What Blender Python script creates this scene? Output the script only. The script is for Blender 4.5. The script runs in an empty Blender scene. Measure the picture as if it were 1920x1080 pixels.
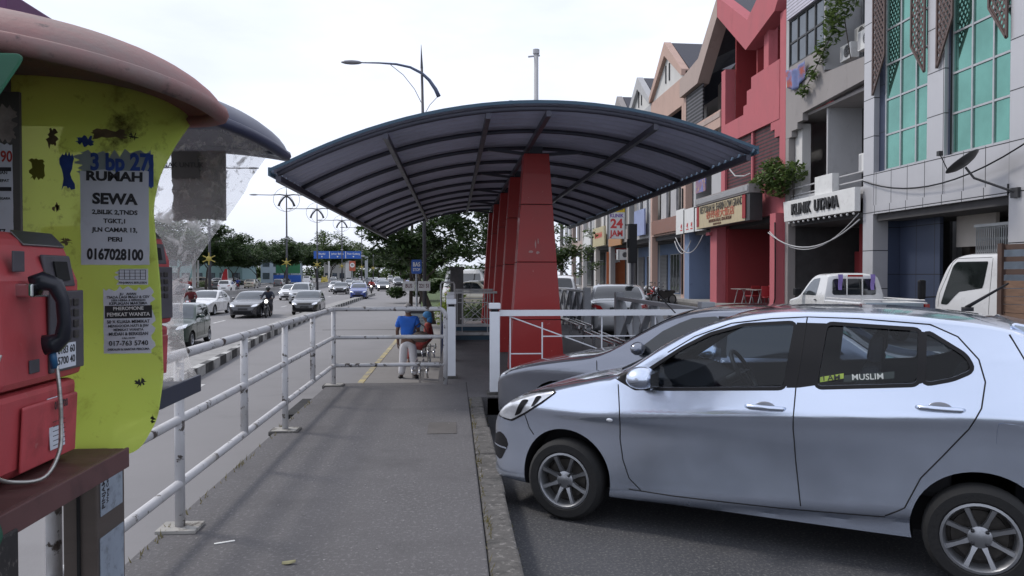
import bpy, bmesh, math, random
from mathutils import Vector, Matrix
random.seed(7)
R = math.radians
S = bpy.context.scene
COL = S.collection
# ---------------------------------------------------------------- camera, sky, sun, exposure
cam = bpy.data.cameras.new('camera'); co = bpy.data.objects.new('camera', cam); COL.objects.link(co)
cam.sensor_width = 36; cam.lens = 1423/1920*36; cam.clip_start = 0.05; cam.clip_end = 3000
co.location = (0, 0, 1.52); co.rotation_euler = (R(90-1.084), 0, R(-4.42)); S.camera = co
S.view_settings.view_transform = 'Standard'; S.view_settings.look = 'None'
S.view_settings.exposure = 0.0; S.view_settings.gamma = 1
SUN_EL, SUN_AZ = R(50), R(-62)          # azimuth measured from +Y towards +X: ahead and to the left
W = bpy.data.worlds.new('World'); S.world = W; W.use_nodes = True
nt = W.node_tree; nt.nodes.clear()
def wn(t, **k):
    n = nt.nodes.new(t)
    for a, b in k.items(): setattr(n, a, b)
    return n
sky = wn('ShaderNodeTexSky', sky_type='NISHITA', sun_disc=False); sky.sun_elevation = SUN_EL; sky.sun_rotation = SUN_AZ
sky.air_density = 1.0; sky.dust_density = 3.0; sky.ozone_density = 1.0
tc = wn('ShaderNodeTexCoord'); mp = wn('ShaderNodeMapping'); mp.inputs['Scale'].default_value = (1, 1, 3.2)
nz = wn('ShaderNodeTexNoise'); nz.inputs['Scale'].default_value = 2.2; nz.inputs['Detail'].default_value = 7; nz.inputs['Roughness'].default_value = .55
rp = wn('ShaderNodeValToRGB'); rp.color_ramp.elements[0].position = .34; rp.color_ramp.elements[0].color = (.72, .72, .72, 1)
rp.color_ramp.elements[1].position = .58; rp.color_ramp.elements[1].color = (.97, .97, .97, 1)
mx = wn('ShaderNodeMix', data_type='RGBA'); mx.inputs[7].default_value = (10.0, 10.6, 12.3, 1)
bg = wn('ShaderNodeBackground'); bg.inputs['Strength'].default_value = .104
out = wn('ShaderNodeOutputWorld')
lk = nt.links.new
lk(tc.outputs['Generated'], mp.inputs['Vector']); lk(mp.outputs['Vector'], nz.inputs['Vector']); lk(nz.outputs['Fac'], rp.inputs['Fac'])
lk(rp.outputs['Color'], mx.inputs[0]); lk(sky.outputs['Color'], mx.inputs[6]); lk(mx.outputs[2], bg.inputs['Color']); lk(bg.outputs[0], out.inputs['Surface'])
sl = bpy.data.lights.new('sun', 'SUN'); sl.energy = 2.0; sl.angle = R(10); sl.color = (1, .95, .88)
so = bpy.data.objects.new('sun', sl); COL.objects.link(so)
sd = Vector((math.sin(SUN_AZ)*math.cos(SUN_EL), math.cos(SUN_AZ)*math.cos(SUN_EL), math.sin(SUN_EL)))
so.rotation_euler = sd.to_track_quat('Z', 'Y').to_euler(); so.location = (-20, 20, 40)

# ---------------------------------------------------------------- helpers
class MB:
    """collects shapes; build() links them as ONE mesh object"""
    def __init__(s): s.v = []; s.f = []
    def add(s, vs, fs):
        n = len(s.v); s.v += [tuple(v) for v in vs]; s.f += [tuple(i+n for i in f) for f in fs]; return s
    def box(s, x0, x1, y0, y1, z0, z1):
        x0, x1 = sorted((x0, x1)); y0, y1 = sorted((y0, y1)); z0, z1 = sorted((z0, z1))
        v = [(x, y, z) for z in (z0, z1) for y in (y0, y1) for x in (x0, x1)]
        return s.add(v, [(0, 2, 3, 1), (4, 5, 7, 6), (0, 1, 5, 4), (2, 6, 7, 3), (0, 4, 6, 2), (1, 3, 7, 5)])
    def bar(s, a, b, w, h, up=(0, 0, 1)):
        """square bar from a to b, w across, h along up"""
        a, b = Vector(a), Vector(b); d = (b-a).normalized(); u = Vector(up)
        if abs(d.dot(u)) > .99: u = Vector((0, 1, 0))
        r = d.cross(u).normalized(); u = r.cross(d); v = []
        for p in (a, b):
            for i, j in ((-1, -1), (1, -1), (1, 1), (-1, 1)): v.append(p+r*(w/2*i)+u*(h/2*j))
        return s.add(v, [(3, 2, 1, 0), (4, 5, 6, 7), (0, 1, 5, 4), (1, 2, 6, 5), (2, 3, 7, 6), (3, 0, 4, 7)])
    def tube(s, pts, r, n=8, cap=True):
        pts = [Vector(p) for p in pts]; k = len(pts); rs = r if isinstance(r, (list, tuple)) else [r]*k
        t = (pts[1]-pts[0]).normalized(); u = Vector((0, 0, 1)) if abs(t.z) < .9 else Vector((1, 0, 0))
        u = (u-t*u.dot(t)).normalized(); v = []
        for i, p in enumerate(pts):
            a = pts[max(i-1, 0)]; b = pts[min(i+1, k-1)]; t = (b-a)
            if t.length < 1e-9: t = Vector((0, 0, 1))
            t.normalize(); u = (u-t*u.dot(t)); u = u.normalized() if u.length > 1e-6 else t.orthogonal().normalized(); w = t.cross(u)
            for j in range(n):
                q = 2*math.pi*j/n; v.append(p+(u*math.cos(q)+w*math.sin(q))*rs[i])
        f = [(i*n+j, i*n+(j+1) % n, (i+1)*n+(j+1) % n, (i+1)*n+j) for i in range(k-1) for j in range(n)]
        if cap: f += [tuple(range(n-1, -1, -1)), tuple(range((k-1)*n, k*n))]
        return s.add(v, f)
    def prism(s, poly, ax, a, b):
        n = len(poly); P = {'x': lambda p, t: (t, p[0], p[1]), 'y': lambda p, t: (p[0], t, p[1]), 'z': lambda p, t: (p[0], p[1], t)}[ax]
        v = [P(p, a) for p in poly]+[P(p, b) for p in poly]
        f = [tuple(range(n-1, -1, -1)), tuple(range(n, 2*n))]+[(i, (i+1) % n, (i+1) % n+n, i+n) for i in range(n)]
        return s.add(v, f)
    def lathe(s, prof, n=24, c=(0, 0, 0), ax='z'):
        v = []; k = len(prof)
        for j in range(n):
            q = 2*math.pi*j/n
            for r, h in prof:
                a, b = r*math.cos(q), r*math.sin(q)
                p = {'z': (a, b, h), 'y': (a, h, b), 'x': (h, a, b)}[ax]; v.append((p[0]+c[0], p[1]+c[1], p[2]+c[2]))
        f = [(j*k+i, ((j+1) % n)*k+i, ((j+1) % n)*k+i+1, j*k+i+1) for j in range(n) for i in range(k-1)]
        return s.add(v, f)
    def ball(s, c, rx, ry=None, rz=None, n=12, m=8):
        ry = ry or rx; rz = rz or rx; v = []
        for i in range(m+1):
            a = math.pi*i/m
            for j in range(n):
                q = 2*math.pi*j/n; v.append((c[0]+rx*math.sin(a)*math.cos(q), c[1]+ry*math.sin(a)*math.sin(q), c[2]+rz*math.cos(a)))
        return s.add(v, [(i*n+j, (i+1)*n+j, (i+1)*n+(j+1) % n, i*n+(j+1) % n) for i in range(m) for j in range(n)])
    def grid(s, fn, nu, nv):
        v = [fn(i/nu, j/nv) for i in range(nu+1) for j in range(nv+1)]; w = nv+1
        return s.add(v, [(i*w+j, (i+1)*w+j, (i+1)*w+j+1, i*w+j+1) for i in range(nu) for j in range(nv)])
    def shift(s, dx=0, dy=0, dz=0):
        s.v = [(x+dx, y+dy, z+dz) for x, y, z in s.v]; return s
    def xf(s, M4):
        s.v = [tuple(M4 @ Vector(v)) for v in s.v]; return s
    def mesh(s, name, smooth=False, fix=True, merge=0):
        me = bpy.data.meshes.new(name); me.from_pydata(s.v, [], s.f)
        if fix or merge:
            bm = bmesh.new(); bm.from_mesh(me)
            if merge: bmesh.ops.remove_doubles(bm, verts=bm.verts, dist=merge)
            if fix: bmesh.ops.recalc_face_normals(bm, faces=bm.faces)
            bm.to_mesh(me); bm.free()
        if smooth: me.shade_smooth()
        return me
    def build(s, name, mat, parent=None, label=None, smooth=False, bevel=0, fix=True, merge=0, solid=0, auto=None):
        o = bpy.data.objects.new(name, s.mesh(name, smooth, fix, merge)); COL.objects.link(o)
        if mat: o.data.materials.append(mat)
        if parent: o.parent = parent
        if label: o['label'] = label
        if solid:
            m = o.modifiers.new('solid', 'SOLIDIFY'); m.thickness = solid; m.offset = 0
        if bevel:
            m = o.modifiers.new('bevel', 'BEVEL'); m.width = bevel; m.segments = 2; m.limit_method = 'ANGLE'; m.angle_limit = R(40)
        if auto:
            me = o.data; bm = bmesh.new(); bm.from_mesh(me)
            for f in bm.faces: f.smooth = True
            for e in bm.edges:
                if len(e.link_faces) == 2 and e.calc_face_angle(0) > R(auto): e.smooth = False
            bm.to_mesh(me); bm.free()
        return o
def tag(o, label, cat, group=None, kind=None):
    if label: o['label'] = label
    if cat: o['category'] = cat
    if group: o['group'] = group
    if kind: o['kind'] = kind
    return o
def thing(name, label, cat, loc=(0, 0, 0), rz=0, group=None):
    o = bpy.data.objects.new(name, None); COL.objects.link(o); o.location = loc; o.rotation_euler = (0, 0, rz); o.empty_display_size = .2
    return tag(o, label, cat, group)
def struct(name, mb, mat, **k):
    o = mb.build(name, mat, **k); o['kind'] = 'structure'; return o
def dup(o, parent=None):
    c = o.copy(); COL.objects.link(c)
    if parent: c.parent = parent
    for ch in list(o.children): dup(ch, c)
    return c
def dupt(o, label, loc, rz=0, group=None, scale=None):
    c = dup(o); c.location = loc; c.rotation_euler = (0, 0, rz); c['label'] = label
    if group: c['group'] = group
    if scale: c.scale = scale
    return c
def pch(pts):
    """monotone cubic through points"""
    xs = [p[0] for p in pts]; ys = [p[1] for p in pts]; n = len(xs)
    h = [xs[i+1]-xs[i] for i in range(n-1)]; d = [(ys[i+1]-ys[i])/h[i] for i in range(n-1)]; m = [0]*n
    m[0], m[-1] = d[0], d[-1]
    for i in range(1, n-1):
        m[i] = 0 if d[i-1]*d[i] <= 0 else 3*(h[i-1]+h[i])/((2*h[i]+h[i-1])/d[i-1]+(h[i]+2*h[i-1])/d[i])
    def f(x):
        if x <= xs[0]: return ys[0]
        if x >= xs[-1]: return ys[-1]
        i = 0
        while x > xs[i+1]: i += 1
        t = (x-xs[i])/h[i]
        return (2*t**3-3*t*t+1)*ys[i]+(t**3-2*t*t+t)*h[i]*m[i]+(3*t*t-2*t**3)*ys[i+1]+(t**3-t*t)*h[i]*m[i+1]
    return f
def rounded(poly, r, n=4):
    o = []; k = len(poly)
    for i in range(k):
        p0, p, p1 = (Vector(poly[(i+d) % k]).to_2d() for d in (-1, 0, 1))
        a = (p0-p); b = (p1-p); q = min(r, a.length*.45, b.length*.45); a = p+a.normalized()*q; b = p+b.normalized()*q
        for j in range(n+1):
            t = j/n; w = a*(1-t)**2+p*2*t*(1-t)+b*t*t; o.append((w.x, w.y))
    return o
def rows(poly, nr, nc):
    """fills an outline (one interval per height) with a grid of 2-D points"""
    zs = [p[1] for p in poly]; z0, z1 = min(zs), max(zs); o = []
    for i in range(nr+1):
        t = i/nr; t = .5-.5*math.cos(math.pi*t); z = z0+(z1-z0)*min(max(t, .0015), .9985); xs = []
        for (xa, za), (xb, zb) in zip(poly, poly[1:]+poly[:1]):
            if (za-z)*(zb-z) < 0: xs.append(xa+(xb-xa)*(z-za)/(zb-za))
        if len(xs) < 2: xs = [poly[0][0]]*2
        a, b = min(xs), max(xs); o.append([(a+(b-a)*j/nc, z) for j in range(nc+1)])
    return o
FONT = bpy.data.fonts.load('<builtin>') if '<builtin>' not in bpy.data.fonts else None
def text_mesh(body, h, depth=.002, bold=0.0, sx=1.0, align='CENTER', maxw=None):
    """letters as a mesh lying in local XZ, reading along +X, facing -Y"""
    c = bpy.data.curves.new('letters', 'FONT'); c.body = body; c.size = h/.72; c.extrude = depth; c.offset = bold*h; c.align_x = align; c.align_y = 'CENTER'; c.resolution_u = 3
    o = bpy.data.objects.new('letters', c); COL.objects.link(o)
    bpy.context.view_layer.update()
    me = bpy.data.meshes.new_from_object(o.evaluated_get(bpy.context.evaluated_depsgraph_get()))
    bpy.data.objects.remove(o); bpy.data.curves.remove(c)
    xs = [v.co.x for v in me.vertices] or [0, 1]; w = (max(xs)-min(xs))*sx
    if maxw and w > maxw: sx *= maxw/w
    me.transform(Matrix.Rotation(R(90), 4, 'X') @ Matrix.Diagonal((sx, 1, 1, 1)))
    return me
def letters(name, body, h, loc, mat, parent=None, rz=0, depth=.002, bold=.015, sx=1.0, align='CENTER', maxw=None, label=None, roll=0):
    me = text_mesh(body, h, depth, bold, sx, align, maxw); me.name = name; me.materials.append(mat)
    o = bpy.data.objects.new(name, me); COL.objects.link(o); o.location = loc; o.rotation_euler = (0, roll, rz)
    if parent: o.parent = parent
    if label: o['label'] = label
    return o
# ---------------------------------------------------------------- materials
def nm(name):
    m = bpy.data.materials.new(name); m.use_nodes = True; t = m.node_tree; b = t.nodes['Principled BSDF']; return m, t, b
def pm(name, col, rough=.6, metal=0, var=.12, scale=4, bump=0, bscale=60, dirt=None, coat=0, spec=.5, coords='Object', stretch=(1, 1, 1), dirt2=None):
    """principled material with noise variation, optional dirt = (colour, amount 0-1, scale)"""
    m, t, b = nm(name); N = t.nodes.new; L = t.links.new
    b.inputs['Metallic'].default_value = metal; b.inputs['Coat Weight'].default_value = coat; b.inputs['Coat Roughness'].default_value = .05
    b.inputs['Specular IOR Level'].default_value = spec
    tc = N('ShaderNodeTexCoord'); mp = N('ShaderNodeMapping'); mp.inputs['Scale'].default_value = stretch; L(tc.outputs[coords], mp.inputs[0])
    def noise(sc, det=6, ro=.6):
        n = N('ShaderNodeTexNoise'); n.inputs['Scale'].default_value = sc; n.inputs['Detail'].default_value = det; n.inputs['Roughness'].default_value = ro; L(mp.outputs[0], n.inputs['Vector']); return n
    n = noise(scale); r = N('ShaderNodeMapRange'); r.inputs[1].default_value = .3; r.inputs[2].default_value = .7; r.inputs[3].default_value = 1-var; r.inputs[4].default_value = 1+var
    L(n.outputs[0], r.inputs[0]); v = N('ShaderNodeVectorMath'); v.operation = 'SCALE'; v.inputs[0].default_value = col[:3]; L(r.outputs[0], v.inputs['Scale'])
    c = v.outputs[0]
    for dd in (dirt, dirt2):
        if not dd: continue
        dc, amt, dsc = dd[:3]; edge = dd[3] if len(dd) > 3 else .08
        n2 = noise(dsc, 9, .68); q = N('ShaderNodeMapRange'); q.inputs[1].default_value = .72-.45*amt; q.inputs[2].default_value = .72-.45*amt+edge; L(n2.outputs[0], q.inputs[0])
        x = N('ShaderNodeMix'); x.data_type = 'RGBA'; L(q.outputs[0], x.inputs[0]); L(c, x.inputs[6]); x.inputs[7].default_value = (*dc[:3], 1); c = x.outputs[2]
    L(c, b.inputs['Base Color'])
    rr = N('ShaderNodeMapRange'); rr.inputs[1].default_value = .3; rr.inputs[2].default_value = .7; rr.inputs[3].default_value = max(rough-.08, .02); rr.inputs[4].default_value = min(rough+.08, 1); L(n.outputs[0], rr.inputs[0]); L(rr.outputs[0], b.inputs['Roughness'])
    if bump:
        n3 = noise(bscale, 5); bp = N('ShaderNodeBump'); bp.inputs['Strength'].default_value = bump; bp.inputs['Distance'].default_value = .01; L(n3.outputs[0], bp.inputs['Height']); L(bp.outputs[0], b.inputs['Normal'])
    return m
def glassy(name, tint, refl=1.5, rough=.02, base=0.0):
    """thin tinted pane: see-through by `tint`, mirror by fresnel"""
    m, t, b = nm(name); N = t.nodes.new; L = t.links.new
    tr = N('ShaderNodeBsdfTransparent'); tr.inputs[0].default_value = (*tint, 1)
    gl = N('ShaderNodeBsdfGlossy'); gl.inputs['Roughness'].default_value = rough
    fr = N('ShaderNodeFresnel'); fr.inputs[0].default_value = refl
    ad = N('ShaderNodeMath'); ad.operation = 'ADD'; ad.inputs[1].default_value = base; L(fr.outputs[0], ad.inputs[0])
    mx = N('ShaderNodeMixShader'); L(ad.outputs[0], mx.inputs[0]); L(tr.outputs[0], mx.inputs[1]); L(gl.outputs[0], mx.inputs[2])
    L(mx.outputs[0], t.nodes['Material Output'].inputs['Surface']); return m
def emit(name, col, s):
    m, t, b = nm(name); b.inputs['Base Color'].default_value = (*col, 1); b.inputs['Emission Color'].default_value = (*col, 1); b.inputs['Emission Strength'].default_value = s; return m
# ---------------------------------------------------------------- common materials
black = pm('black_plastic', (.009, .009, .011), .55, var=.2, spec=.25)
rubber = pm('tyre_rubber', (.012, .012, .0125), .85, var=.25, scale=9, bump=.3, bscale=40)
darkgap = pm('dark_gap', (.006, .006, .007), .8)
chrome = pm('bright_metal', (.62, .63, .65), .18, 1, var=.05)
alloy = pm('wheel_alloy', (.36, .37, .39), .35, .85, var=.08, dirt=((.08, .075, .07), .25, 14, .3))
carglass = pm('dark_car_glass', (.012, .015, .018), .04, var=.1, spec=.9)
shieldglass = pm('windscreen_glass', (.05, .062, .075), .05, var=.3, spec=1, scale=2)
hero_glass = glassy('tinted_side_glass', (.66, .73, .79), 1.45)
cabin = pm('cabin_trim', (.03, .03, .034), .95, spec=.1)
lamp_lens = pm('headlamp_lens', (.72, .74, .78), .06, .5, var=.25, scale=14, coat=1)
red_lens = pm('tail_lens', (.30, .012, .012), .12, var=.2, coat=1)
amber = pm('amber_lens', (.5, .2, .03), .2)
plate_m = pm('plate_black', (.012, .012, .013), .4)
white_txt = pm('white_lettering', (.75, .75, .74), .5, var=.04)
black_txt = pm('black_lettering', (.02, .02, .022), .6, var=.1)
def paint(name, c, metal=.0, rough=.3, dirt=.2):
    return pm(name, c, rough, metal, var=.04, scale=2, coat=1, dirt=((c[0]*.75+.02, c[1]*.75+.02, c[2]*.75+.018), dirt, 1.5, .4))
# ---------------------------------------------------------------- cars
class Car:
    """body lofted from side profile, plan and section curves; s runs from the front bumper (0) to the tail (L)"""
    def __init__(c, L, top, plan, bot, prof, wheels, Rw, rise=(0, 0, 0), r=.07, n=3.0, rc=None):
        c.L = L; c.top = pch(top); c.plan = pch(plan); c.bot = pch(bot); c.pf = pch(prof); c.wh = wheels; c.Rw = Rw; c.rise = rise; c.rr = r; c.n = n; c.rc = rc
    def cr(c, s, z):
        a, b, m = c.rise
        if m == 0: return 0
        t = min(max((s-a)/(b-a), 0), 1); k = min(max((z-1.0)/.45, 0), 1); return m*t*(1-k*k*(3-2*k))
    def sec(c, s):
        zt = c.top(s); zb = c.bot(s); r = min(c.rr, .4*(zt-zb)); return zb, zt, r, zt-r
    def side(c, s, z): return c.plan(s)*c.pf(z-c.cr(s, z))
    def ysurf(c, s, z):
        zb, zt, r, ze = c.sec(s)
        if z <= ze: return c.side(s, z)
        k = min((z-ze)/r, 1); return c.side(s, ze)*(1-k**c.n)**(1/c.n)
    def ztop(c, s, y):
        zb, zt, r, ze = c.sec(s); k = min(abs(y)/c.side(s, ze), 1); return ze+r*(1-k**c.n)**(1/c.n)
    def X(c, s): return c.L/2-s
    def loft(c, s0, s1, ns, inset=(0, 0), floor=None, ends=.0):
        m = MB(); nz, na = getattr(c, 'nz', 20), 9; ring = None; sts = []
        for i in range(ns+1):
            t = i/ns; t = t if inset[0] else (.5-.5*math.cos(math.pi*t))*.6+t*.4; sts.append(s0+(s1-s0)*t)
        for s in sts:
            zb, zt, r, ze = c.sec(s); zb2 = zb if floor is None else floor
            half = [(0, zb2)]
            if not inset[0]: half.append((max(c.side(s, zb)-.05, .02), zb2))
            for k in range(nz+1):
                z = zb2+(.02 if not inset[0] else 0)+(ze-inset[1]-zb2-.02)*k/nz; half.append((max(c.side(s, min(z, ze))-inset[0], .01), z))
            ye = max(c.side(s, ze)-inset[0], .01); rr = r
            for k in range(1, na+1):
                a = math.pi/2*k/na; half.append((ye*math.cos(a)**(2/c.n) if k < na else 0, ze-inset[1]+rr*math.sin(a)**(2/c.n)))
            full = half+[(-y, z) for y, z in half[-2:0:-1]]; ring = len(full); m.v += [(c.X(s), y, z) for y, z in full]
        for i in range(ns):
            for j in range(ring): m.f.append((i*ring+j, i*ring+(j+1) % ring, (i+1)*ring+(j+1) % ring, (i+1)*ring+j))
        m.f += [tuple(range(ring)), tuple(range(ns*ring, (ns+1)*ring))]
        return m
    # patches on the surface
    def sidepatch(c, poly, off, m=None, nr=12, nc=10, both=True):
        m = m or MB(); g = rows(poly, nr, nc)
        for sg in ((1, -1) if both else (1,)):
            v = [(c.X(s), sg*(c.ysurf(s, z)+off), z) for row in g for s, z in row]; w = nc+1
            f = [(i*w+j, (i+1)*w+j, (i+1)*w+j+1, i*w+j+1) for i in range(nr) for j in range(nc)]; m.add(v, f)
        return m
    def sideband(c, poly, width, off, m=None):
        m = m or MB(); poly = [(a[0]+(b[0]-a[0])*i/n, a[1]+(b[1]-a[1])*i/n) for a, b in zip(poly, poly[1:]+poly[:1]) for n in (max(1, int(math.dist(a, b)/.04)),) for i in range(n)]
        k = len(poly); cx = sum(p[0] for p in poly)/k; cz = sum(p[1] for p in poly)/k; P = []
        for i in range(k):
            a = Vector(poly[i-1]); b = Vector(poly[(i+1) % k]); t = (b-a); nn = Vector((t.y, -t.x)).normalized() if t.length > 1e-6 else Vector((0, 0)); p = Vector(poly[i])
            if nn.dot(p-Vector((cx, cz))) < 0: nn = -nn
            P.append((p, p+nn*width))
        for sg in (1, -1):
            v = [(c.X(q.x), sg*(c.ysurf(q.x, q.y)+off), q.y) for pr in P for q in pr]
            m.add(v, [(2*i, 2*i+1, (2*i+3) % (2*k), (2*i+2) % (2*k)) for i in range(k)])
        return m
    def seam(c, pts, r=.004, m=None, both=True, off=0):
        m = m or MB(); P = []
        for (a, za), (b, zb) in zip(pts, pts[1:]):
            for i in range(6): P.append((a+(b-a)*i/6, za+(zb-za)*i/6))
        P.append(pts[-1])
        for sg in ((1, -1) if both else (1,)): m.tube([(c.X(s), sg*(c.ysurf(s, z)+off), z) for s, z in P], r, 5)
        return m
    def inside(c, s, y, z):
        zb, zt, r, ze = c.sec(s); return zb <= z <= zt and abs(y) <= c.ysurf(s, z)
    def s_hit(c, y, z, front=True):
        lim = min(1.9, c.L*.6)
        for i in range(1, 121):
            d = lim*(i/120)**1.6; s = d if front else c.L-d
            if c.inside(s, y, z):
                d0 = lim*((i-1)/120)**1.6
                for _ in range(9):
                    mid = (d0+d)/2
                    if c.inside(mid if front else c.L-mid, y, z): d = mid
                    else: d0 = mid
                return d if front else c.L-d
        return lim if front else c.L-lim
    def endpatch(c, poly, off, front=True, m=None, nr=7, nc=9, mirror=False):
        m = m or MB(); w = nc+1
        for sg in ((1, -1) if mirror else (1,)):
            v = []
            for row in rows(poly, nr, nc):
                for y, z in row:
                    s = c.s_hit(y, z, front); v.append((c.X(s)+(off if front else -off), sg*y*(1+off*.5), z))
            m.add(v, [(i*w+j, (i+1)*w+j, (i+1)*w+j+1, i*w+j+1) for i in range(nr) for j in range(nc)])
        return m
    def toppatch(c, s0, s1, frac0, frac1, off, m=None, nr=14, nc=12, rnd=.12):
        """glass on the top surface (windscreen, rear screen)"""
        m = m or MB(); w = nc+1; v = []; ds = Vector((0, 0))
        for i in range(nr+1):
            t = i/nr; s = s0+(s1-s0)*t; fr = frac0+(frac1-frac0)*t
            e = min(t, 1-t)
            if e < rnd: fr *= 1-.06*(1-e/rnd)**2
            for j in range(nc+1):
                q = (2*j/nc-1); y = q*fr*c.side(s, c.sec(s)[3]); z = c.ztop(s, y); dz = (c.ztop(s+.01, y)-c.ztop(s-.01, y))/.02
                k = math.hypot(1, dz); v.append((c.X(s)+off*dz/k, y, z+off/k))
        return m.add(v, [(i*w+j, (i+1)*w+j, (i+1)*w+j+1, i*w+j+1) for i in range(nr) for j in range(nc)])
def explode(o, name=None):
    """every loose piece of a part becomes a part of its own"""
    me = o.data; par = list(range(len(me.vertices)))
    def fd(i):
        while par[i] != i: par[i] = par[par[i]]; i = par[i]
        return i
    for e in me.edges:
        a, b = fd(e.vertices[0]), fd(e.vertices[1])
        if a != b: par[a] = b
    g = {}
    for p in me.polygons: g.setdefault(fd(p.vertices[0]), []).append(p)
    if len(g) < 2:
        if name: o.name = name
        return [o]
    res = []
    for ps in g.values():
        ids = sorted({i for p in ps for i in p.vertices}); ix = {v: k for k, v in enumerate(ids)}
        m2 = bpy.data.meshes.new(name or o.name); m2.from_pydata([me.vertices[i].co for i in ids], [], [[ix[i] for i in p.vertices] for p in ps])
        for p, q in zip(ps, m2.polygons): q.material_index = p.material_index; q.use_smooth = p.use_smooth
        for m in me.materials: m2.materials.append(m)
        c = o.copy(); c.data = m2; c.name = name or o.name.split('.')[0]; COL.objects.link(c); res.append(c)
    bpy.data.objects.remove(o)
    return res
def boolean(o, cut, op='DIFFERENCE'):
    m = o.modifiers.new('b', 'BOOLEAN'); m.operation = op; m.object = cut; m.solver = 'EXACT'
    bpy.context.view_layer.update()
    me = bpy.data.meshes.new_from_object(o.evaluated_get(bpy.context.evaluated_depsgraph_get()))
    o.modifiers.clear(); old = o.data; o.data = me; bpy.data.meshes.remove(old); bpy.data.objects.remove(cut)
def smooth_by_angle(o, deg=35):
    bm = bmesh.new(); bm.from_mesh(o.data)
    for f in bm.faces: f.smooth = True
    for e in bm.edges:
        if len(e.link_faces) == 2 and e.calc_face_angle(0) > R(deg): e.smooth = False
    bm.to_mesh(o.data); bm.free()
def wheel(parent, x, y, Rw, side, spokes=8, fine=True, w=.17, rimf=.68):
    """axle along y, outer face towards side*y"""
    rt = Rw; ri = Rw*rimf; h = w/2; n = 36 if fine else 18
    prof = [(ri, -h*.85), (ri+.012, -h), (rt-.03, -h), (rt-.008, -h*.75), (rt, -h*.4), (rt, h*.4), (rt-.008, h*.75), (rt-.03, h), (ri+.012, h), (ri, h*.85)]
    ty = MB().lathe(prof, n, (0, 0, 0), 'y')
    wh = bpy.data.objects.new('wheel', None); COL.objects.link(wh); wh.parent = parent; wh.location = (x, y, Rw); wh.rotation_euler = (0, 0, 0 if side > 0 else math.pi); wh.empty_display_size = .1
    ty.build('tyre', rubber, wh, smooth=False, auto=40)
    rm = MB().lathe([(ri+.002, h*.95), (ri-.012, h*.98), (ri-.022, h*.8), (ri-.03, h*.2), (ri-.03, -h*.6)], n, (0, 0, 0), 'y')
    rm.lathe([(.001, h*.72), (.045, h*.7), (.06, h*.6), (.062, h*.1)], 20, (0, 0, 0), 'y')
    for k in range(spokes):
        a = 2*math.pi*(k+.5)/spokes
        d = Vector((math.cos(a), 0, math.sin(a))); p = Vector((-d.z, 0, d.x)); v = []
        for rr, ww, dep in ((.05, .020, .56), (ri*.55, .0125, .74), (ri-.02, .017, .86)):
            for q, dy in ((-1, -.02), (1, -.02), (.75, 0), (-.75, 0)): v.append(d*rr+p*ww*q+Vector((0, h*dep+dy, 0)))
        rm.add(v, [(0, 1, 5, 4), (1, 2, 6, 5), (2, 3, 7, 6), (3, 0, 4, 7), (4, 5, 9, 8), (5, 6, 10, 9), (6, 7, 11, 10), (7, 4, 8, 11)])
    rm.build('rim', alloy, wh, auto=35)
    if fine:
        MB().lathe([(.001, h*.1), (ri*.72, h*.1), (ri*.74, 0), (ri*.98, -.02)], 24, (0, 0, 0), 'y').build('brake_disc', pm('brake_steel', (.06, .055, .05), .5, .6, var=.4, scale=20), wh)
        nb = MB()
        for k in range(4):
            a = math.pi/2*k+.78; nb.lathe([(.001, h*.82), (.010, h*.8), (.011, h*.55)], 8, (.05*math.cos(a), 0, .05*math.sin(a)), 'y')
        explode(nb.build('wheel_nuts', pm('dark_steel', (.06, .06, .065), .4, .8), wh), 'wheel_nut')
    else:
        MB().lathe([(.001, h*.2), (ri-.02, h*.2)], 14, (0, 0, 0), 'y').build('brake_disc', darkgap, wh)
    return wh
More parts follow.
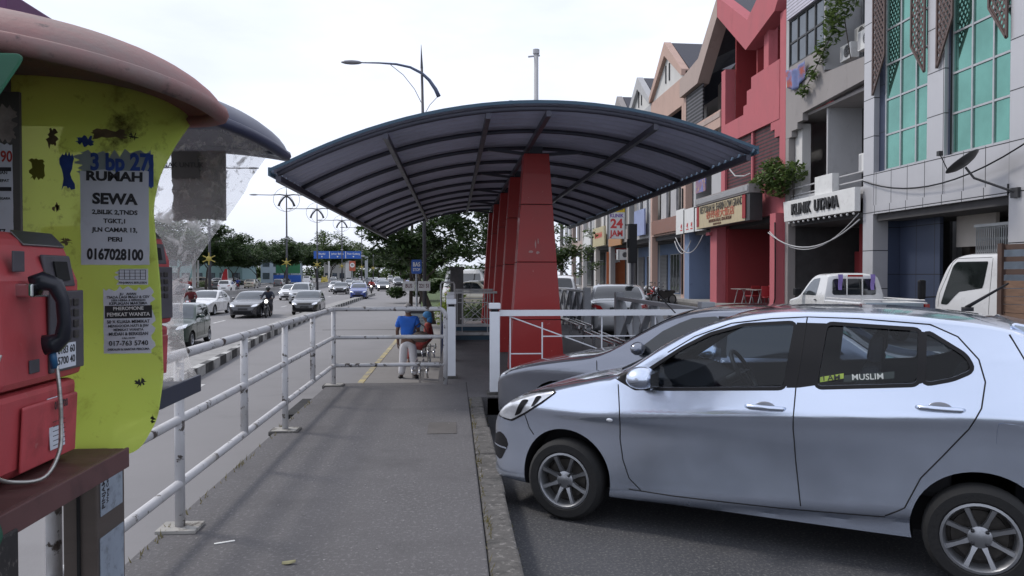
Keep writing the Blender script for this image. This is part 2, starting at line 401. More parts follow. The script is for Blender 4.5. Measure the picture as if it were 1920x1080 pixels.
# ---------------------------------------------------------------- the silver hatchback in the foreground
def hero_car():
    silver = pm('silver_paint', (.63, .70, .84), .2, .88, var=.025, scale=1.3, coat=1)
    P = MB
    c = Car(3.75,
        [(0, .52), (.02, .60), (.08, .70), (.2, .80), (.4, .885), (.62, .95), (.9, 1.02), (1.06, 1.06), (1.18, 1.13), (1.45, 1.31), (1.7, 1.43), (1.95, 1.495), (2.3, 1.525), (2.7, 1.525), (3.1, 1.50), (3.40, 1.455), (3.50, 1.40), (3.60, 1.18), (3.68, .95), (3.73, .80), (3.75, .62)],
        [(0, .46), (.03, .55), (.08, .62), (.16, .685), (.28, .735), (.45, .775), (.7, .81), (1.2, .825), (2.6, .825), (3.1, .815), (3.4, .78), (3.6, .71), (3.7, .63), (3.75, .52)],
        [(0, .36), (.04, .24), (.12, .19), (.4, .19), (3.3, .20), (3.6, .24), (3.72, .3), (3.75, .4)],
        [(.15, .90), (.24, .975), (.30, .972), (.45, .968), (.60, .971), (.71, .983), (.765, 1.003), (.78, 1.003), (.80, .995), (.92, .952), (1.02, .922), (1.2, .875), (1.35, .815), (1.5, .74)],
        (.73, 3.23), .285, rise=(.9, 3.2, .17), r=.075, n=2.6)
    c.nz = 46
    fw = rounded([(1.26, 1.035), (1.40, .985), (2.19, 1.045), (2.235, 1.425), (1.93, 1.40), (1.72, 1.335), (1.55, 1.24)], .03)
    rw = rounded([(2.385, 1.063), (2.915, 1.115), (2.925, 1.405), (2.43, 1.425)], .03)
    qw = rounded([(2.955, 1.12), (3.09, 1.155), (3.185, 1.205), (3.15, 1.275), (2.96, 1.397)], .03)
    body = c.loft(0, c.L, 96).build('body', None, None, merge=1e-5)
    body.data.materials.append(silver); body.data.materials.append(cabin)
    def cutter(mb, m=cabin):
        o = mb.build('cutter', None); o.data.materials.append(silver); o.data.materials.append(cabin)
        for p in o.data.polygons: p.material_index = 1
        return o
    boolean(body, cutter(c.loft(1.12, 3.42, 40, (.055, .045), .42)))
    ar = MB()
    for s in c.wh:
        for sg in (1, -1): ar.lathe([(.001, sg*.5), (.345, sg*.5), (.345, sg*1.0), (.001, sg*1.0)], 48, (c.X(s), 0, .30), 'y')
    boolean(body, cutter(ar))
    wc = MB()
    for w in (fw, rw, qw): wc.prism([(c.X(s), z) for s, z in w], 'y', -1, 1)
    boolean(body, cutter(wc))
    ws = MB().prism([(c.X(1.14), -.62), (c.X(1.14), .62), (c.X(1.82), .55), (c.X(1.82), -.55)], 'z', 1.08, 1.9); boolean(body, cutter(ws))
    rs = MB().prism([(c.X(3.44), -.50), (c.X(3.44), .50), (c.X(3.60), .54), (c.X(3.60), -.54)], 'z', 1.1, 1.9)
    smooth_by_angle(body, 32)
    t = thing('parked_hatchback', 'silver hatchback with green and black sticker on its rear window, parked beside the walkway', 'car')
    body.parent = t
    # glazing
    g = MB()
    for w in (fw, rw, qw): c.sidepatch(w, -.010, g)
    g.build('side_windows', hero_glass, t, smooth=True)
    c.toppatch(1.10, 1.86, .9, .86, -.006).build('windscreen', hero_glass, t, smooth=True)
    c.toppatch(3.43, 3.62, .86, .9, .004).build('rear_screen', carglass, t, smooth=True)
    tr = MB()
    for w in (fw, rw, qw): c.sideband(w, .022, .0025, tr)
    c.sidepatch([(2.21, 1.04), (2.375, 1.055), (2.42, 1.435), (2.25, 1.435)], .002, tr)
    c.sidepatch([(2.915, 1.11), (2.96, 1.12), (2.965, 1.40), (2.922, 1.405)], .003, tr)
    c.sidepatch(rounded([(1.065, 1.035), (1.24, .955), (1.41, .968), (1.27, 1.05), (1.22, 1.09)], .012), .003, tr)
    tr.build('window_trim', black, t, smooth=True)
    sm = MB()
    c.seam([(1.12, .985), (1.15, .80), (1.145, .62), (1.165, .48), (1.21, .36), (1.30, .285)], .0042, sm)
    c.seam([(2.31, 1.47), (2.29, 1.25), (2.265, 1.04), (2.255, .8), (2.27, .6), (2.30, .33)], .0042, sm)
    c.seam([(2.98, 1.445), (3.12, 1.38), (3.22, 1.26), (3.25, 1.14), (3.23, 1.0), (3.17, .88), (3.05, .72), (2.94, .58), (2.86, .40), (2.76, .335)], .0042, sm)
    c.seam([(1.45, 1.215), (1.62, 1.325), (1.85, 1.418), (2.1, 1.455), (2.31, 1.47), (2.6, 1.468), (2.98, 1.445)], .0036, sm)
    c.seam([(1.21, .288), (1.5, .283), (2.2, .295), (2.76, .325)], .004, sm)
    c.seam([(.35, .80), (.40, .70), (.43, .62), (.47, .575)], .004, sm)
    sm.tube([(c.X(s), sg*c.plan(s)*.80*f, c.ztop(s, c.plan(s)*.80*f)) for sg in (1,) for s, f in ((.30, .85), (.5, .93), (.75, .97), (1.0, .95))], .004, 5)
    c.seam([(3.37, 1.40), (3.47, 1.20), (3.55, 1.0), (3.58, .8)], .0045, sm)
    sm.build('panel_seams', darkgap, t)
    c.sidepatch(rounded([(3.30, .80), (3.44, .80), (3.455, .92), (3.31, .93)], .02), .002, None, 6, 6).build('fuel_flap', silver, t, smooth=True)
    # lamps and bumper openings
    def hlp(poly, off, nm_, mt):
        m = MB(); c.sidepatch(rounded(poly, .02), off, m, 14, 14); explode(m.build(nm_, mt, t, smooth=True))
    hlp([(.115, .655), (.27, .645), (.42, .725), (.55, .81), (.665, .90), (.62, .915), (.42, .875), (.24, .81), (.14, .745)], .003, 'headlight_surround', black)
    hlp([(.13, .665), (.265, .66), (.41, .735), (.54, .82), (.645, .895), (.62, .90), (.42, .862), (.245, .80), (.15, .74)], .008, 'headlight', lamp_lens)
    hlp([(.30, .69), (.36, .715), (.44, .83), (.38, .825)], .012, 'headlight_bezel', black); hlp([(.46, .775), (.50, .80), (.55, .865), (.50, .862)], .012, 'headlight_bezel', black)
    ff = MB(); c.endpatch(rounded([(.50, .36), (.66, .33), (.70, .48), (.665, .55), (.52, .50)], .03), .003, True, ff, 7, 8, True); ff.build('fog_lamp_recess', black, t, smooth=True)
    fb = MB(); c.endpatch([(.50, .415), (.69, .425), (.69, .44), (.50, .44)], .008, True, fb, 2, 6, True); fb.build('recess_bar', silver, t)
    gr = MB(); c.endpatch(rounded([(-.42, .30), (.42, .30), (.46, .42), (-.46, .42)], .03), .004, True, gr); c.endpatch(rounded([(-.36, .60), (.36, .60), (.34, .66), (-.34, .66)], .02), .004, True, gr); gr.build('grille', black, t)
    tl = MB(); c.endpatch(rounded([(.50, .80), (.70, .80), (.70, 1.08), (.60, 1.10)], .03), .006, False, tl, 8, 8, True); tl.build('tail_light', red_lens, t, smooth=True)
    si = MB()
    for sg in (1, -1): si.ball((c.X(1.075), sg*(c.ysurf(1.075, .745)+.001), .745), .024, .009, .014)
    si.build('side_indicator', lamp_lens, t, smooth=True)
    # handles
    for sg in (1, -1):
        for s, z in ((2.09, .915), (3.03, .985)):
            rc = MB().ball((c.X(s)-.0, sg*(c.side(s, z)-.003), z), .062, .006, .036, 16, 8); h = rc.build('handle_cup', pm('handle_cup_silver', (.22, .23, .26), .35, .5) if 'handle_cup_silver' not in bpy.data.materials else bpy.data.materials['handle_cup_silver'], t, smooth=True)
            y = sg*(c.side(s, z)+.016)
            hb = MB().tube([(c.X(s-.115), y-sg*.020, z), (c.X(s-.095), y, z+.001), (c.X(s-.03), y+sg*.006, z+.001), (c.X(s+.04), y+sg*.006, z), (c.X(s+.10), y, z), (c.X(s+.118), y-sg*.02, z)], [.012, .015, .0155, .0155, .015, .011], 10)
            hb.build('door_handle', silver, t, smooth=True)
    # mirrors
    for sg in (1, -1):
        y0 = c.ysurf(1.28, 1.0); mm = MB()
        def mf(u, v):
            a = u*2*math.pi; b = v*math.pi; k = 1.0
            px = math.cos(b); q = math.sin(b)**.65
            return (c.X(1.33)-.0+.085*px*(1 if px < 0 else 1.1), sg*(y0+.13)+math.cos(a)*q*.125, 1.055+math.sin(a)*q*(.078 if math.sin(a) > 0 else .068))
        mm.grid(mf, 20, 12); mm.build('mirror_shell', silver, t, smooth=True, merge=1e-4)
        ma = MB().bar((c.X(1.33), sg*(y0-.02), .975), (c.X(1.33), sg*(y0+.10), .99), .07, .035); ma.build('mirror_arm', black, t, bevel=.01)
        MB().grid(lambda u, v: (c.X(1.33)-.0865, sg*(y0+.13)+(u-.5)*.18, 1.045+(v-.5)*.1), 1, 1).build('mirror_glass', chrome, t)
    # interior
    seatm = pm('seat_cloth', (.03, .03, .034), .85)
    for y in (.34, -.34):
        se = MB(); se.box(c.X(2.45), c.X(1.95), y-.23, y+.23, .42, .62)
        se.prism([(c.X(2.38), .6), (c.X(2.62), 1.17), (c.X(2.73), 1.17), (c.X(2.52), .6)], 'y', y-.22, y+.22); se.prism([(c.X(2.63), 1.18), (c.X(2.66), 1.36), (c.X(2.74), 1.36), (c.X(2.73), 1.18)], 'y', y-.12, y+.12)
        se.build('seat', seatm, t, bevel=.04)
    rb = MB(); rb.box(c.X(3.1), c.X(2.85), -.6, .6, .42, .66); rb.prism([(c.X(3.0), .6), (c.X(3.18), 1.12), (c.X(3.28), 1.12), (c.X(3.15), .6)], 'y', -.6, .6); rb.build('rear_seat', seatm, t, bevel=.04)
    da = MB().prism([(c.X(1.14), .7), (c.X(1.14), 1.03), (c.X(1.45), 1.02), (c.X(1.62), .93), (c.X(1.6), .7)], 'y', -.70, .70); da.build('dashboard', cabin, t, bevel=.03)
    sw = MB(); ctr = Vector((c.X(1.74), -.34, .98)); ax = Vector((.85, 0, -.5)).normalized(); u = Vector((0, 1, 0)); w = ax.cross(u)
    sw.tube([ctr+(u*math.cos(a)+w*math.sin(a))*.18 for a in [2*math.pi*i/24 for i in range(25)]], .016, 8, False)
    for a in (0, math.pi, math.pi*1.5): sw.bar(ctr, ctr+(u*math.cos(a)+w*math.sin(a))*.18, .03, .012)
    sw.tube([ctr, ctr+ax*.2], .035, 8); sw.build('steering_wheel', black, t, smooth=True)
    # sticker, wipers, aerial
    def on_side(s, z, off=-.006): return c.ysurf(s, z)+off
    sg = 1
    st = MB(); c.sidepatch([(2.40, 1.085), (2.53, 1.093), (2.53, 1.145), (2.40, 1.137)], -.007, st, 2, 3, False); st.build('sticker', pm('green_sticker', (.33, .45, .07), .5), t, label='green panel of the window sticker')
    st = MB(); c.sidepatch([(2.53, 1.093), (2.80, 1.12), (2.80, 1.172), (2.53, 1.145)], -.007, st, 2, 4, False); st.build('sticker', pm('dark_sticker', (.02, .03, .03), .5), t, label='dark panel of the window sticker')
    tilt = math.atan2(c.ysurf(2.6, 1.14)-c.ysurf(2.6, 1.08), .06)
    for body_, s, z, h, m, w_ in (('I AM', 2.465, 1.115, .036, black_txt, .115), ('MUSLIM', 2.66, 1.133, .036, pm('grey_lettering', (.55, .57, .55), .5), .20)):
        l = letters('sticker_text', body_, h, (c.X(s), c.ysurf(s, z)+.004, z), m, t, rz=math.pi, depth=.0005, bold=.022 if s < 2.5 else .004, maxw=w_); l.rotation_euler = (-tilt*-1, R(-5.5), math.pi)
    wp = MB().tube([(c.X(1.16), -.5, 1.10), (c.X(1.08), .1, 1.09), (c.X(1.10), .62, 1.075)], .009, 6); wp.build('wiper', black, t)
    an = MB().tube([(c.X(3.2), 0, 1.50), (c.X(3.2), 0, 1.525)], .035, 10).tube([(c.X(3.19), 0, 1.52), (c.X(3.42), 0, 1.68)], [.012, .006], 8); an.build('aerial', black, t, smooth=True)
    sp = MB().prism([(c.X(3.38), 1.44), (c.X(3.40), 1.462), (c.X(3.60), 1.42), (c.X(3.62), 1.40), (c.X(3.46), 1.39)], 'y', -.54, .54); sp.build('roof_spoiler', silver, t, bevel=.012)
    for o in list(t.children):
        if o.type == 'MESH' and o.name.split('.')[0] in ('side_windows', 'panel_seams', 'fuel_flap', 'fog_lamp_recess', 'recess_bar', 'tail_light', 'side_indicator', 'grille', 'window_trim'):
            explode(o, {'side_windows': 'side_window', 'panel_seams': 'panel_seam'}.get(o.name.split('.')[0]))
    for s in c.wh:
        for sg in (1, -1): wheel(t, c.X(s), sg*.735, c.Rw, sg)
    return t, c
hero, heroC = hero_car()
FWD = Vector((-.844, .536, 0)); HEAD = math.atan2(FWD.y, FWD.x)
def park(t, c, wheel_front_world, z, head=HEAD):
    """put the outer front wheel over a ground point"""
    f = Vector((math.cos(head), math.sin(head), 0)); n = Vector((-f.y, f.x, 0))
    w = Vector((*wheel_front_world, z)); ctr = w-f*c.X(c.wh[0])-n*.735
    t.location = ctr; t.rotation_euler = (0, 0, head)
park(hero, heroC, (.81, 5.33), -.22)
# ---------------------------------------------------------------- ground, roads, walkway
asphalt_road = pm('road_asphalt', (.185, .18, .185), .85, var=.10, scale=.35, bump=.25, bscale=45, dirt=((.14, .136, .14), .42, .5, .3), dirt2=((.25, .245, .245), .2, 60, .1))
asphalt_lot = pm('carpark_asphalt', (.047, .048, .054), .85, var=.25, scale=1.2, bump=.9, bscale=70, dirt=((.13, .128, .125), .45, 55, .12), dirt2=((.03, .03, .032), .35, .9, .25))
concrete_walk = pm('walkway_concrete', (.098, .094, .098), .9, var=.22, scale=1.1, bump=.7, bscale=70, dirt=((.19, .185, .19), .42, 40, .16), dirt2=((.052, .050, .052), .58, 1.1, .35))
kerb_m = pm('old_kerb', (.085, .08, .076), .95, var=.35, scale=9, bump=1, bscale=30, dirt=((.20, .19, .18), .36, 22, .1), dirt2=((.03, .03, .028), .42, 5, .15))
conc = pm('pale_concrete', (.26, .255, .25), .9, var=.15, scale=2, bump=.3, dirt=((.13, .125, .12), .45, 2.5, .3))
grassm = pm('verge_grass', (.055, .085, .025), .95, var=.4, scale=3, bump=.6, bscale=30, dirt=((.10, .09, .05), .35, 1.2, .2))
mark_white = pm('road_marking_white', (.55, .55, .54), .8, var=.1, dirt=((.22, .215, .22), .5, 5, .2))
mark_yellow = pm('kerb_yellow', (.42, .35, .17), .85, var=.25, scale=6, dirt=((.22, .205, .18), .62, 3, .15))
def flat(poly, z): return MB().add([(x, y, z) for x, y in poly], [tuple(range(len(poly)))])
struct('ground', flat([(-900, -200), (900, -200), (900, 1500), (-900, 1500)], -1.2), grassm)
struct('main_road', flat([(-37, -20), (-1.95, -20), (-1.95, 45), (-3.2, 75), (-5.6, 110), (-11, 200), (-40, 420), (-90, 420), (-49, 200), (-42.5, 110)], -.9), asphalt_road)
struct('verge', MB().prism([(-37, -20), (-42.5, 110), (-49, 200), (-90, 420), (-240, 420), (-240, -20)], 'z', -1.3, -.72), grassm)
struct('verge', MB().prism([(-1.9, 45), (-3.15, 75), (-5.5, 110), (-10.9, 200), (-39, 420), (-10, 420), (4, 200), (6, 60), (-.3, 45)], 'z', -1.3, -.70), grassm)
struct('carpark', MB().prism([(.36, -12), (60, -12), (60, 300), (6.2, 300), (6.2, 60.1), (-.3, 45.1), (-.3, 24.55), (3.72, 24.55), (3.72, 9.3), (.36, 9.3)], 'z', -1.25, -.22), asphalt_lot)
wk = MB().prism([(-1.72, -6), (.18, -6), (.18, 10.65), (-1.72, 10.65)], 'z', -1.25, 0)
struct('walkway', wk, concrete_walk, bevel=.012)
struct('shelter_floor', MB().prism([(.182, 9.36), (3.7, 9.36), (3.7, 24.5), (-.22, 24.5), (-.22, 10.655), (.182, 10.655)], 'z', -1.25, -.004), concrete_walk)
kb = MB(); y = -6
while y < 9.3:
    y1 = min(y+1.13, 9.34); x1 = .355+random.uniform(-.012, .012); z = random.uniform(-.012, .004)
    kb.box(.184, x1, y+.004, y1-.004, -1.2, z); y += 1.13
struct('kerb', kb, kerb_m, bevel=.02)
struct('bus_stop_pavement', MB().prism([(-1.86, 10.655), (-.225, 10.655), (-.31, 44.9), (-1.86, 44.9)], 'z', -1.25, -.75), pm('pavement_concrete', (.20, .19, .185), .9, var=.15, scale=1.5, bump=.3, dirt=((.12, .115, .11), .45, 1.5, .3)))
struct('pavement_kerb', MB().box(-1.99, -1.864, 10.7, 44.9, -1.1, -.742), mark_yellow)
# the island kerb between bus bay and main road, painted in black and white blocks
bw, t_, b_ = nm('kerb_blocks'); N = t_.nodes.new; L = t_.links.new
tcn = N('ShaderNodeTexCoord'); sx_ = N('ShaderNodeSeparateXYZ'); L(tcn.outputs['Object'], sx_.inputs[0])
md = N('ShaderNodeMath'); md.operation = 'PINGPONG'; md.inputs[1].default_value = .8; L(sx_.outputs['Y'], md.inputs[0])
gt = N('ShaderNodeMath'); gt.operation = 'GREATER_THAN'; gt.inputs[1].default_value = .4; L(md.outputs[0], gt.inputs[0])
nn = N('ShaderNodeTexNoise'); nn.inputs['Scale'].default_value = 3; nn.inputs['Detail'].default_value = 8; L(tcn.outputs['Object'], nn.inputs['Vector'])
r1 = N('ShaderNodeMix'); r1.data_type = 'RGBA'; L(gt.outputs[0], r1.inputs[0]); r1.inputs[6].default_value = (.03, .03, .032, 1); r1.inputs[7].default_value = (.42, .42, .41, 1)
q1 = N('ShaderNodeMapRange'); q1.inputs[1].default_value = .5; q1.inputs[2].default_value = .7; L(nn.outputs[0], q1.inputs[0])
r2 = N('ShaderNodeMix'); r2.data_type = 'RGBA'; L(q1.outputs[0], r2.inputs[0]); L(r1.outputs[2], r2.inputs[6]); r2.inputs[7].default_value = (.12, .115, .11, 1); L(r2.outputs[2], b_.inputs['Base Color']); b_.inputs['Roughness'].default_value = .85
KL = [(-4.9, -5), (-5.45, 10), (-5.9, 18), (-6.8, 28), (-8.15, 57), (-8.6, 75), (-8.75, 86)]
kx = pch([(y, x) for x, y in KL])
isl, face, line = MB(), MB(), MB(); K = [(kx(-5+91*i/40), -5+91*i/40) for i in range(41)]
isl.prism([(x-.16, y) for x, y in K]+[(x-.95+.6*max(0, (y-60)/26), y) for x, y in K[::-1]], 'z', -1.1, -.70)
face.prism([(x, y) for x, y in K]+[(x-.155, y) for x, y in K[::-1]], 'z', -1.1, -.66)
line.prism([(x-1.15+.5*max(0, (y-60)/26), y) for x, y in K]+[(x-1.27+.5*max(0, (y-60)/26), y) for x, y in K[::-1]], 'z', -.9, -.894)
struct('traffic_island', isl, conc); struct('island_kerb', face, bw); struct('edge_line', line, mark_white)
# lane dashes
for off, off2 in ((3.1, 0), (6.6, 3)):
    y = 14+off2; ds = MB()
    while y < 190:
        x = kx(min(y, 86))-(.03*max(0, y-86))-1.2-off; ds.prism([(x-.06, y), (x+.06, y), (x+.06-.09, y+2.2), (x-.06-.09, y+2.2)], 'z', -.899, -.894); y += 6.0
    struct('lane_dashes', ds, mark_white)
ds = MB(); y = 30
while y < 250:
    ds.prism([(-26.3-.04*y, y), (-26.15-.04*y, y), (-26.3-.04*(y+3), y+3), (-26.45-.04*(y+3), y+3)], 'z', -.899, -.894); y += 8
struct('lane_dashes', ds, mark_white)
struct('expansion_joint', MB().box(-5.6, -1.99, 33.0, 33.12, -.9, -.895), darkgap)
struct('bus_bay_line', MB().prism([(-5.2, 12), (-5.05, 12), (-5.4, 17), (-5.55, 17)], 'z', -.9, -.895), mark_white)
# concrete median barrier
mbp = [(-.28, -.9), (-.22, -.6), (-.1, -.35), (-.085, .02), (.085, .02), (.1, -.35), (.22, -.6), (.28, -.9)]
mv = MB(); ys = [20, 53, 75, 93, 119, 150, 200, 300]; mxs = pch([(20, -17.9), (53, -19.0), (93, -20.4), (119, -21.6), (150, -23.2), (200, -27.5), (300, -40)])
for y in ys: mv.v += [(mxs(y)+a, y, b) for a, b in mbp]
for i in range(len(ys)-1): mv.f += [(i*8+j, i*8+j+1, (i+1)*8+j+1, (i+1)*8+j) for j in range(7)]
tag(mv.build('median_barrier', conc), 'low grey concrete barrier running along the middle of the main road', 'barrier')
# small things lying about
o = flat([(-.30, .0), (-.02, .0), (-.02, .55), (-.30, .55)], .004); tag(o.build('manhole_cover', pm('cover_concrete', (.085, .078, .075), .9, var=.2, bump=.4)), 'square dark manhole cover set into the concrete walkway', 'manhole cover').location = (.05, 7.2, 0)
tag(MB().box(-.055, .055, -.007, .007, 0, .004).build('paper_strip', pm('litter_white', (.7, .7, .68), .8)), 'white strip of paper lying on the walkway', 'litter').matrix_world = Matrix.Translation((-1.29, 4.37, .002)) @ Matrix.Rotation(R(24), 4, 'Z')
tag(MB().grid(lambda u, v: ((u-.5)*.07, (v-.5)*.03*math.sin(math.pi*(.1+.8*u)), .012*math.sin(v*3)+.008*u), 8, 4).build('dry_leaf', pm('leaf_litter', (.30, .28, .16), .8), solid=.002), 'small curled dry leaf on the walkway near the phone posts', 'leaf').location = (-.86, 4.02, .003)
sp_ = MB(); rr_ = random.Random(4)
for i in range(150):
    x = rr_.uniform(-1.6, .34); y = 2.5+rr_.random()**1.4*7; q = rr_.uniform(.003, .008)
    sp_.ball((x, y, .002), q, q*rr_.uniform(.6, 1), q*.5, 5, 3)
g_ = sp_.build('grit', pm('grit_specks', (.24, .235, .23), .9, var=.5, scale=30)); tag(g_, 'pale grit and crumbs scattered over the walkway', 'grit', kind='stuff')
tag(MB().box(-2.02, -1.722, 9.2, 10.35, -.62, -.16).build('gutter_box', darkgap), 'dark open gutter box under the edge of the walkway by the corner railing', 'gutter')
# ---------------------------------------------------------------- railing along the walkway
white_pipe = pm('chipped_white_paint', (.46, .46, .475), .55, var=.1, scale=3, bump=.15, dirt=((.05, .038, .032), .335, 8, .03), dirt2=((.31, .295, .28), .5, 3, .25))
white_paint = pm('white_paint', (.66, .68, .72), .4, var=.05, dirt=((.40, .40, .41), .3, 4, .3))
rt = thing('railing', 'chipped white tubular railing with three rails along the road side of the walkway', 'railing', (-1.62, 4.7, 0))
def rp_(pts, r, name, n=10): return MB().tube([(x+1.62, y-4.7, z) for x, y, z in pts], r, n).build(name, white_pipe, rt, smooth=True)
def corner(z, top):
    p = [(-1.62, -1, z), (-1.62, 1.5, z), (-1.62, 4.6, z), (-1.62, 7.45, z), (-1.62, 10.42, z), (-.55, 10.46, z)]
    if top:
        for i in range(1, 7):
            a = math.pi/2*i/6; p.append((-.21+.10*math.sin(a), 10.46, z-.10+.10*math.cos(a)))
        p += [(-.11, 10.46, .5), (-.11, 10.46, 0)]
    else: p.append((-.11, 10.46, z))
    return p
rp_(corner(1.04, True), .031, 'top_rail', 12); rp_(corner(.655, False), .027, 'mid_rail'); rp_(corner(.275, False), .027, 'low_rail')
for y, full in ((1.75, 1), (3.2, 0), (4.62, 1), (6.02, 0), (7.45, 1), (8.9, 0), (10.42, 1)):
    rp_([(-1.62, y, 0 if full else .275), (-1.62, y, 1.03)], .030, 'post')
    if full:
        b = MB().box(-.115, .115, y-4.7-.09, y-4.7+.09, 0, .022); b.build('base_plate', pm('base_plate_paint', (.30, .29, .27), .8, var=.3, dirt=((.08, .07, .06), .45, 9, .1)) if y == 1.75 else bpy.data.materials['base_plate_paint'], rt, bevel=.004)
        if y > 6: MB().box(-.14, .14, y-4.7-.1, y-4.7+.1, -.02, .028).shift(0, .0, -.01).build('plinth', kerb_m, rt, bevel=.01)
# ---------------------------------------------------------------- white gate posts and fence beside the shelter
def gatepost(x, y, label, rest):
    t = thing('gate_post', label, 'post', (x, y, 0), 0, 'white capped posts at the shelter entrance')
    MB().box(-.062, .062, -.062, .062, .03, 1.04).build('shaft', white_paint, t, bevel=.006)
    MB().box(-.045, .045, -.045, .045, 1.04, 1.075).build('neck', black, t)
    MB().box(-.072, .072, -.072, .072, 1.075, 1.15).build('cap', white_paint, t, bevel=.01)
    MB().box(-.10, .10, -.10, .10, -.01, .032).build('foot', kerb_m, t, bevel=.008); return t
gatepost(.52, 9.58, 'white square post with cap nearest the grey car, at the right of the shelter entrance', 0)
gatepost(-.03, 11.1, 'white square post with cap at the end of the tubular railing', 0)
for y, k in ((13.3, 'second'), (15.4, 'third')): gatepost(-.05, y, 'white capped post %s behind the post at the railing end' % k, 0)
MB0 = MB().box(.40, .64, 9.36, 9.70, -.3, -.002); tag(MB0.build('post_base', kerb_m, bevel=.02), 'dark concrete block under the white post by the grey car', 'concrete block')
ft = thing('white_fence', 'white metal fence panel with thin slanting rods in front of the first red pillar', 'fence', (.6, 9.62, 0))
wf = lambda a, b, w, n: MB().bar((a[0]-.6, 0, a[1]), (b[0]-.6, 0, b[1]), w, w).build(n, white_paint, ft)
wf((.585, 1.02), (3.25, 1.02), .075, 'top_rail'); wf((.585, .09), (3.25, .09), .06, 'bottom_rail')
for a, b in (((.72, .12), (.72, .985)), ((1.13, .12), (1.13, .90)), ((1.9, .12), (1.9, .985)), ((2.6, .12), (2.6, .985))): wf(a, b, .016, 'upright')
for a, b in (((.73, .97), (2.0, .50)), ((2.0, .50), (3.2, .95))): wf(a, b, .014, 'slanting_rod')
wf((.73, .50), (1.125, .50), .014, 'cross_rod'); wf((1.14, .72), (3.2, .72), .014, 'cross_rod')
# grey lattice fence on the carpark side
greym = pm('grey_fence_paint', (.27, .28, .30), .55, var=.08, dirt=((.12, .12, .12), .35, 4, .3))
def lattice(x, y0, y1, n, label):
    t = thing('lattice_fence', label, 'fence', (x, y0, 0), 0, 'grey lattice fences beside the shelter')
    for y in (0, y1-y0): MB().box(-.09, .09, y-.09, y+.09, 0, 1.15).build('end_post', greym, t, bevel=.008)
    L_ = y1-y0; MB().box(-.06, .06, .095, L_-.095, 1.0, 1.06).build('top_rail', greym, t); MB().box(-.06, .06, .095, L_-.095, .06, .12).build('bottom_rail', greym, t)
    for i in range(n):
        a, b = .1+(L_-.2)*i/n, .1+(L_-.2)*(i+1)/n
        MB().bar((.02, a, .13), (.02, b, .99), .035, .11, (1, 0, 0)).build('brace', greym, t); MB().bar((-.02, a, .99), (-.02, b, .13), .035, .11, (1, 0, 0)).build('brace', greym, t)
        if i: MB().box(-.05, .05, a-.035, a+.035, .122, .998).build('upright', greym, t)
lattice(3.3, 9.7, 14.9, 4, 'grey lattice fence with crossed braces behind the white fence and the dark silver car')
lattice(3.55, 20.0, 28.0, 6, 'farther grey lattice fence with crossed braces beyond the first red pillar')
# ---------------------------------------------------------------- steel benches of bent tubes
steel = pm('polished_tube', (.55, .55, .56), .22, 1, var=.06)
def bench(x, y0, y1, z0, label, grp):
    t = thing('tube_bench', label, 'bench', (x, y0, z0), 0, grp); L_ = y1-y0
    for i in range(3):
        a = (i-1)*.135; p = [(a+.02, -.02, .30), (a, -.03, .40)]
        for k in range(1, 5):
            q = math.pi/2*k/4; p.append((a, .03-.06*math.cos(q), .40+.05*math.sin(q)))
        p += [(a, L_-.05, .45), (a, L_, .42), (a, L_+.02, .32)]
        MB().tube(p, .019, 8).build('seat_tube', steel, t, smooth=True)
    for y in (.25, L_-.25):
        MB().box(-.17, .17, y-.02, y+.02, .39, .43).build('bearer', steel, t); MB().box(-.025, .025, y-.025, y+.025, 0, .388).build('leg', steel, t)
G_ = 'bent steel tube benches under the shelter'
bench(2.55, 11.3, 13.9, 0, 'bent steel tube bench on the shelter floor nearest the dark silver car', G_)
bench(2.7, 15.4, 17.6, 0, 'bent steel tube bench on the shelter floor behind the nearer one, by the red pillar', G_)
bench(-.64, 14.4, 16.3, -.75, 'low bent steel tube bench on the bus stop pavement behind the person in blue', G_)
bench(-.60, 17.9, 19.8, -.75, 'bent steel tube bench on which the seated person in red sits', G_)
# ---------------------------------------------------------------- red pillars and the arched canopy
redclad = pm('red_cladding', (.33, .017, .016), .45, var=.08, scale=.8, coat=.1, dirt=((.23, .022, .02), .5, 1.3, .5), dirt2=((.55, .35, .32), .12, 13, .03))
PY = [12.0, 14.9, 17.8, 20.7, 23.6]
for i, y in enumerate(PY):
    t = thing('pillar', ['nearest tapering red clad pillar under the canopy', 'second tapering red pillar from the front', 'third tapering red pillar from the front', 'fourth tapering red pillar from the front', 'farthest tapering red pillar of the row'][i], 'pillar', (1.30, y, 0), 0, 'red pillars of the bus shelter')
    zs = [0, .80, 1.70, 2.60, 3.40]; hw = lambda z: (.43-.235*z/3.4, .26-.08*z/3.4)
    for a, b in zip(zs, zs[1:]):
        a2, b2 = a+(.006 if a else 0), b-.006; v = []
        for z in (a2, b2):
            w, d = hw(z); v += [(-w, -d, z), (w, -d, z), (w, d, z), (-w, d, z)]
        MB().add(v, [(3, 2, 1, 0), (4, 5, 6, 7), (0, 1, 5, 4), (1, 2, 6, 5), (2, 3, 7, 6), (3, 0, 4, 7)]).build('cladding', redclad, t, bevel=.006)
    v = []
    for z in (0.01, 3.39):
        w, d = hw(z); w -= .012; d -= .012; v += [(-w, -d, z), (w, -d, z), (w, d, z), (-w, d, z)]
    MB().add(v, [(3, 2, 1, 0), (4, 5, 6, 7), (0, 1, 5, 4), (1, 2, 6, 5), (2, 3, 7, 6), (3, 0, 4, 7)]).build('core', pm('pillar_joint', (.05, .008, .008), .7) if i == 0 else bpy.data.materials['pillar_joint'], t)
p0 = [o for o in S.objects if o.get('label', '').startswith('nearest tapering red')][0]; r3 = random.Random(3); pale = pm('scuffed_paint', (.42, .26, .25), .8, var=.2)
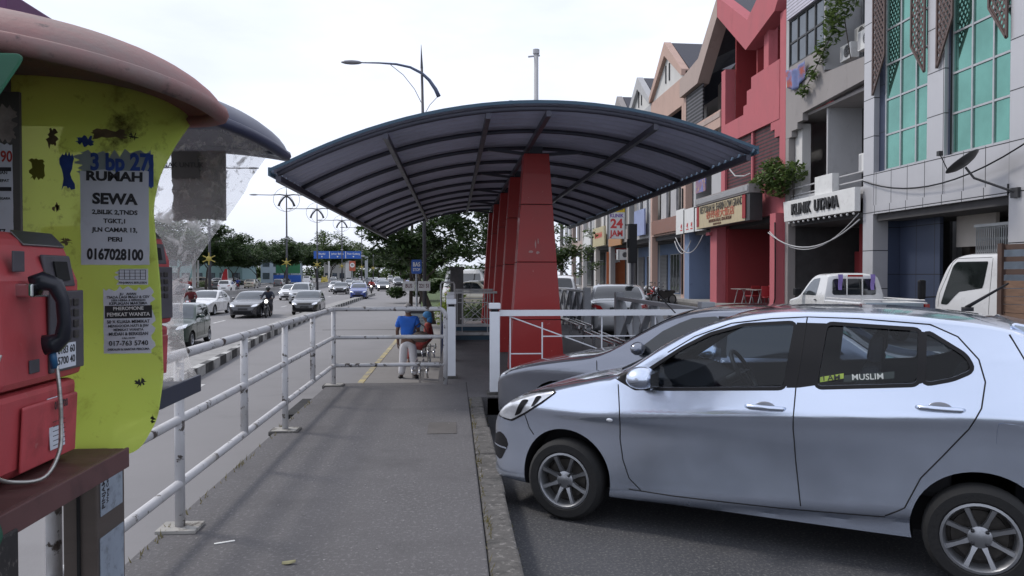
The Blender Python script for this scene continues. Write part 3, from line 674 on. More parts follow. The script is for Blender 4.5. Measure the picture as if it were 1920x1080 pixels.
for x, z, w, h in ((-.02, 1.98, .012, .07), (.02, 2.02, .010, .05), (-.09, 1.86, .04, .02), (.015, 1.85, .03, .025)):
    d = .26-.08*z/3.4; P = [(x+w*math.cos(k)*r3.uniform(.6, 1.1), z+h*math.sin(k)*r3.uniform(.6, 1.1)) for k in [6.283*i/11 for i in range(11)]]
    m = MB().prism(P, 'y', -d-.004, -d+.004); m.build('scuff', pale, p0)
ct = thing('canopy', 'dark arched sheet metal canopy with blue edges over the red pillars', 'canopy', (1.18, 9.3, 0))
roofm = pm('roof_sheet_underside', (.42, .425, .54), .45, .1, var=.12, scale=.8, dirt=((.33, .325, .40), .45, 1.2, .3), dirt2=((.45, .44, .45), .16, 9, .1))
ribm = pm('roof_steel', (.055, .055, .075), .45, .3, var=.1)
bluem = pm('blue_edge_trim', (.03, .075, .12), .4, var=.1)
az = lambda x: 3.56-.0735*abs(x)**2.05 if x < 0 else 3.56-.0795*x**2
XL, XR, CL = -3.34, 2.60, 15.0
sh = MB(); NX, NY = 26, 300
pv = lambda s: (s % 1.0)
def corr(y): f = (y/.25) % 1; return .04*(min(max((abs(f-.5)-.12)/.1, 0), 1))
sh.grid(lambda u, v: (XL+(XR-XL)*u, CL*v, az(XL+(XR-XL)*u)+.045+corr(CL*v)), NX, NY)
sh.build('roof_sheet', roofm, ct, fix=False, solid=.004)
i = 0; y = .06
while y < CL:
    MB().tube([(XL+.05+(XR-XL-.1)*k/24, y, az(XL+.05+(XR-XL-.1)*k/24)) for k in range(25)], .032, 6).build('arch_rib', ribm, ct, smooth=True); y += 1.485
for x in (-3.28, -2.0, -.75, .0, 1.35, 2.54): MB().bar((x, .05, az(x)-.06), (x, CL-.05, az(x)-.06), .06, .075).build('purlin', ribm, ct)
for y0, yy in ((-.03, 0), (CL+.03, CL)):
    MB().grid(lambda u, v: (XL-.03+(XR-XL+.06)*u, y0, az(min(max(XL-.03+(XR-XL+.06)*u, XL), XR))+.045+.04*v), 26, 1).build('edge_trim', bluem, ct, solid=.012)
for x in (XL, XR): MB().bar((x+(-.03 if x < 0 else .03), -.02, az(x)+.05), (x+(-.03 if x < 0 else .03), CL+.02, az(x)+.05), .03, .10).build('eave_trim', bluem, ct)
for y in PY:
    yy = y-9.3
    for sg in (-1, 1): MB().bar((.12+sg*.05, yy, 3.40), (.12+sg*.75, yy, az(.12+sg*.75)-.05), .05, .05).build('bracket', ribm, ct)
    MB().box(.02, .22, yy-.1, yy+.1, 3.40, 3.52).build('pillar_head', ribm, ct)
# gate, loop rail and posts deeper in the shelter
gt_ = thing('barrier_gate', 'pale metal gate frame with crossed rods across the shelter passage', 'gate', (-.0, 17.4, 0))
gm = pm('pale_gate_paint', (.42, .42, .42), .5, var=.1, dirt=((.2, .18, .16), .4, 5, .2))
for a, b, w in (((0, 1.09), (1.0, 1.09), .05), ((.1, .86), (.8, .86), .02), ((0, .14), (.95, .14), .06), ((.12, .32), (.92, .32), .03), ((.05, .1), (.05, 1.09), .02), ((.2, .12), (.2, 1.07), .018), ((.78, .12), (.78, 1.07), .018), ((.92, .1), (.92, 1.07), .02), ((.2, .86), (.5, .6), .014), ((.8, .86), (.5, .6), .014), ((.2, .34), (.5, .6), .014), ((.78, .34), (.5, .6), .014)):
    MB().bar((a[0], 0, a[1]), (b[0], 0, b[1]), w, w).build('gate_bar', gm, gt_)
MB().box(.02, .95, .04, .08, -.0, .11).build('kick_board', bluem, gt_)
gt2 = dupt(gt_, 'second pale gate frame farther along the shelter passage behind the first gate', (.05, 20.2, 0))
lt = MB().tube([(-.30, 18.5, -.75), (-.30, 18.5, 1.25), (-.27, 18.5, 1.31), (0, 18.5, 1.31), (.03, 18.5, 1.25), (.03, 18.5, -.0)], .022, 8); tag(lt.build('loop_rail', gm, smooth=True), 'pale pipe loop standing at the bus stop edge behind the white posts', 'railing')
tag(MB().box(-.14, .24, 0, .38, -.1, 1.62).box(-.17, .27, -.03, .41, 1.622, 1.72).build('stone_post', pm('dark_stone', (.10, .10, .10), .9, var=.3, scale=8, bump=.5), bevel=.015), 'dark grey stone post with a cap beyond the shelter gate', 'post').location = (.05, 22.0, 0)
tag(MB().box(-.03, .03, 0, 3.3, -.75, .45).build('blue_panel', pm('dark_blue_panel', (.015, .025, .09), .5, var=.2)), 'dark blue panel beside the bench behind the seated person', 'panel').location = (-.22, 16.2, 0)
# ---------------------------------------------------------------- payphone posts
red_phone = pm('payphone_red', (.46, .068, .078), .5, var=.14, scale=6, bump=.05, dirt=((.16, .02, .022), .4, 5, .3), dirt2=((.42, .16, .15), .2, 30, .1))
pink_hood = pm('faded_red_hood', (.27, .10, .095), .65, var=.2, scale=3, bump=.15, dirt=((.19, .16, .15), .78, 2.2, .3), dirt2=((.07, .05, .05), .28, 16, .1))
navy_hood = pm('navy_hood', (.035, .038, .075), .4, var=.15, scale=3, dirt=((.10, .10, .13), .35, 3, .35))
phone_grey = pm('phone_grey', (.075, .07, .085), .5, var=.2, scale=12, dirt=((.16, .14, .14), .3, 14, .2))
handset_m = pm('handset_black', (.016, .017, .026), .32, var=.3, scale=8)
shelf_m = pm('shelf_brown', (.085, .035, .033), .6, var=.25, scale=4, stretch=(1, 6, 1), dirt=((.18, .12, .10), .3, 9, .12), dirt2=((.03, .018, .016), .4, 5, .25))
post_m = pm('brown_post', (.105, .085, .075), .45, .3, var=.12, scale=3, stretch=(1, 1, 6), dirt=((.06, .048, .042), .4, 4, .3))
darkpost = pm('scratched_black_post', (.022, .020, .020), .6, var=.3, dirt=((.09, .08, .075), .35, 25, .06), stretch=(1, 3, 3))
paper = pm('old_paper', (.60, .63, .70), .85, var=.06, scale=6, dirt=((.40, .41, .44), .35, 8, .3))
sticker = pm('blue_grey_sticker', (.26, .30, .36), .7, var=.12, scale=9, dirt=((.16, .18, .21), .45, 25, .15))
ink = pm('poster_ink', (.03, .03, .035), .8, var=.3, scale=30)
blue_ink = pm('blue_ink', (.03, .07, .28), .8, var=.3, scale=20)
cord_m = pm('steel_cord', (.45, .44, .42), .35, .8, var=.3, scale=120, stretch=(.05, .05, 1))
glue = pm('torn_glue', (.16, .12, .07), .9, var=.4, scale=15)
def acrylic(name, col, clear, dirtcol, amt, dsc, rough=.15, dark=None):
    m, t, b = nm(name); N = t.nodes.new; L = t.links.new
    tc = N('ShaderNodeTexCoord'); n1 = N('ShaderNodeTexNoise'); n1.inputs['Scale'].default_value = dsc; n1.inputs['Detail'].default_value = 10; n1.inputs['Roughness'].default_value = .7; n1.inputs['Distortion'].default_value = .6; L(tc.outputs['Object'], n1.inputs['Vector'])
    q = N('ShaderNodeMapRange'); q.inputs[1].default_value = .72-.45*amt; q.inputs[2].default_value = .80-.45*amt; L(n1.outputs[0], q.inputs[0])
    c = N('ShaderNodeMix'); c.data_type = 'RGBA'; c.inputs[6].default_value = (*col, 1); c.inputs[7].default_value = (*dirtcol, 1); L(q.outputs[0], c.inputs[0])
    colo = c.outputs[2]
    if dark:
        n2 = N('ShaderNodeTexNoise'); n2.inputs['Scale'].default_value = dark[1]; n2.inputs['Detail'].default_value = 8; n2.inputs['Roughness'].default_value = .72; L(tc.outputs['Object'], n2.inputs['Vector'])
        q2 = N('ShaderNodeMapRange'); q2.inputs[1].default_value = dark[2]; q2.inputs[2].default_value = dark[2]+.12; L(n2.outputs[0], q2.inputs[0]); c2 = N('ShaderNodeMix'); c2.data_type = 'RGBA'; L(q2.outputs[0], c2.inputs[0]); L(colo, c2.inputs[6]); c2.inputs[7].default_value = (*dark[0], 1); colo = c2.outputs[2]
    L(colo, b.inputs['Base Color']); b.inputs['Roughness'].default_value = rough
    tl = N('ShaderNodeBsdfTranslucent'); L(colo, tl.inputs[0])
    a = N('ShaderNodeMixShader'); a.inputs[0].default_value = .7; L(b.outputs[0], a.inputs[1]); L(tl.outputs[0], a.inputs[2])
    tr = N('ShaderNodeBsdfTransparent'); tr.inputs[0].default_value = (*[min(1, x*1.6+.2) for x in col], 1)
    f = N('ShaderNodeMapRange'); L(q.outputs[0], f.inputs[0]); f.inputs[3].default_value = clear; f.inputs[4].default_value = clear*.25
    e = N('ShaderNodeMixShader'); L(f.outputs[0], e.inputs[0]); L(a.outputs[0], e.inputs[1]); L(tr.outputs[0], e.inputs[2]); L(e.outputs[0], t.nodes['Material Output'].inputs['Surface']); return m
yellow_acr = acrylic('yellow_acrylic', (.70, .82, .28), .2, (.46, .50, .16), .40, 5, dark=((.07, .065, .03), 4.5, .57))
green_acr = acrylic('green_acrylic', (.25, .40, .06), .3, (.12, .2, .05), .35, 6)
teal_acr = acrylic('teal_acrylic', (.12, .26, .2), .3, (.07, .14, .11), .35, 6)
clear_acr = acrylic('scratched_clear_acrylic', (.9, .89, .88), .80, (.80, .79, .77), .42, 18, .25, dark=((.16, .155, .15), 22, .68))
rnd = random.Random(11)
def torn(x0, x1, z0, z1, sides='', amp=.012, n=14):
    """paper outline with ragged sides (t, b, l, r)"""
    p = []
    def edge(a, b, key):
        for i in range(n):
            t = i/n; x = a[0]+(b[0]-a[0])*t; z = a[1]+(b[1]-a[1])*t; j = amp if key in sides else .0006
            p.append((x+(rnd.uniform(-j, j) if key in 'lr' else 0), z+(rnd.uniform(-j, j) if key in 'tb' else 0)))
    edge((x0, z0), (x1, z0), 'b'); edge((x1, z0), (x1, z1), 'r'); edge((x1, z1), (x0, z1), 't'); edge((x0, z1), (x0, z0), 'l'); return p
def sheet(poly, y, name, mat, parent, label=None, th=.0006):
    return MB().prism(poly, 'y', y-th, y).build(name, mat, parent, label)
def hood(parent, mat, cx, cy, rx, ry, zf, zs, zt):
    def rim(u): return zf+(zs-zf)*abs(math.sin(u))**1.5
    def P(u, v, k=1.0):
        a = R(-125+250*u); ph = math.pi/2*v; c_ = math.cos(ph)**.82
        return (cx+math.cos(a)*rx*c_*k, cy+math.sin(a)*ry*c_*k, rim(a)+(zt-rim(a))*math.sin(ph)**1.15)
    MB().grid(lambda u, v: P(u, v), 44, 14).build('hood', mat, parent, smooth=True, solid=.022)
    MB().tube([Vector(P(u/60, 0))+Vector((0, 0, .006)) for u in range(61)], .021, 8).build('hood_rim', mat, parent, smooth=True)
def payphone(x, y, z, label):
    """wall phone facing +X; x = front face, y = near side, z = bottom"""
    t = thing('payphone', label, 'payphone', (x, y, z), 0, 'red payphones')
    w = .36
    up = MB().prism([(-.24, .205), (.015, .205), (.008, .44), (-.03, .535), (-.06, .55), (-.24, .55)], 'y', 0, w); up.build('casing', red_phone, t, bevel=.018)
    lo = MB().prism([(-.23, .0), (-.03, .0), (-.005, .03), (.006, .198), (-.23, .198)], 'y', .012, w-.012); lo.build('coin_box', red_phone, t, bevel=.016)
    MB().prism([(.0065, .02), (.014, .16), (.0085, .165), (-.0, .02)], 'y', .09, w-.03).build('coin_door', red_phone, t, bevel=.003)
    MB().box(.0135, .0215, .19, w-.012, .225, .415).build('key_panel', phone_grey, t, bevel=.003)
    k = MB()
    for i in range(3):
        for j in range(4): k.box(.0205, .026, .225+i*.034, .248+i*.034, .30+j*.026, .318+j*.026)
    k.build('keypad', pm('keys', (.035, .03, .03), .4, var=.3) if 'keys' not in bpy.data.materials else bpy.data.materials['keys'], t, bevel=.002)
    MB().prism([(.012, .425), (-.002, .50), (-.012, .50), (.004, .425)], 'y', .205, w-.03).build('display', phone_grey, t, bevel=.004)
    MB().prism([(.0135, .44), (.006, .485), (.003, .485), (.0105, .44)], 'y', .24, w-.06).build('screen', darkgap, t)
    MB().prism([(-.022, .518), (-.048, .548), (-.050, .556), (-.018, .522)], 'y', .16, w-.02).build('coin_slot', pm('slot_steel', (.25, .25, .26), .3, .9) if 'slot_steel' not in bpy.data.materials else bpy.data.materials['slot_steel'], t, bevel=.003)
    MB().box(.009, .0125, .06, .105, .46, .505).build('patch', phone_grey, t, bevel=.002); MB().box(.0145, .018, .11, .15, .235, .265).build('patch', phone_grey, t, bevel=.002)
    hk = MB().box(.004, .05, .075, .105, .405, .435); hk.bar((.045, .06, .42), (.045, .13, .42), .012, .03); hk.build('cradle', chrome, t, bevel=.004)
    hs = MB(); P_ = [(.030, .095, .442), (.052, .10, .452), (.076, .112, .440), (.088, .122, .40), (.088, .13, .345), (.082, .134, .305), (.064, .132, .288), (.040, .126, .284)]
    P_ = [(.045+(p[0]-.045)*.88, .115+(p[1]-.115)*.85, .375+(p[2]-.375)*.85) for p in P_]; hs.tube(P_, [.020, .021, .018, .0145, .0145, .0175, .022, .023], 12); hs.build('handset', handset_m, t, smooth=True)
    MB().tube([(.054, .130, .290), (.058, .133, .245)], .008, 8).build('cord_boot', pm('blue_boot', (.02, .10, .22), .4) if 'blue_boot' not in bpy.data.materials else bpy.data.materials['blue_boot'], t, smooth=True)
    ctl = [Vector(p) for p in ((.062, .134, .25), (.07, .13, .19), (.072, .13, .12), (.072, .12, .06), (.055, .09, .012), (.015, .05, -.012-.0+.025), (-.0, .01, .035), (.004, -.02, .08), (.006, -.03, .15), (.01, -.01, .25), (.005, .04, .308))]
    pts = []
    for i in range(len(ctl)-1):
        p0, p1, p2, p3 = ctl[max(i-1, 0)], ctl[i], ctl[i+1], ctl[min(i+2, len(ctl)-1)]
        for k in range(6):
            u = k/6; pts.append(.5*((2*p1)+(p2-p0)*u+(2*p0-5*p1+4*p2-p3)*u*u+(3*p1-p0-3*p2+p3)*u**3))
    pts.append(ctl[-1]); MB().tube(pts, .0048, 7).build('armoured_cord', cord_m, t, smooth=True)
    MB().lathe([(.001, .002), (.009, .002), (.011, 0), (.009, -.004)], 12, (0, 0, 0), 'y').shift(-.06, .010, .10).build('lock', chrome, t)
    MB().box(-.10, -.03, .0095, .0125, .15, .166).build('nameplate', paper, t)
    return t
# first post: faded red hood, yellow panel
b1 = thing('phone_post', 'brown payphone post with a faded red hood and a yellow acrylic side panel with posters', 'phone post', (-1.03, 2.25, 0))
def bp(m, n, mat, **k): m.shift(1.03, -2.25, 0); return m.build(n, mat, b1, **k)
bp(MB().box(-1.075, -.985, 2.17, 2.35, 0, 1.02), 'leg', post_m, bevel=.004)
bp(MB().box(-1.035, -1.028, 2.162, 2.1695, .02, 1.0), 'groove', darkgap)
bp(MB().box(-.9845, -.9825, 2.185, 2.335, .53, .78), 'sticker', sticker); bp(MB().box(-.9845, -.9825, 2.19, 2.33, .84, 1.005), 'sticker', sticker, label='faded blue grey loan sticker on the post')
bp(MB().box(-.9845, -.9825, 2.185, 2.335, .25, .50), 'sticker', sticker)
for tx, yy, h in (('PINJAMAN', 2.207, .019), ('Wang Cek Gaji', 2.232, .012)):
    l = letters('sticker_text', tx, h, (-.982+1.03, yy-2.25, .92), ink, b1, depth=.0004, bold=.02, maxw=.15); l.rotation_euler = (0, R(-90), R(90))
bp(MB().box(-.97, -.845, 1.42, 1.54, 0, 1.025), 'near_leg', darkpost, bevel=.004)
bp(MB().box(-1.34, -.862, 1.43, 2.06, 1.028, 1.062), 'shelf', shelf_m, bevel=.004); bp(MB().box(-.860, -.85, 1.43, 2.06, 1.012, 1.064), 'shelf_lip', pm('shelf_lip_paint', (.105, .048, .047), .5, var=.2, dirt=((.06, .03, .03), .4, 9, .2)), bevel=.003)
bp(MB().box(-1.32, -1.255, 1.40, 2.30, .95, 2.12), 'backboard', pm('backboard_grey', (.10, .095, .09), .6, var=.2, dirt=((.05, .045, .04), .45, 4, .3)))
pl1 = rounded([(-1.24, 1.0), (-1.05, 1.0), (-.985, .985), (-.90, 1.012), (-.85, 1.10), (-.832, 1.22), (-.838, 1.48), (-.850, 1.62), (-.857, 1.708), (-.838, 1.80), (-.795, 1.885), (-.725, 1.985), (-.80, 2.10), (-1.24, 2.10)], .03)
bp(MB().prism(pl1, 'y', 2.246, 2.254), 'side_panel', yellow_acr, bevel=.002, label='yellow acrylic side panel with posters')
pln = rounded([(-1.25, 1.03), (-.80, 1.03), (-.782, 1.06), (-.80, 1.11), (-.83, 1.2), (-.84, 1.48), (-.85, 1.70), (-.80, 1.80), (-.735, 1.90), (-1.25, 1.90)], .02)
bp(MB().prism(pln, 'y', 1.376, 1.384), 'side_panel', teal_acr, bevel=.002, label='green tinted side panel at the left edge')
bp(MB().lathe([(.001, -.006), (.012, -.004), (.014, 0)], 12, (-.815, 1.374, 1.095), 'y'), 'bolt', chrome)
yp = 2.2445-2.25
sheet([(a+1.03, b) for a, b in torn(-1.054, -.866, 1.545, 1.812, 't', .004)], yp, 'poster', paper, b1, 'grey house for rent poster')
for tx, z, h, w_ in (('RUMAH', 1.795, .026, .165), ('SEWA', 1.731, .030, .125), ('2,BILIK 2,TNDS', 1.694, .0125, .125), ('TGKT,1', 1.669, .0125, .06), ('JLN CAMAR 13,', 1.644, .0125, .125), ('PERI', 1.617, .0125, .04), ('0167028100', 1.573, .030, .155)):
    letters('poster_text', tx, h, (-.96+1.03, yp-.0012, z), ink, b1, depth=.0003, bold=.06 if h > .02 else .045, sx=1.25 if z < 1.8 and z > 1.6 else (1.1 if z > 1.6 else .8), maxw=w_, roll=R(1.2))
sheet([(a+1.03, b) for a, b in torn(-.958, -.870, 1.488, 1.534, 'l', .012, 8)], yp, 'poster', paper, b1, 'small torn loan notice')
letters('poster_text', 'PINJAMAN BERLESEN', .006, (-.912+1.03, yp-.0012, 1.494), ink, b1, depth=.0003, maxw=.078)
gm_ = MB()
for i in range(4): gm_.box(-.952+1.03+.0, -.876+1.03, yp-.0016, yp-.0008, 1.503+.009*i, 1.504+.009*i)
for i in range(6): gm_.box(-.950+1.03+.0146*i, -.949+1.03+.0146*i, yp-.0016, yp-.0008, 1.503, 1.531)
gm_.build('table_lines', ink, b1)
sheet([(a+1.03, b) for a, b in torn(-.994, -.858, 1.292, 1.478, 'tr', .008, 18)], yp, 'poster', paper, b1, 'torn advert with a black band')
sheet([(-.990+1.03, 1.392), (-.860+1.03, 1.394), (-.860+1.03, 1.430), (-.990+1.03, 1.428)], yp-.0008, 'poster_band', ink, b1)
for tx, z, h, w_, m_ in (('JU   AHAN', 1.462, .007, .09, ink), ('TIADA LAGI MALU & CEV', 1.453, .0075, .12, ink), ('100% HERBA & BERKESAN', 1.444, .006, .105, ink), ('KEPUASAN MAKSIMA', 1.435, .008, .11, ink), ('PHEROMONE', 1.4205, .010, .092, white_txt), ('PEMIKAT WANITA', 1.4035, .0105, .118, white_txt), ('50 X KUASA MEMIKAT', 1.383, .009, .118, ink), ('MENGGODA HATI & JIW', 1.371, .0075, .112, ink), ('MEMIKAT WANITA', 1.360, .007, .10, ink), ('MUDAH & BERKESAN', 1.348, .009, .108, ink), ('CALL NOW', 1.336, .005, .04, ink), ('017-763 5740', 1.321, .014, .122, ink), ('DISKAUN & HANTAR PERCUMA', 1.304, .0065, .115, ink)):
    letters('poster_text', tx, h, (-.925+1.03, yp-.0022, z), m_, b1, depth=.0003, bold=.02, maxw=w_, roll=R(-1))
sheet([(a+1.03, b) for a, b in torn(-1.06, -.86, 1.80, 1.865, 'tbl', .016)], yp+.0012, 'poster_remnant', pm('pale_blue_paper', (.30, .36, .36), .9, var=.2), b1, 'torn remnant of a poster with blue figures')
letters('poster_text', '3 bp 27', .048, (-.945+1.03, yp-.0006, 1.835), blue_ink, b1, depth=.0003, bold=.05, sx=.85, maxw=.165)
sheet([(a+1.03, b) for a, b in torn(-.868, -.853, 1.765, 1.86, 'lb', .004)], yp+.001, 'poster_remnant', blue_ink, b1)
for (x0, x1, z0, z1, m_) in ((-1.02, -.93, 1.905, 1.925, glue), (-1.105, -1.075, 1.76, 1.86, blue_ink), (-1.06, -1.02, 1.885, 1.905, blue_ink), (-.915, -.90, 1.905, 1.915, ink), (-1.19, -1.15, 1.79, 1.84, pm('tape_brown', (.20, .20, .03), .6)), (-1.125, -1.113, 1.70, 1.715, glue), (-1.105, -1.085, 1.605, 1.62, glue), (-1.14, -1.12, 1.88, 1.925, glue), (-.905, -.885, 1.20, 1.215, ink), (-.865, -.858, 1.09, 1.11, ink)):
    sheet([(a+1.03, b) for a, b in torn(x0, x1, z0, z1, 'tblr', .008, 7)], yp+.0008, 'scrap', m_, b1)
bp(MB().box(-1.30, -1.095, 2.02, 2.03, 1.56, 1.98), 'back_fin', bpy.data.materials['backboard_grey'])
sheet([(a+1.03, b) for a, b in torn(-1.20, -1.112, 1.60, 1.85, 'bt', .006)], 2.0185-2.25, 'poster', paper, b1, 'pale notice with red and black print at the left edge')
sheet([(a+1.03, b) for a, b in torn(-1.19, -1.105, 1.86, 1.94, 'tblr', .010)], 2.0185-2.25, 'poster', pm('printed_scrap', (.30, .26, .24), .85, var=.4, scale=22), b1, 'torn printed scrap at the left edge')
for tx, z, h, m_ in (('RM 90', 1.815, .028, pm('red_ink', (.4, .05, .04), .8)), ('PINJAMAN', 1.775, .008, ink), ('LULUS CEPAT', 1.755, .007, ink), ('WARGANEGARA', 1.71, .006, ink), ('0177', 1.625, .014, ink)): letters('poster_text', tx, h, (-1.15+1.03, 2.0172-2.25, z), m_, b1, depth=.0003, bold=.03, maxw=.075)
for z in (1.785, 1.735): sheet([(-1.195+1.03, z-.006), (-1.115+1.03, z-.006), (-1.115+1.03, z+.004), (-1.195+1.03, z+.004)], 2.0175-2.25, 'poster_band', ink, b1)
hood(b1, pink_hood, -1.25+1.03, 1.96-2.25, .655, .47, 1.925, 1.985, 2.115)
bp(MB().box(-1.75, -1.085, 1.95, 2.25, 2.12, 2.213), 'header_box', pm('purple_box', (.10, .028, .095), .55, var=.1, dirt=((.06, .02, .055), .4, 4, .3)), bevel=.004)
pa = payphone(-.945, 1.63, 1.064, 'red payphone with black handset on the shelf beside the yellow panel')
for tx, z, w_ in (('016-700 3', .175, .07), ('SEWA', .15, .05)):
    pass
st_ = MB().box(.0145, .0165, .21, .30, .232, .29).build('sticker', paper, pa); st_.location = (.0075, 0, 0)
l = letters('sticker_text', '0183 60', .018, (.0245, .255, .275), ink, pa, rz=R(90), depth=.0003, maxw=.08, bold=.02); l = letters('sticker_text', '5700 40', .018, (.0245, .255, .250), ink, pa, rz=R(90), depth=.0003, maxw=.08, bold=.02)
MB().box(.0142, .0158, .20, .265, .045, .165).build('sticker', paper, pa).rotation_euler = (0, R(-3), 0)
l = letters('sticker_text', '016-700', .018, (.0225, .232, .148), ink, pa, rz=R(90), depth=.0003, maxw=.06, bold=.03)
gm_ = MB()
for i in range(6): gm_.box(.0165, .0175, .205, .26, .055+.011*i, .0562+.011*i)
gm_.build('table_lines', ink, pa)
# second post: navy hood, clear scratched panel
b2 = thing('phone_post', 'payphone post with a navy blue hood and a scratched clear side panel, behind the first', 'phone post', (-1.12, 3.15, 0))
def bq(m, n, mat, **k): m.shift(1.12, -3.15, 0); return m.build(n, mat, b2, **k)
bq(MB().box(-1.50, -1.40, 3.06, 3.24, 0, 1.06), 'leg', post_m, bevel=.004)
pl2 = rounded([(-1.45, 1.06), (-1.045, 1.06), (-1.02, 1.085), (-1.055, 1.15), (-1.085, 1.25), (-1.088, 1.40), (-1.05, 1.548), (-.962, 1.677), (-.881, 1.79), (-.835, 1.86), (-.823, 1.895), (-.745, 2.005), (-.80, 2.10), (-1.45, 2.10)], .02)
bq(MB().prism(pl2, 'y', 3.146, 3.154), 'side_panel', clear_acr, bevel=.002, label='scratched clear side panel with a grey notice')
for tx, z, h in (('NAK UNTUK', 1.955, .02),):
    letters('poster_text', tx, h, (-1.08+1.12, -.0062, z), ink, b2, depth=.0003, maxw=.16)
sheet([(a+1.12, b) for a, b in torn(-1.125, -.915, 1.735, 2.015, 'lb', .006)], .0062, 'poster', pm('grey_notice', (.20, .195, .20), .85, var=.12, scale=9, dirt=((.12, .115, .115), .45, 9, .1)), b2, 'grey paper notice seen through the clear panel')
sheet([(a+1.12, b) for a, b in torn(-1.125, -1.02, 1.90, 2.01, 'br', .008)], -.005, 'poster_remnant', pm('dark_notice', (.10, .10, .10), .85, var=.2), b2)
bq(MB().box(-1.48, -1.0, 2.45, 3.05, 1.065, 1.10), 'shelf', pm('dark_shelf', (.03, .03, .04), .5, var=.2), bevel=.004)
bq(MB().box(-.999, -.985, 2.45, 3.05, 1.06, 1.125), 'shelf_lip', pm('navy_lip', (.03, .035, .055), .5, var=.2), bevel=.003)
hood(b2, navy_hood, -1.30+1.12, 2.93-3.15, .66, .56, 1.965, 2.08, 2.19)
p2_ = payphone(-1.155, 2.60, 1.13, 'red payphone partly hidden behind the yellow panel, under the navy hood')
p2_.rotation_euler = (0, 0, -.25)
# ---------------------------------------------------------------- the row of shophouses (facade plane X = 13.4)
FX = 13.4
def plaster(name, c, d=.35): return pm(name, c, .85, var=.07, scale=1.2, bump=.12, bscale=25, dirt=((c[0]*.55, c[1]*.53, c[2]*.52), d, 1.1, .35), dirt2=((c[0]*.4+.01, c[1]*.4+.01, c[2]*.4+.01), .22, 3.5, .2), stretch=(1, 1, .45))
m_grey = plaster('grey_plaster', (.27, .25, .245)); m_lgrey = plaster('light_grey_plaster', (.40, .40, .41)); m_white = plaster('white_plaster', (.55, .54, .53), .25)
m_beige = plaster('beige_plaster', (.38, .30, .27)); m_peach = plaster('peach_plaster', (.45, .31, .26)); m_red = plaster('pinkish_red_plaster', (.42, .112, .13), .35); m_dred = plaster('deep_red_and_shade', (.26, .03, .035), .2)
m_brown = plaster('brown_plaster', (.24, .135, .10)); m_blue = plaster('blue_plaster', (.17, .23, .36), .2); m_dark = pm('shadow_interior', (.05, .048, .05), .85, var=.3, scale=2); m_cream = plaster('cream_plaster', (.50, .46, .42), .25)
m_tile = pm('dark_roof_tile', (.035, .035, .048), .6, var=.3, scale=9, bump=.5, bscale=18)
m_shut = pm('roller_shutter', (.20, .20, .205), .45, .4, var=.1, dirt=((.12, .11, .10), .35, 3, .3))
m_glassd = pm('dark_window_glass', (.03, .035, .04), .06, var=.3, scale=2, spec=1)
m_glassr = pm('pale_reflecting_glass', (.10, .115, .13), .05, var=.2, scale=2, spec=1, metal=.55)
m_green = pm('green_mirror_glass', (.15, .34, .28), .04, .85, var=.2, scale=.6, spec=1)
m_frame = pm('window_frame_dark', (.03, .03, .032), .5); m_alu = pm('aluminium', (.42, .43, .44), .4, .6)
m_white_sign = pm('white_sign', (.62, .62, .61), .5, var=.05, dirt=((.40, .39, .37), .35, 3, .3)); m_wood = pm('door_brown', (.05, .032, .025), .6)
# brick-node metal panels
def panels(name, c, w, h, oz=0, oy=0, mort=.012):
    m = pm(name, c, .38, .35, var=.05, scale=.8, dirt=((c[0]*.8, c[1]*.8, c[2]*.8), .4, .7, .4)); t = m.node_tree; b = t.nodes['Principled BSDF']; N = t.nodes.new; L = t.links.new
    src = b.inputs['Base Color'].links[0].from_socket
    tcn = N('ShaderNodeTexCoord'); sp = N('ShaderNodeSeparateXYZ'); L(tcn.outputs['Object'], sp.inputs[0]); cb = N('ShaderNodeCombineXYZ')
    sm = N('ShaderNodeMath'); sm.operation = 'ADD'; sm.inputs[1].default_value = oy; L(sp.outputs['Y'], sm.inputs[0]); sz = N('ShaderNodeMath'); sz.operation = 'ADD'; sz.inputs[1].default_value = oz; L(sp.outputs['Z'], sz.inputs[0])
    L(sm.outputs[0], cb.inputs[0]); L(sz.outputs[0], cb.inputs[1])
    br = N('ShaderNodeTexBrick'); br.offset = 0; br.inputs['Scale'].default_value = 1; br.inputs['Brick Width'].default_value = w; br.inputs['Row Height'].default_value = h; br.inputs['Mortar Size'].default_value = mort; br.inputs['Mortar Smooth'].default_value = .1
    L(cb.outputs[0], br.inputs['Vector']); x = N('ShaderNodeMix'); x.data_type = 'RGBA'; L(br.outputs['Fac'], x.inputs[0]); L(src, x.inputs[6]); x.inputs[7].default_value = (.02, .02, .022, 1); L(x.outputs[2], b.inputs['Base Color']); return m
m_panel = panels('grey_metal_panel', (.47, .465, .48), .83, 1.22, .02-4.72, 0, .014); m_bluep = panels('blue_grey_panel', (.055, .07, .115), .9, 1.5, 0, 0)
def slats(name, c, gap, h, vertical=False):
    m = pm(name, c, .6, .2, var=.12); t = m.node_tree; b = t.nodes['Principled BSDF']; N = t.nodes.new; L = t.links.new; src = b.inputs['Base Color'].links[0].from_socket
    tcn = N('ShaderNodeTexCoord'); sp = N('ShaderNodeSeparateXYZ'); L(tcn.outputs['Object'], sp.inputs[0]); a = N('ShaderNodeMath'); a.operation = 'PINGPONG'; a.inputs[1].default_value = h/2; L(sp.outputs['Y' if vertical else 'Z'], a.inputs[0])
    g = N('ShaderNodeMapRange'); g.inputs[1].default_value = gap*.8; g.inputs[2].default_value = gap*1.2; L(a.outputs[0], g.inputs[0])
    x = N('ShaderNodeMix'); x.data_type = 'RGBA'; L(g.outputs[0], x.inputs[0]); x.inputs[6].default_value = (.008, .008, .009, 1); L(src, x.inputs[7]); L(x.outputs[2], b.inputs['Base Color']); return m
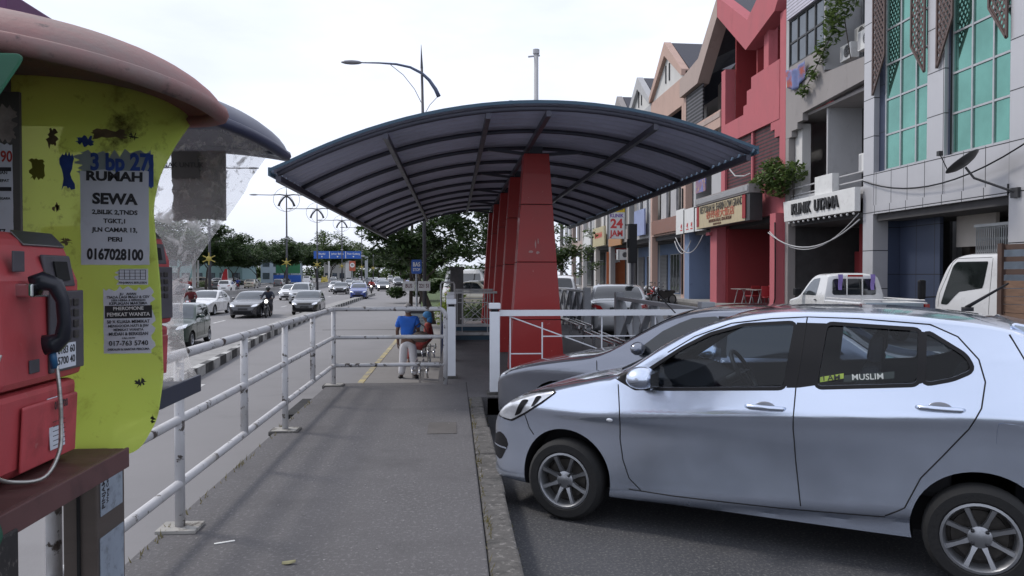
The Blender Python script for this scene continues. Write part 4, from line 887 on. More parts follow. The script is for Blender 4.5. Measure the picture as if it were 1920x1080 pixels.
m_rshut = slats('shutter_slats', (.20, .20, .205), .012, .10); m_rgrille = slats('dark_red_grille', (.10, .016, .02), .03, .16); m_dgrille = slats('dark_grille', (.10, .095, .105), .055, .2)
class Shop:
    def __init__(s, label, cat='shophouse'):
        s.t = thing('shophouse', label, cat, (FX, 0, 0)); s.label = label
    def f(s, poly, x0, x1, name, mat, **k):
        """facade piece: outline in (Y, z), from depth x0 to x1 behind the facade plane"""
        return MB().prism(poly, 'x', x0, x1).build(name, mat, s.t, **k)
    def b(s, x0, x1, y0, y1, z0, z1, name, mat, **k): return MB().box(x0, x1, y0, y1, z0, z1).build(name, mat, s.t, **k)
    def r(s, y0, y1, z0, z1, x0, x1, name, mat, **k): return s.b(x0, x1, y0, y1, z0, z1, name, mat, **k)
    def window(s, y0, y1, z0, z1, x, nx, nz, glass=None, fm=None, fw=.05):
        fr = bpy.data.objects.new('window', None)
        m = MB()
        for i in range(nx+1):
            y = y0+(y1-y0)*i/nx; m.box(x-.04, x+.03, y-fw/2, y+fw/2, z0, z1)
        for j in range(nz+1):
            z = z0+(z1-z0)*j/nz; m.box(x-.035, x+.028, y0, y1, z-fw/2, z+fw/2)
        o = m.build('window', fm or m_frame, s.t); g = MB().box(x+.0, x+.012, y0, y1, z0, z1).build('pane', glass or m_glassd, o); return o
def ac_unit(y, z, x, label, rz=0, w=.8, h=.55):
    t = thing('ac_unit', label, 'air conditioner', (x, y, z), rz, 'outdoor air conditioner units')
    MB().box(0, .3, -w/2, w/2, 0, h).build('casing', m_white_sign, t, bevel=.015)
    MB().lathe([(.001, -.008), (.20, -.008), (.205, -.0005)], 24, (0, -.10, h*.5), 'x').build('fan_recess', m_dark, t)
    g = MB()
    for k in range(4): g.lathe([(.05+.05*k, -.012), (.056+.05*k, -.014), (.06+.05*k, -.012)], 20, (0, -.10, h*.5), 'x')
    g.build('fan_grille', m_alu, t); MB().box(-.006, 0, w/2-.18, w/2-.03, .05, h-.05).build('side_louvre', m_lgrey, t)
    return t
def foliage(name, blobs, n, size, mat, parent=None, seed=1, flat=.5):
    """leaf faces spread through ellipsoid clumps: blobs = (x,y,z, rx,ry,rz)"""
    r = random.Random(seed); m = MB(); tot = sum((b[3]*b[4]*b[5])**(2/3) for b in blobs)
    for b in blobs:
        k = int(n*(b[3]*b[4]*b[5])**(2/3)/tot)
        for _ in range(k):
            d = Vector((r.gauss(0, 1), r.gauss(0, 1), r.gauss(0, 1))).normalized()*(r.random()**.45); p = Vector((b[0]+d.x*b[3], b[1]+d.y*b[4], b[2]+d.z*b[5]))
            a = r.uniform(0, 6.283); e = r.uniform(-.9, .9)*flat*1.6; u = Vector((math.cos(a)*math.cos(e), math.sin(a)*math.cos(e), math.sin(e))); w = u.cross(Vector((r.uniform(-.6, .6), r.uniform(-.6, .6), 1)).normalized()).normalized(); s = size*r.uniform(.55, 1.3)
            m.add([p-u*s, p+w*s*.42-u*s*.1, p+u*s, p-w*s*.42-u*s*.1], [(0, 1, 2, 3)])
    return m.build(name, mat, parent, fix=False)
def leafmat(name, c, c2, trans=.35):
    m, t, b = nm(name); N = t.nodes.new; L = t.links.new
    g = N('ShaderNodeNewGeometry'); mx = N('ShaderNodeMix'); mx.data_type = 'RGBA'; L(g.outputs['Random Per Island'], mx.inputs[0]); mx.inputs[6].default_value = (*c, 1); mx.inputs[7].default_value = (*c2, 1)
    L(mx.outputs[2], b.inputs['Base Color']); b.inputs['Roughness'].default_value = .6; tl = N('ShaderNodeBsdfTranslucent'); L(mx.outputs[2], tl.inputs[0])
    s = N('ShaderNodeMixShader'); s.inputs[0].default_value = trans; L(b.outputs[0], s.inputs[1]); L(tl.outputs[0], s.inputs[2]); L(s.outputs[0], t.nodes['Material Output'].inputs['Surface']); return m
leaf_a = leafmat('leaves_dark', (.018, .040, .012), (.055, .095, .026)); leaf_b = leafmat('leaves_mid', (.035, .065, .018), (.095, .14, .04)); leaf_c = leafmat('leaves_shrub', (.04, .075, .02), (.13, .19, .05))
bark = pm('bark', (.045, .035, .028), .95, var=.35, scale=8, bump=.8, bscale=25)
# five-foot way floor
struct('pavement', MB().box(FX-.6, FX+3.5, -10, 300, -.5, .08), conc); struct('drain_edge', MB().box(FX-1.1, FX-.604, -10, 300, -.5, -.06), kerb_m)
# ---- grey panelled building with green glass
s = Shop('tall grey panelled building with green mirror glass at the right edge', 'building')
for y0, y1, z0 in ((23.37, 23.97, .08), (19.88, 20.64, 3.45), (16.85, 17.42, .08)): s.r(y0, y1, z0, 12.6, 0, .5, 'column', m_panel)
s.r(9, 16.85, 3.45, 12.6, .02, .5, 'wall', m_panel); s.r(17.42, 23.37, 3.70, 4.74, .015, .5, 'spandrel', m_panel); s.r(17.42, 23.37, 3.42, 3.695, -.03, .5, 'fascia', m_panel)
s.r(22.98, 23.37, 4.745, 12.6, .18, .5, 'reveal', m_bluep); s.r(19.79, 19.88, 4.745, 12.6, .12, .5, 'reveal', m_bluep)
for y0, y1 in ((20.64, 22.98), (17.42, 19.79)): s.window(y0, y1, 4.78, 12.42, .20, 3, 7, m_green, m_alu, .055)
s.r(23.37, 23.97, .08, 3.45, .502, 1.5, 'side_pier', m_bluep); s.r(21.35, 23.36, .08, 3.41, .9, 1.0, 'side_pier', m_bluep)  # dark blue-grey of the pier holds its shade and reflections in the colour
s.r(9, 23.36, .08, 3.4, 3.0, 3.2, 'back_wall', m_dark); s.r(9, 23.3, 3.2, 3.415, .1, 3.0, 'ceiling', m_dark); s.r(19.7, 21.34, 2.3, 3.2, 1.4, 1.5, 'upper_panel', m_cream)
s.r(19.9, 21.3, .1, 2.3, 1.8, 1.9, 'door', m_wood); s.b(3.2, 18, 9, 23.9, .08, 12.6, 'rear_block', m_lgrey)
for y0, z0, z1, mm in ((20.9, 1.9, 2.0, m_white_sign), (20.9, 1.45, 1.75, m_white_sign), (20.9, 1.0, 1.25, m_white_sign)): s.r(y0, y0+.16, z0, z1, 1.785, 1.799, 'notice', mm)
s.r(20.0, 20.6, 1.5, 1.75, 1.785, 1.799, 'notice', pm('dull_yellow_notice', (.18, .15, .03), .7)); s.r(20.0, 20.6, 1.3, 1.45, 1.785, 1.799, 'notice', bpy.data.materials['dull_yellow_notice'])
gg = MB()
for i in range(17):
    y = 18.45+1.28*i/16; gg.box(.85, .88, y-.010, y+.010, .1, 2.78)
for j in range(9):
    for i in range(16):
        y = 18.45+1.28*i/16; z = .2+.31*j; gg.bar((.865, y, z), (.865, y+.08, z+.15), .012, .008); gg.bar((.865, y, z+.15), (.865, y+.08, z), .012, .008)
gg.build('folding_grille', m_alu, s.t); s.r(18.40, 19.78, 2.78, 2.86, .82, .9, 'grille_rail', m_alu)
for y in (18.2, 19.3): s.r(y, y+.7, 2.75, 3.15, 2.4, 2.9, 'ventilation_box', m_dark)
# pierced brown screens
m_screen = pm('brown_pierced_screen', (.10, .065, .058), .55, .2, var=.12)
def screen(poly, x, lab):
    t = thing('pierced_screen', lab, 'screen', (FX+x, 0, 0), 0, 'pierced brown screens on the glass front'); k = len(poly); fr = MB()
    for i in range(k): a, b = poly[i], poly[(i+1) % k]; fr.bar((0, a[0], a[1]), (0, b[0], b[1]), .06, .05, (1, 0, 0))
    fr.build('screen_frame', m_screen, t)
    def clip(p, d):
        ts = []
        for i in range(k):
            a, b = Vector(poly[i]), Vector(poly[(i+1) % k]); e = b-a; den = d.x*e.y-d.y*e.x
            if abs(den) < 1e-9: continue
            w = a-p; tt = (w.x*e.y-w.y*e.x)/den; uu = (w.x*d.y-w.y*d.x)/den
            if 0 <= uu <= 1: ts.append(tt)
        return (min(ts), max(ts)) if len(ts) >= 2 else None
    la = MB(); c0 = Vector(poly[0])
    for ang in (58, 122):
        d = Vector((math.cos(R(ang)), math.sin(R(ang)))); nn = Vector((-d.y, d.x))
        for i in range(-60, 61):
            p = c0+nn*(i*.125); r_ = clip(p, d)
            if r_: a, b = p+d*r_[0], p+d*r_[1]; la.bar((.0 if ang < 90 else .014, a.x, a.y), (.0 if ang < 90 else .014, b.x, b.y), .05, .012, (1, 0, 0))
    la.build('lattice', m_screen, t)
T_ = 12.5
screen([(23.36, T_), (22.72, T_), (22.72, 8.3), (23.36, 7.2)], -.06, 'pierced brown screen at the left side of the left green window')
screen([(21.33, T_), (20.70, T_), (20.70, 7.25), (21.33, 8.15)], -.06, 'pierced brown screen at the right side of the left green window')
screen([(20.14, T_), (19.50, T_), (19.50, 8.4), (20.14, 7.2)], -.06, 'pierced brown screen at the left side of the right green window')
screen([(18.10, T_), (17.48, T_), (17.48, 7.22), (18.10, 8.15)], -.06, 'pierced brown screen at the right side of the right green window')
# ---- clinic building
s = Shop('weathered grey clinic shophouse with stepped balconies and air conditioners')
s.f([(23.98, 7.86), (28.35, 7.70), (28.35, 7.42), (28.8, 7.42), (28.8, 7.18), (29.3, 7.18), (29.3, 6.95), (29.84, 6.95), (29.84, 9.0), (23.98, 8.62)], 0, .22, 'balcony_wall', m_grey)
s.r(29.55, 29.84, .08, 6.94, .0, .3, 'pier', m_grey); s.r(29.6, 29.84, 9.0, 12.6, 0, .3, 'pier', m_lgrey); s.f([(23.98, 11.6), (29.6, 11.62), (29.6, 12.5), (23.98, 12.5)], -.1, .2, 'top_fascia', slats('lilac_siding', (.50, .48, .55), .01, .13))
s.window(26.75, 29.58, 9.78, 11.58, .06, 4, 2, m_glassr, m_frame, .07); s.f([(26.7, 8.8), (29.6, 9.0), (29.6, 9.76), (26.7, 9.76)], .02, .2, 'sill_wall', m_grey)
s.r(23.98, 26.7, 8.7, 11.6, 1.4, 1.5, 'back_wall', m_dark); s.r(26.62, 26.70, 8.9, 11.6, 0, 1.4, 'side_wall', m_lgrey); s.window(25.2, 26.5, 9.3, 11.4, 1.36, 2, 2, m_glassd, m_alu)
s.b(.25, 1.4, 23.98, 29.5, 8.3, 8.45, 'floor_slab', m_grey); s.b(.2, 3.2, 23.98, 29.5, 7.6, 7.7, 'floor_slab', m_grey)
s.r(23.98, 29.55, 4.2, 7.6, 1.9, 2.0, 'back_wall', m_lgrey); s.r(27.0, 29.55, 4.2, 7.6, 1.6, 1.7, 'dark_screen_wall', m_dark); s.r(26.95, 27.05, 4.3, 7.6, .3, 1.6, 'side_wall', m_lgrey); s.r(28.9, 29.5, 4.3, 7.4, .25, .6, 'side_wall', m_white)
s.r(27.2, 27.9, 4.3, 6.4, 1.5, 1.58, 'door', m_frame); s.b(0, 3, 23.98, 29.5, 4.0, 4.15, 'floor_slab', m_grey)
s.f([(23.98, 4.15), (29.5, 4.15), (29.5, 4.55), (27.05, 4.55), (27.05, 4.40), (23.98, 4.40)], .1, .25, 'parapet', m_lgrey); s.r(25.72, 27.0, 4.38, 5.05, -.16, .09, 'parapet_block', m_white_sign)
for z in (4.62, 4.9): MB().tube([(.1, 24.0, z), (.1, 25.7, z)], .03, 6).build('balcony_rail', m_lgrey, s.t); MB().tube([(.1, 27.05, z), (.1, 29.5, z)], .03, 6).build('balcony_rail', m_lgrey, s.t)
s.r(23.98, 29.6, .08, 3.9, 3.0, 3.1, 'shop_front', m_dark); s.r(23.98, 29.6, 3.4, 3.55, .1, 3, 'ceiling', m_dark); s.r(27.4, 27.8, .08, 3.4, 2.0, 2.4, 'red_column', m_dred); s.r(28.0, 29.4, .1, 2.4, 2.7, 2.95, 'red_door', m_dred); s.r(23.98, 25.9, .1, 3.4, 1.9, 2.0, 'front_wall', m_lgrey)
s.window(24.6, 25.5, .7, 2.5, 1.87, 2, 1, m_glassd, m_frame, .08); s.r(25.9, 27.2, .1, 2.6, 2.6, 2.7, 'door', m_wood)
s.b(.31, 3.0, 29.6, 29.82, .08, 3.39, 'dark_side_wall', m_dark); s.b(3.1, 18, 23.98, 29.84, .08, 12.3, 'rear_block', m_lgrey)
sg_ = thing('shop_sign', 'white board with raised black letters and bulbs over the clinic front', 'shop sign', (FX-.2, 26.6, 3.97), 0)
MB().prism([(2.65, -.40), (-2.65, -.40), (-2.65, .39), (2.75, .39)], 'x', -.10, .1).build('board', m_white_sign, sg_, bevel=.01)
letters('lettering', 'KLINIK  UTAMA', .42, (-.13, .15, .0), black_txt, sg_, rz=R(-90), depth=.03, bold=.03, sx=.95, maxw=3.6)
lb = MB()
for i in range(13): lb.ball((-.05, -2.5+.4*i, -.47), .045, n=8, m=5)
lb.build('lamp_bulb', pm('bulb_glass', (.5, .5, .5), .2), sg_)
ac_unit(24.5, 9.05, FX+.3, 'air conditioner unit on the upper balcony rail nearest the grey building', w=.9, h=.65); ac_unit(25.75, 9.0, FX+.3, 'smaller air conditioner unit beside it on the upper balcony', w=.75, h=.55); ac_unit(25.9, 9.75, FX+.9, 'air conditioner unit high on the upper balcony back wall', w=.75, h=.5)
ac_unit(24.55, 4.95, FX+.4, 'air conditioner unit standing on the clinic balcony', w=.9, h=.65); ac_unit(27.9, 6.4, FX+1.2, 'air conditioner unit hung in the dark middle balcony', w=.8, h=.55)
# cloth and plants
cl = MB().grid(lambda u, v: (FX-.14+.05*math.sin(u*17)+.06*v, 27.95+1.5*u, 9.62-.12*math.sin(math.pi*u)-(.55+.25*math.sin(2.5*u))*v), 24, 8); tag(cl.build('hung_cloth', pm('faded_flag_cloth', (.16, .19, .36), .9, var=.25, scale=2, dirt=((.42, .12, .09), .38, 1.4, .1)), smooth=True, solid=.01), 'faded blue and red cloth hung under the upper window of the clinic', 'cloth')
def plant(label, blobs, n, sz, mat, stems, seed, cat='plant'):
    x, y, z = stems[0][0]; t = thing('balcony_plant', label, cat, (x, y, z)); f = foliage('foliage', [(b[0]-x, b[1]-y, b[2]-z, *b[3:]) for b in blobs], n, sz, mat, t, seed)
    for st in stems: MB().tube([(p[0]-x, p[1]-y, p[2]-z) for p in st], .018, 5).build('stem', bark, t)
plant('leafy plant hanging from the upper clinic balcony', [(FX-.1, 25.2, 10.9, .5, .9, .8), (FX-.1, 25.9, 10.2, .4, .5, .7), (FX-.15, 26.6, 9.5, .25, .35, .5), (FX-.2, 27.2, 8.9, .2, .35, .3), (FX-.2, 27.9, 8.45, .18, .5, .25), (FX, 24.6, 11.5, .4, .5, .6)], 900, .13, leaf_c, [[(FX+.2, 25.2, 8.9), (FX, 25.3, 10.4)], [(FX-.1, 25.9, 10), (FX-.2, 27.2, 8.8), (FX-.2, 28.1, 8.3)]], 3)
plant('bushy plant spilling from the clinic balcony over the restaurant sign', [(FX-.4, 30.2, 5.5, .6, 1.2, .55), (FX-.4, 31.2, 5.3, .5, .9, .4), (FX-.2, 28.9, 5.5, .6, .9, .45), (FX-.5, 30.0, 5.95, .4, .7, .3), (FX-.3, 29.7, 4.9, .4, .8, .35)], 1500, .13, leaf_c, [[(FX+.1, 29.7, 4.5), (FX-.3, 30.2, 5.5)], [(FX+.1, 29.3, 4.5), (FX-.2, 28.8, 5.5)]], 5)
# ---- red building
s = Shop('red and pink shophouse with a zigzag gable and stepped balcony'); PR = lambda *a, **k: s.r(*a, **k)
PR(29.86, 30.42, .08, 12.2, 0, .5, 'pilaster', m_red); PR(36.72, 37.26, .08, 11.6, 0, .5, 'pilaster', m_red)
s.f([(37.26, 15.35), (33.35, 12.9), (29.86, 14.6), (29.86, 12.9), (30.42, 12.3), (33.5, 11.6), (37.26, 14.35)], -.25, .4, 'gable_beam', m_red)
s.f([(30.42, 7.9), (36.72, 7.9), (36.72, 8.86), (34.3, 8.86), (34.3, 9.25), (33.9, 9.25), (33.9, 9.85), (33.4, 9.85), (33.4, 10.35), (30.42, 10.35)], -.02, .25, 'balcony_wall', m_red)
s.f([(30.42, 7.2), (30.9, 7.2), (30.9, 7.55), (31.3, 7.55), (31.3, 7.895), (30.42, 7.895)], 0, .25, 'corbel', m_red)
PR(31.8, 32.3, 10.35, 12.6, .1, .5, 'column', m_red); PR(30.42, 36.72, 8.2, 14, 2.2, 2.3, 'back_wall', m_red); s.b(.26, 2.2, 33.35, 33.5, 8.0, 12.5, 'side_wall', m_dred); s.b(.5, 2.2, 36.6, 36.7, 8.0, 13.5, 'side_wall', m_dred); s.b(.3, 2.2, 30.42, 36.7, 8.0, 8.1, 'floor_slab', m_grey)  # side walls take a deeper red to carry their shade
s.window(34.2, 36.3, 8.9, 11.0, 2.15, 3, 1, m_glassd, m_frame)
PR(30.42, 36.72, 5.4, 7.89, .12, .18, 'grille', m_rgrille); PR(33.3, 33.45, 5.3, 7.89, .02, .11, 'grille_post', m_red); PR(30.42, 36.72, 4.0, 5.39, .02, .3, 'spandrel', m_red)
PR(36.55, 37.5, .08, 3.99, -.45, .0, 'column', m_red); s.b(0.001, 2.8, 36.3, 36.7, .08, 3.7, 'side_wall', m_dred); PR(29.95, 30.5, .08, 3.99, -.35, -.001, 'column', m_red); PR(37.2, 37.75, 3.45, 3.6, -.6, -.451, 'ledge', m_red)  # side wall's deeper red is shade put into the colour
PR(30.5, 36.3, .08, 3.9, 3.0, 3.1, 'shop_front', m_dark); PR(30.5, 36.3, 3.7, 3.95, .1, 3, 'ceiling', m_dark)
for y in (31.3, 33.75): PR(y, y+2.4, .1, 3.0, 2.85, 2.95, 'shutter', m_rshut)
s.b(3.1, 18, 29.86, 37.26, .08, 12.6, 'rear_block', m_lgrey)
MB().prism([(29.9, 12.5), (37.2, 12.5), (37.2, 15.0), (33.5, 13.4+.2), (29.9, 15.0)], 'x', 2.31, 14).build('roof', m_tile, s.t)
MB().add([(.3, 37.2, 15.2), (.3, 33.4, 12.7), (8, 33.4, 15.0), (8, 37.2, 16.4), (.3, 29.9, 14.5), (8, 29.9, 16.2)], [(0, 1, 2, 3), (1, 4, 5, 2)]).build('roof', m_tile, s.t, solid=.1)
MB().tube([(-.05, 35.9, 7.0), (-.2, 35.5, 6.5), (-.2, 34.8, 6.1), (-.08, 34, 6.0), (.0, 33.5, 6.05)], .03, 6).build('loose_pipe', m_lgrey, s.t)
rs_ = thing('shop_sign', 'long cream restaurant sign with red side bands and a ridged top', 'shop sign', (FX-.95, 34.65, 4.5), 0)
MB().box(0, .55, -3.5, 3.5, -.72, .42).build('box', m_frame, rs_); MB().box(-.02, -.001, -3.02, 3.45, -.70, .40).build('face', pm('cream_sign_face', (.44, .36, .22), .5, var=.1, dirt=((.30, .22, .12), .4, 1.5, .4)), rs_)
MB().box(-.045, -.021, -3.1, -2.75, -.6, .40).build('side_band', m_dred, rs_); MB().box(-.04, -.021, 3.05, 3.4, -.6, .40).build('side_band', m_dred, rs_)
tp = MB()
for i in range(58): y = -3.45+.12*i; tp.box(-.11, -.06, y, y+.07, .52, .76)
tp.build('ridged_strip', m_lgrey, rs_); MB().box(-.058, .5, -3.5, 3.5, .44, .82).build('cornice', m_grey, rs_)
letters('lettering', 'RESTORAN HJ. SHARIN LOW GRAND', .36, (-.035, .05, .17), black_txt, rs_, rz=R(-90), depth=.004, bold=.0, maxw=5.6)
letters('lettering', '砂玲楼大饭店', .30, (-.035, .05, -.16), pm('faded_red_ink', (.42, .12, .07), .7), rs_, rz=R(-90), depth=.004, bold=.02, sx=1.5, maxw=4.4)
letters('lettering', 'MASAKAN HALAL CINA MUSLIM', .15, (-.035, .05, -.44), pm('brown_ink', (.12, .05, .03), .7), rs_, rz=R(-90), depth=.004, bold=.03, maxw=4.6)
letters('lettering', 'MASAKAN ISLAM', .10, (-.035, .4, -.61), bpy.data.materials['brown_ink'], rs_, rz=R(-90), depth=.004, maxw=3)
# ---- beige building
s = Shop('beige shophouse with a steep half gable and dark barred balcony next to the red one')
s.f([(37.28, 15.35), (40.2, 13.1), (43.5, 12.75), (43.5, 11.75), (40.3, 11.8), (37.28, 14.35)], -.25, .4, 'gable_beam', m_beige)
s.r(43.1, 43.5, .08, 11.74, 0, .4, 'pilaster', m_peach); s.r(37.28, 43.1, 8.9, 9.75, -.05, .2, 'balcony_wall', m_peach); s.r(37.28, 43.1, 9.4, 9.65, -.08, -.051, 'band', m_beige)
s.r(40.2, 43.1, 9.75, 11.79, .02, .1, 'barred_screen', m_dgrille); s.f([(37.28, 9.0), (43.1, 9.0), (43.1, 12.4), (40, 13), (37.28, 14.9)], 1.9, 2.0, 'back_wall', m_white)
s.window(37.5, 38.9, 10.2, 11.6, 1.86, 2, 1, m_glassd, m_frame)
ar_ = MB().tube([(1.88, 38.6, 11.9), (1.88, 38.65, 13.0), (1.88, 38.2, 13.9)], .05, 5); ar_.build('arch_moulding', m_lgrey, s.t)
s.r(37.28, 43.1, 5.0, 8.9, .9, 1.0, 'wall', m_lgrey); s.r(41.2, 41.6, 5, 8.89, 0, .9, 'column', m_lgrey); s.r(37.3, 38.8, 5.6, 8.6, .05, .89, 'side_screen', m_lgrey)
s.window(38.9, 41.0, 5.6, 8.4, .85, 2, 1, m_glassd, m_frame); s.r(37.28, 43.1, 4.0, 4.99, .1, .3, 'spandrel', m_grey)
s.r(37.28, 43.1, .08, 3.95, 2.6, 2.7, 'shop_front', m_cream); s.r(42.2, 43.1, .08, 3.9, -.05, 2.6, 'blue_pier', m_blue); s.r(37.9, 38.7, .1, 3.2, 2.5, 2.59, 'door', m_frame); s.r(41.2, 42.1, .1, 3.2, 2.4, 2.59, 'shutter', m_rshut); s.r(37.28, 43.1, 3.7, 3.95, .3, 2.6, 'ceiling', m_grey)
s.b(2.71, 18, 37.28, 43.5, .08, 12.2, 'rear_block', m_lgrey)
MB().add([(.3, 37.3, 15.2), (.3, 40.2, 13.0), (.3, 43.5, 12.6), (8, 43.5, 16.2), (8, 37.3, 16.4)], [(0, 1, 2, 3, 4)]).build('roof', m_tile, s.t, solid=.1)
ps_ = MB().box(0, .06, 39.3, 40.9, 5.9, 8.3); ps_.shift(FX-.12); tag(ps_.build('poster_board', pm('colourful_poster', (.20, .12, .18), .6, var=.3, scale=3, dirt=((.10, .14, .40), .42, 2.4, .06), dirt2=((.50, .32, .06), .36, 3.1, .05))), 'colourful upright poster board on the beige shophouse above the white signs', 'poster')
for i, (y0, y1) in enumerate(((37.9, 39.85), (39.93, 41.7), (41.78, 43.3))):
    t = thing('shop_sign', ['white sign panel with small red marks next to the restaurant sign', 'middle white sign panel with small red marks', 'white sign panel with small red marks farthest from the restaurant'][i], 'shop sign', (FX-.5, y0, 3.78), 0, 'white sign panels with red marks')
    MB().box(0, .12, 0, y1-y0, 0, 1.24+.08*i).build('panel', m_white_sign, t, bevel=.01); MB().box(-.03, .14, -.06, -.005, -.05, 1.3).build('side_frame', m_frame, t)
    for k in range(2 if i < 2 else 1): letters('lettering', 'AJ', .20, (-.012, .45+.75*k, .42), pm('sign_red', (.55, .05, .05), .6) if 'sign_red' not in bpy.data.materials else bpy.data.materials['sign_red'], t, rz=R(-90), depth=.003, bold=.05); MB().box(-.011, -.004, .25+.75*k, .65+.75*k, .16, .22).build('mark', bpy.data.materials['sign_red'], t)
# ---- peach building with a full gable
def gabled(y0, y1, label, wall, ground, upper, apex=16.0, eave=13.1):
    s = Shop(label); ym = (y0+y1)/2
    s.f([(y0, eave-.05), (y1, eave-.05), (y1, eave+.25), (ym, apex), (y0, eave+.25)], .1, .3, 'gable_wall', m_white)
    s.f([(y0, eave), (y0+.1, eave), (ym, apex-.75), (y1-.1, eave), (y1, eave), (y1, eave+.35), (ym, apex+.1), (y0, eave+.35)], -.15, .3-.001, 'gable_beam', wall)
    for k in (-.45, .35): MB().bar((.07, ym+k, eave+.5), (.07, ym+k, eave+1.7-.3*abs(k)), .14, .06, (1, 0, 0)).build('gable_slot', m_frame, s.t)
    MB().add([(.35, y0, eave+.3), (.35, ym, apex), (.35, y1, eave+.3), (9, y1, eave+.3), (9, ym, apex-.1), (9, y0, eave+.3)], [(0, 1, 4, 5), (1, 2, 3, 4)]).build('roof', m_tile, s.t, solid=.12)
    s.r(y0, y1, 11.4, eave-.055, 0, .3, 'wall', wall); s.r(y0, y0+.4, .08, 11.39, 0, .4, 'pilaster', wall); s.r(y1-.4, y1, .08, 11.39, 0, .4, 'pilaster', wall)
    s.r(y0+.4, y1-.4, 8.1, 9.2, .02, .25, 'balcony_wall', wall); s.r(y0+.4, y1-.4, 9.2, 11.39, 1.5, 1.6, 'back_wall', upper); s.window(y0+.9, y0+2.6, 9.4, 11.0, 1.46, 2, 1, m_glassd, m_frame)
    s.r(y0+.4, y1-.4, 4.0, 5.0, .02, .25, 'spandrel', wall)
    n = 3
    for i in range(n):
        a = y0+.4+(y1-y0-.8)*i/n; b = y0+.4+(y1-y0-.8)*(i+1)/n; s.r(a, a+(b-a)*.55, 5.0, 8.09, .35, .5, 'upper_wall', upper); s.window(a+(b-a)*.55, b, 5.3, 8.0, .6, 1, 1, m_glassd, m_frame)
    s.r(y0+.4, y1-.4, .08, 3.95, 2.4, 2.5, 'shop_front', ground); s.r(y0+.4, y1-.4, 3.7, 3.95, .25, 2.4, 'ceiling', m_dark); s.window(y0+1, y0+3.2, .2, 2.9, 2.36, 3, 1, m_glassd, m_alu); s.r(y1-2.6, y1-.8, .1, 2.9, 2.3, 2.39, 'shutter', m_rshut)
    s.b(2.51, 18, y0+.01, y1-.01, .08, 12.2, 'rear_block', m_lgrey); return s
gabled(43.52, 50.9, 'peach shophouse with a full white gable and brown ground floor', m_peach, m_brown, m_lgrey)
gabled(50.92, 57.6, 'pale shophouse with a blue grey ground floor beyond the peach gable', m_lgrey, m_blue, m_lgrey, 15.6)
gabled(57.62, 64.4, 'grey shophouse behind the tall clinic sign', m_grey, m_blue, m_white, 15.8)
gabled(64.42, 71.2, 'cream shophouse with a dark shop front far along the row', m_cream, m_dark, m_white, 15.6)
gabled(71.22, 78.2, 'pale grey shophouse with white balcony far along the row', m_white, m_dark, m_lgrey, 15.8)
gabled(78.22, 85.2, 'weathered beige shophouse near the far end of the row', m_beige, m_dark, m_grey, 15.8)
gabled(85.22, 95, 'last shophouse of the row, half hidden by a tree', m_grey, m_dark, m_lgrey, 15.8)
def sign(y0, y1, z0, z1, x, mat, lab, lines=(), th=.12, cat='shop sign'):
    t = thing('shop_sign', lab, cat, (x, (y0+y1)/2, (z0+z1)/2)); w = (y1-y0)/2; h = (z1-z0)/2; MB().box(0, th, -w, w, -h, h).build('board', mat, t, bevel=.01)
    for tx, yy, zz, hh, mm in lines: letters('lettering', tx, hh, (-.01, yy, zz), mm, t, rz=R(-90), depth=.003, bold=.04, maxw=1.8*w)
    return t
sb = lambda n, c: pm(n, c, .5, var=.12, scale=2, dirt=((c[0]*.6+.1, c[1]*.6+.1, c[2]*.6+.1), .35, 2, .2))
sign(44.4, 50.2, 4.1, 5.0, FX-.12, sb('brown_sign', (.20, .09, .06)), 'brown sign band on the peach shophouse')
sign(51.3, 54.2, 4.2, 6.0, FX-.35, sb('blue_white_sign', (.25, .30, .48)), 'pale blue sign panel beside the peach shophouse')
sign(59.0, 63.8, 3.8, 4.8, FX-.25, sb('orange_sign', (.35, .16, .05)), 'orange brown sign panel under the tall clinic sign')
sign(65.2, 70.8, 4.0, 5.7, FX-.3, sb('food_sign', (.42, .36, .20)), 'colourful food stall sign with green lower edge', [('MAKANAN', 0, .1, .5, bpy.data.materials['sign_red'])])
sign(72, 75.6, 4.0, 5.6, FX-.3, m_white_sign, 'plain white sign panel far along the row')
# tall clinic sign standing out from the facade, facing the camera
t = thing('shop_sign', 'tall upright sign with blue, yellow and white fields reading X-RAY, KLINIK, 24 JAM', 'shop sign', (FX-1.15, 56.5, 4.15))
def cs(z0, z1, n, mat): return MB().box(-.62, .62, -.12, .12, z0, z1).build(n, mat, t)
cs(0, 1.98, 'white_field', m_white_sign); cs(1.985, 2.72, 'yellow_field', pm('sign_yellow', (.62, .44, .03), .5)); cs(2.725, 4.1, 'blue_field', pm('sign_blue', (.03, .05, .32), .5)); MB().box(-.67, -.625, -.14, .14, -.03, 4.12).build('edge', m_frame, t); MB().box(.625, .67, -.14, .14, -.03, 4.12).build('edge', m_frame, t); MB().box(.67, 1.2, -.04, .04, 1.0, 1.08).build('bracket', m_frame, t); MB().box(.67, 1.2, -.04, .04, 3.3, 3.38).build('bracket', m_frame, t)
RD = bpy.data.materials['sign_red']
for tx, z, h, m_, w_ in (('JAM', .38, .44, RD, 1.0), ('24', 1.1, .68, RD, 1.0), ('KLINIK', 1.72, .26, pm('sign_purple', (.16, .08, .32), .5), 1.05), ('X-RAY', 2.35, .48, black_txt, 1.1), ('THERAPY', 3.0, .30, white_txt, 1.1), ('Dialisis', 3.5, .24, white_txt, .8)): letters('lettering', tx, h, (0, -.125, z), m_, t, depth=.003, bold=.05, maxw=w_)
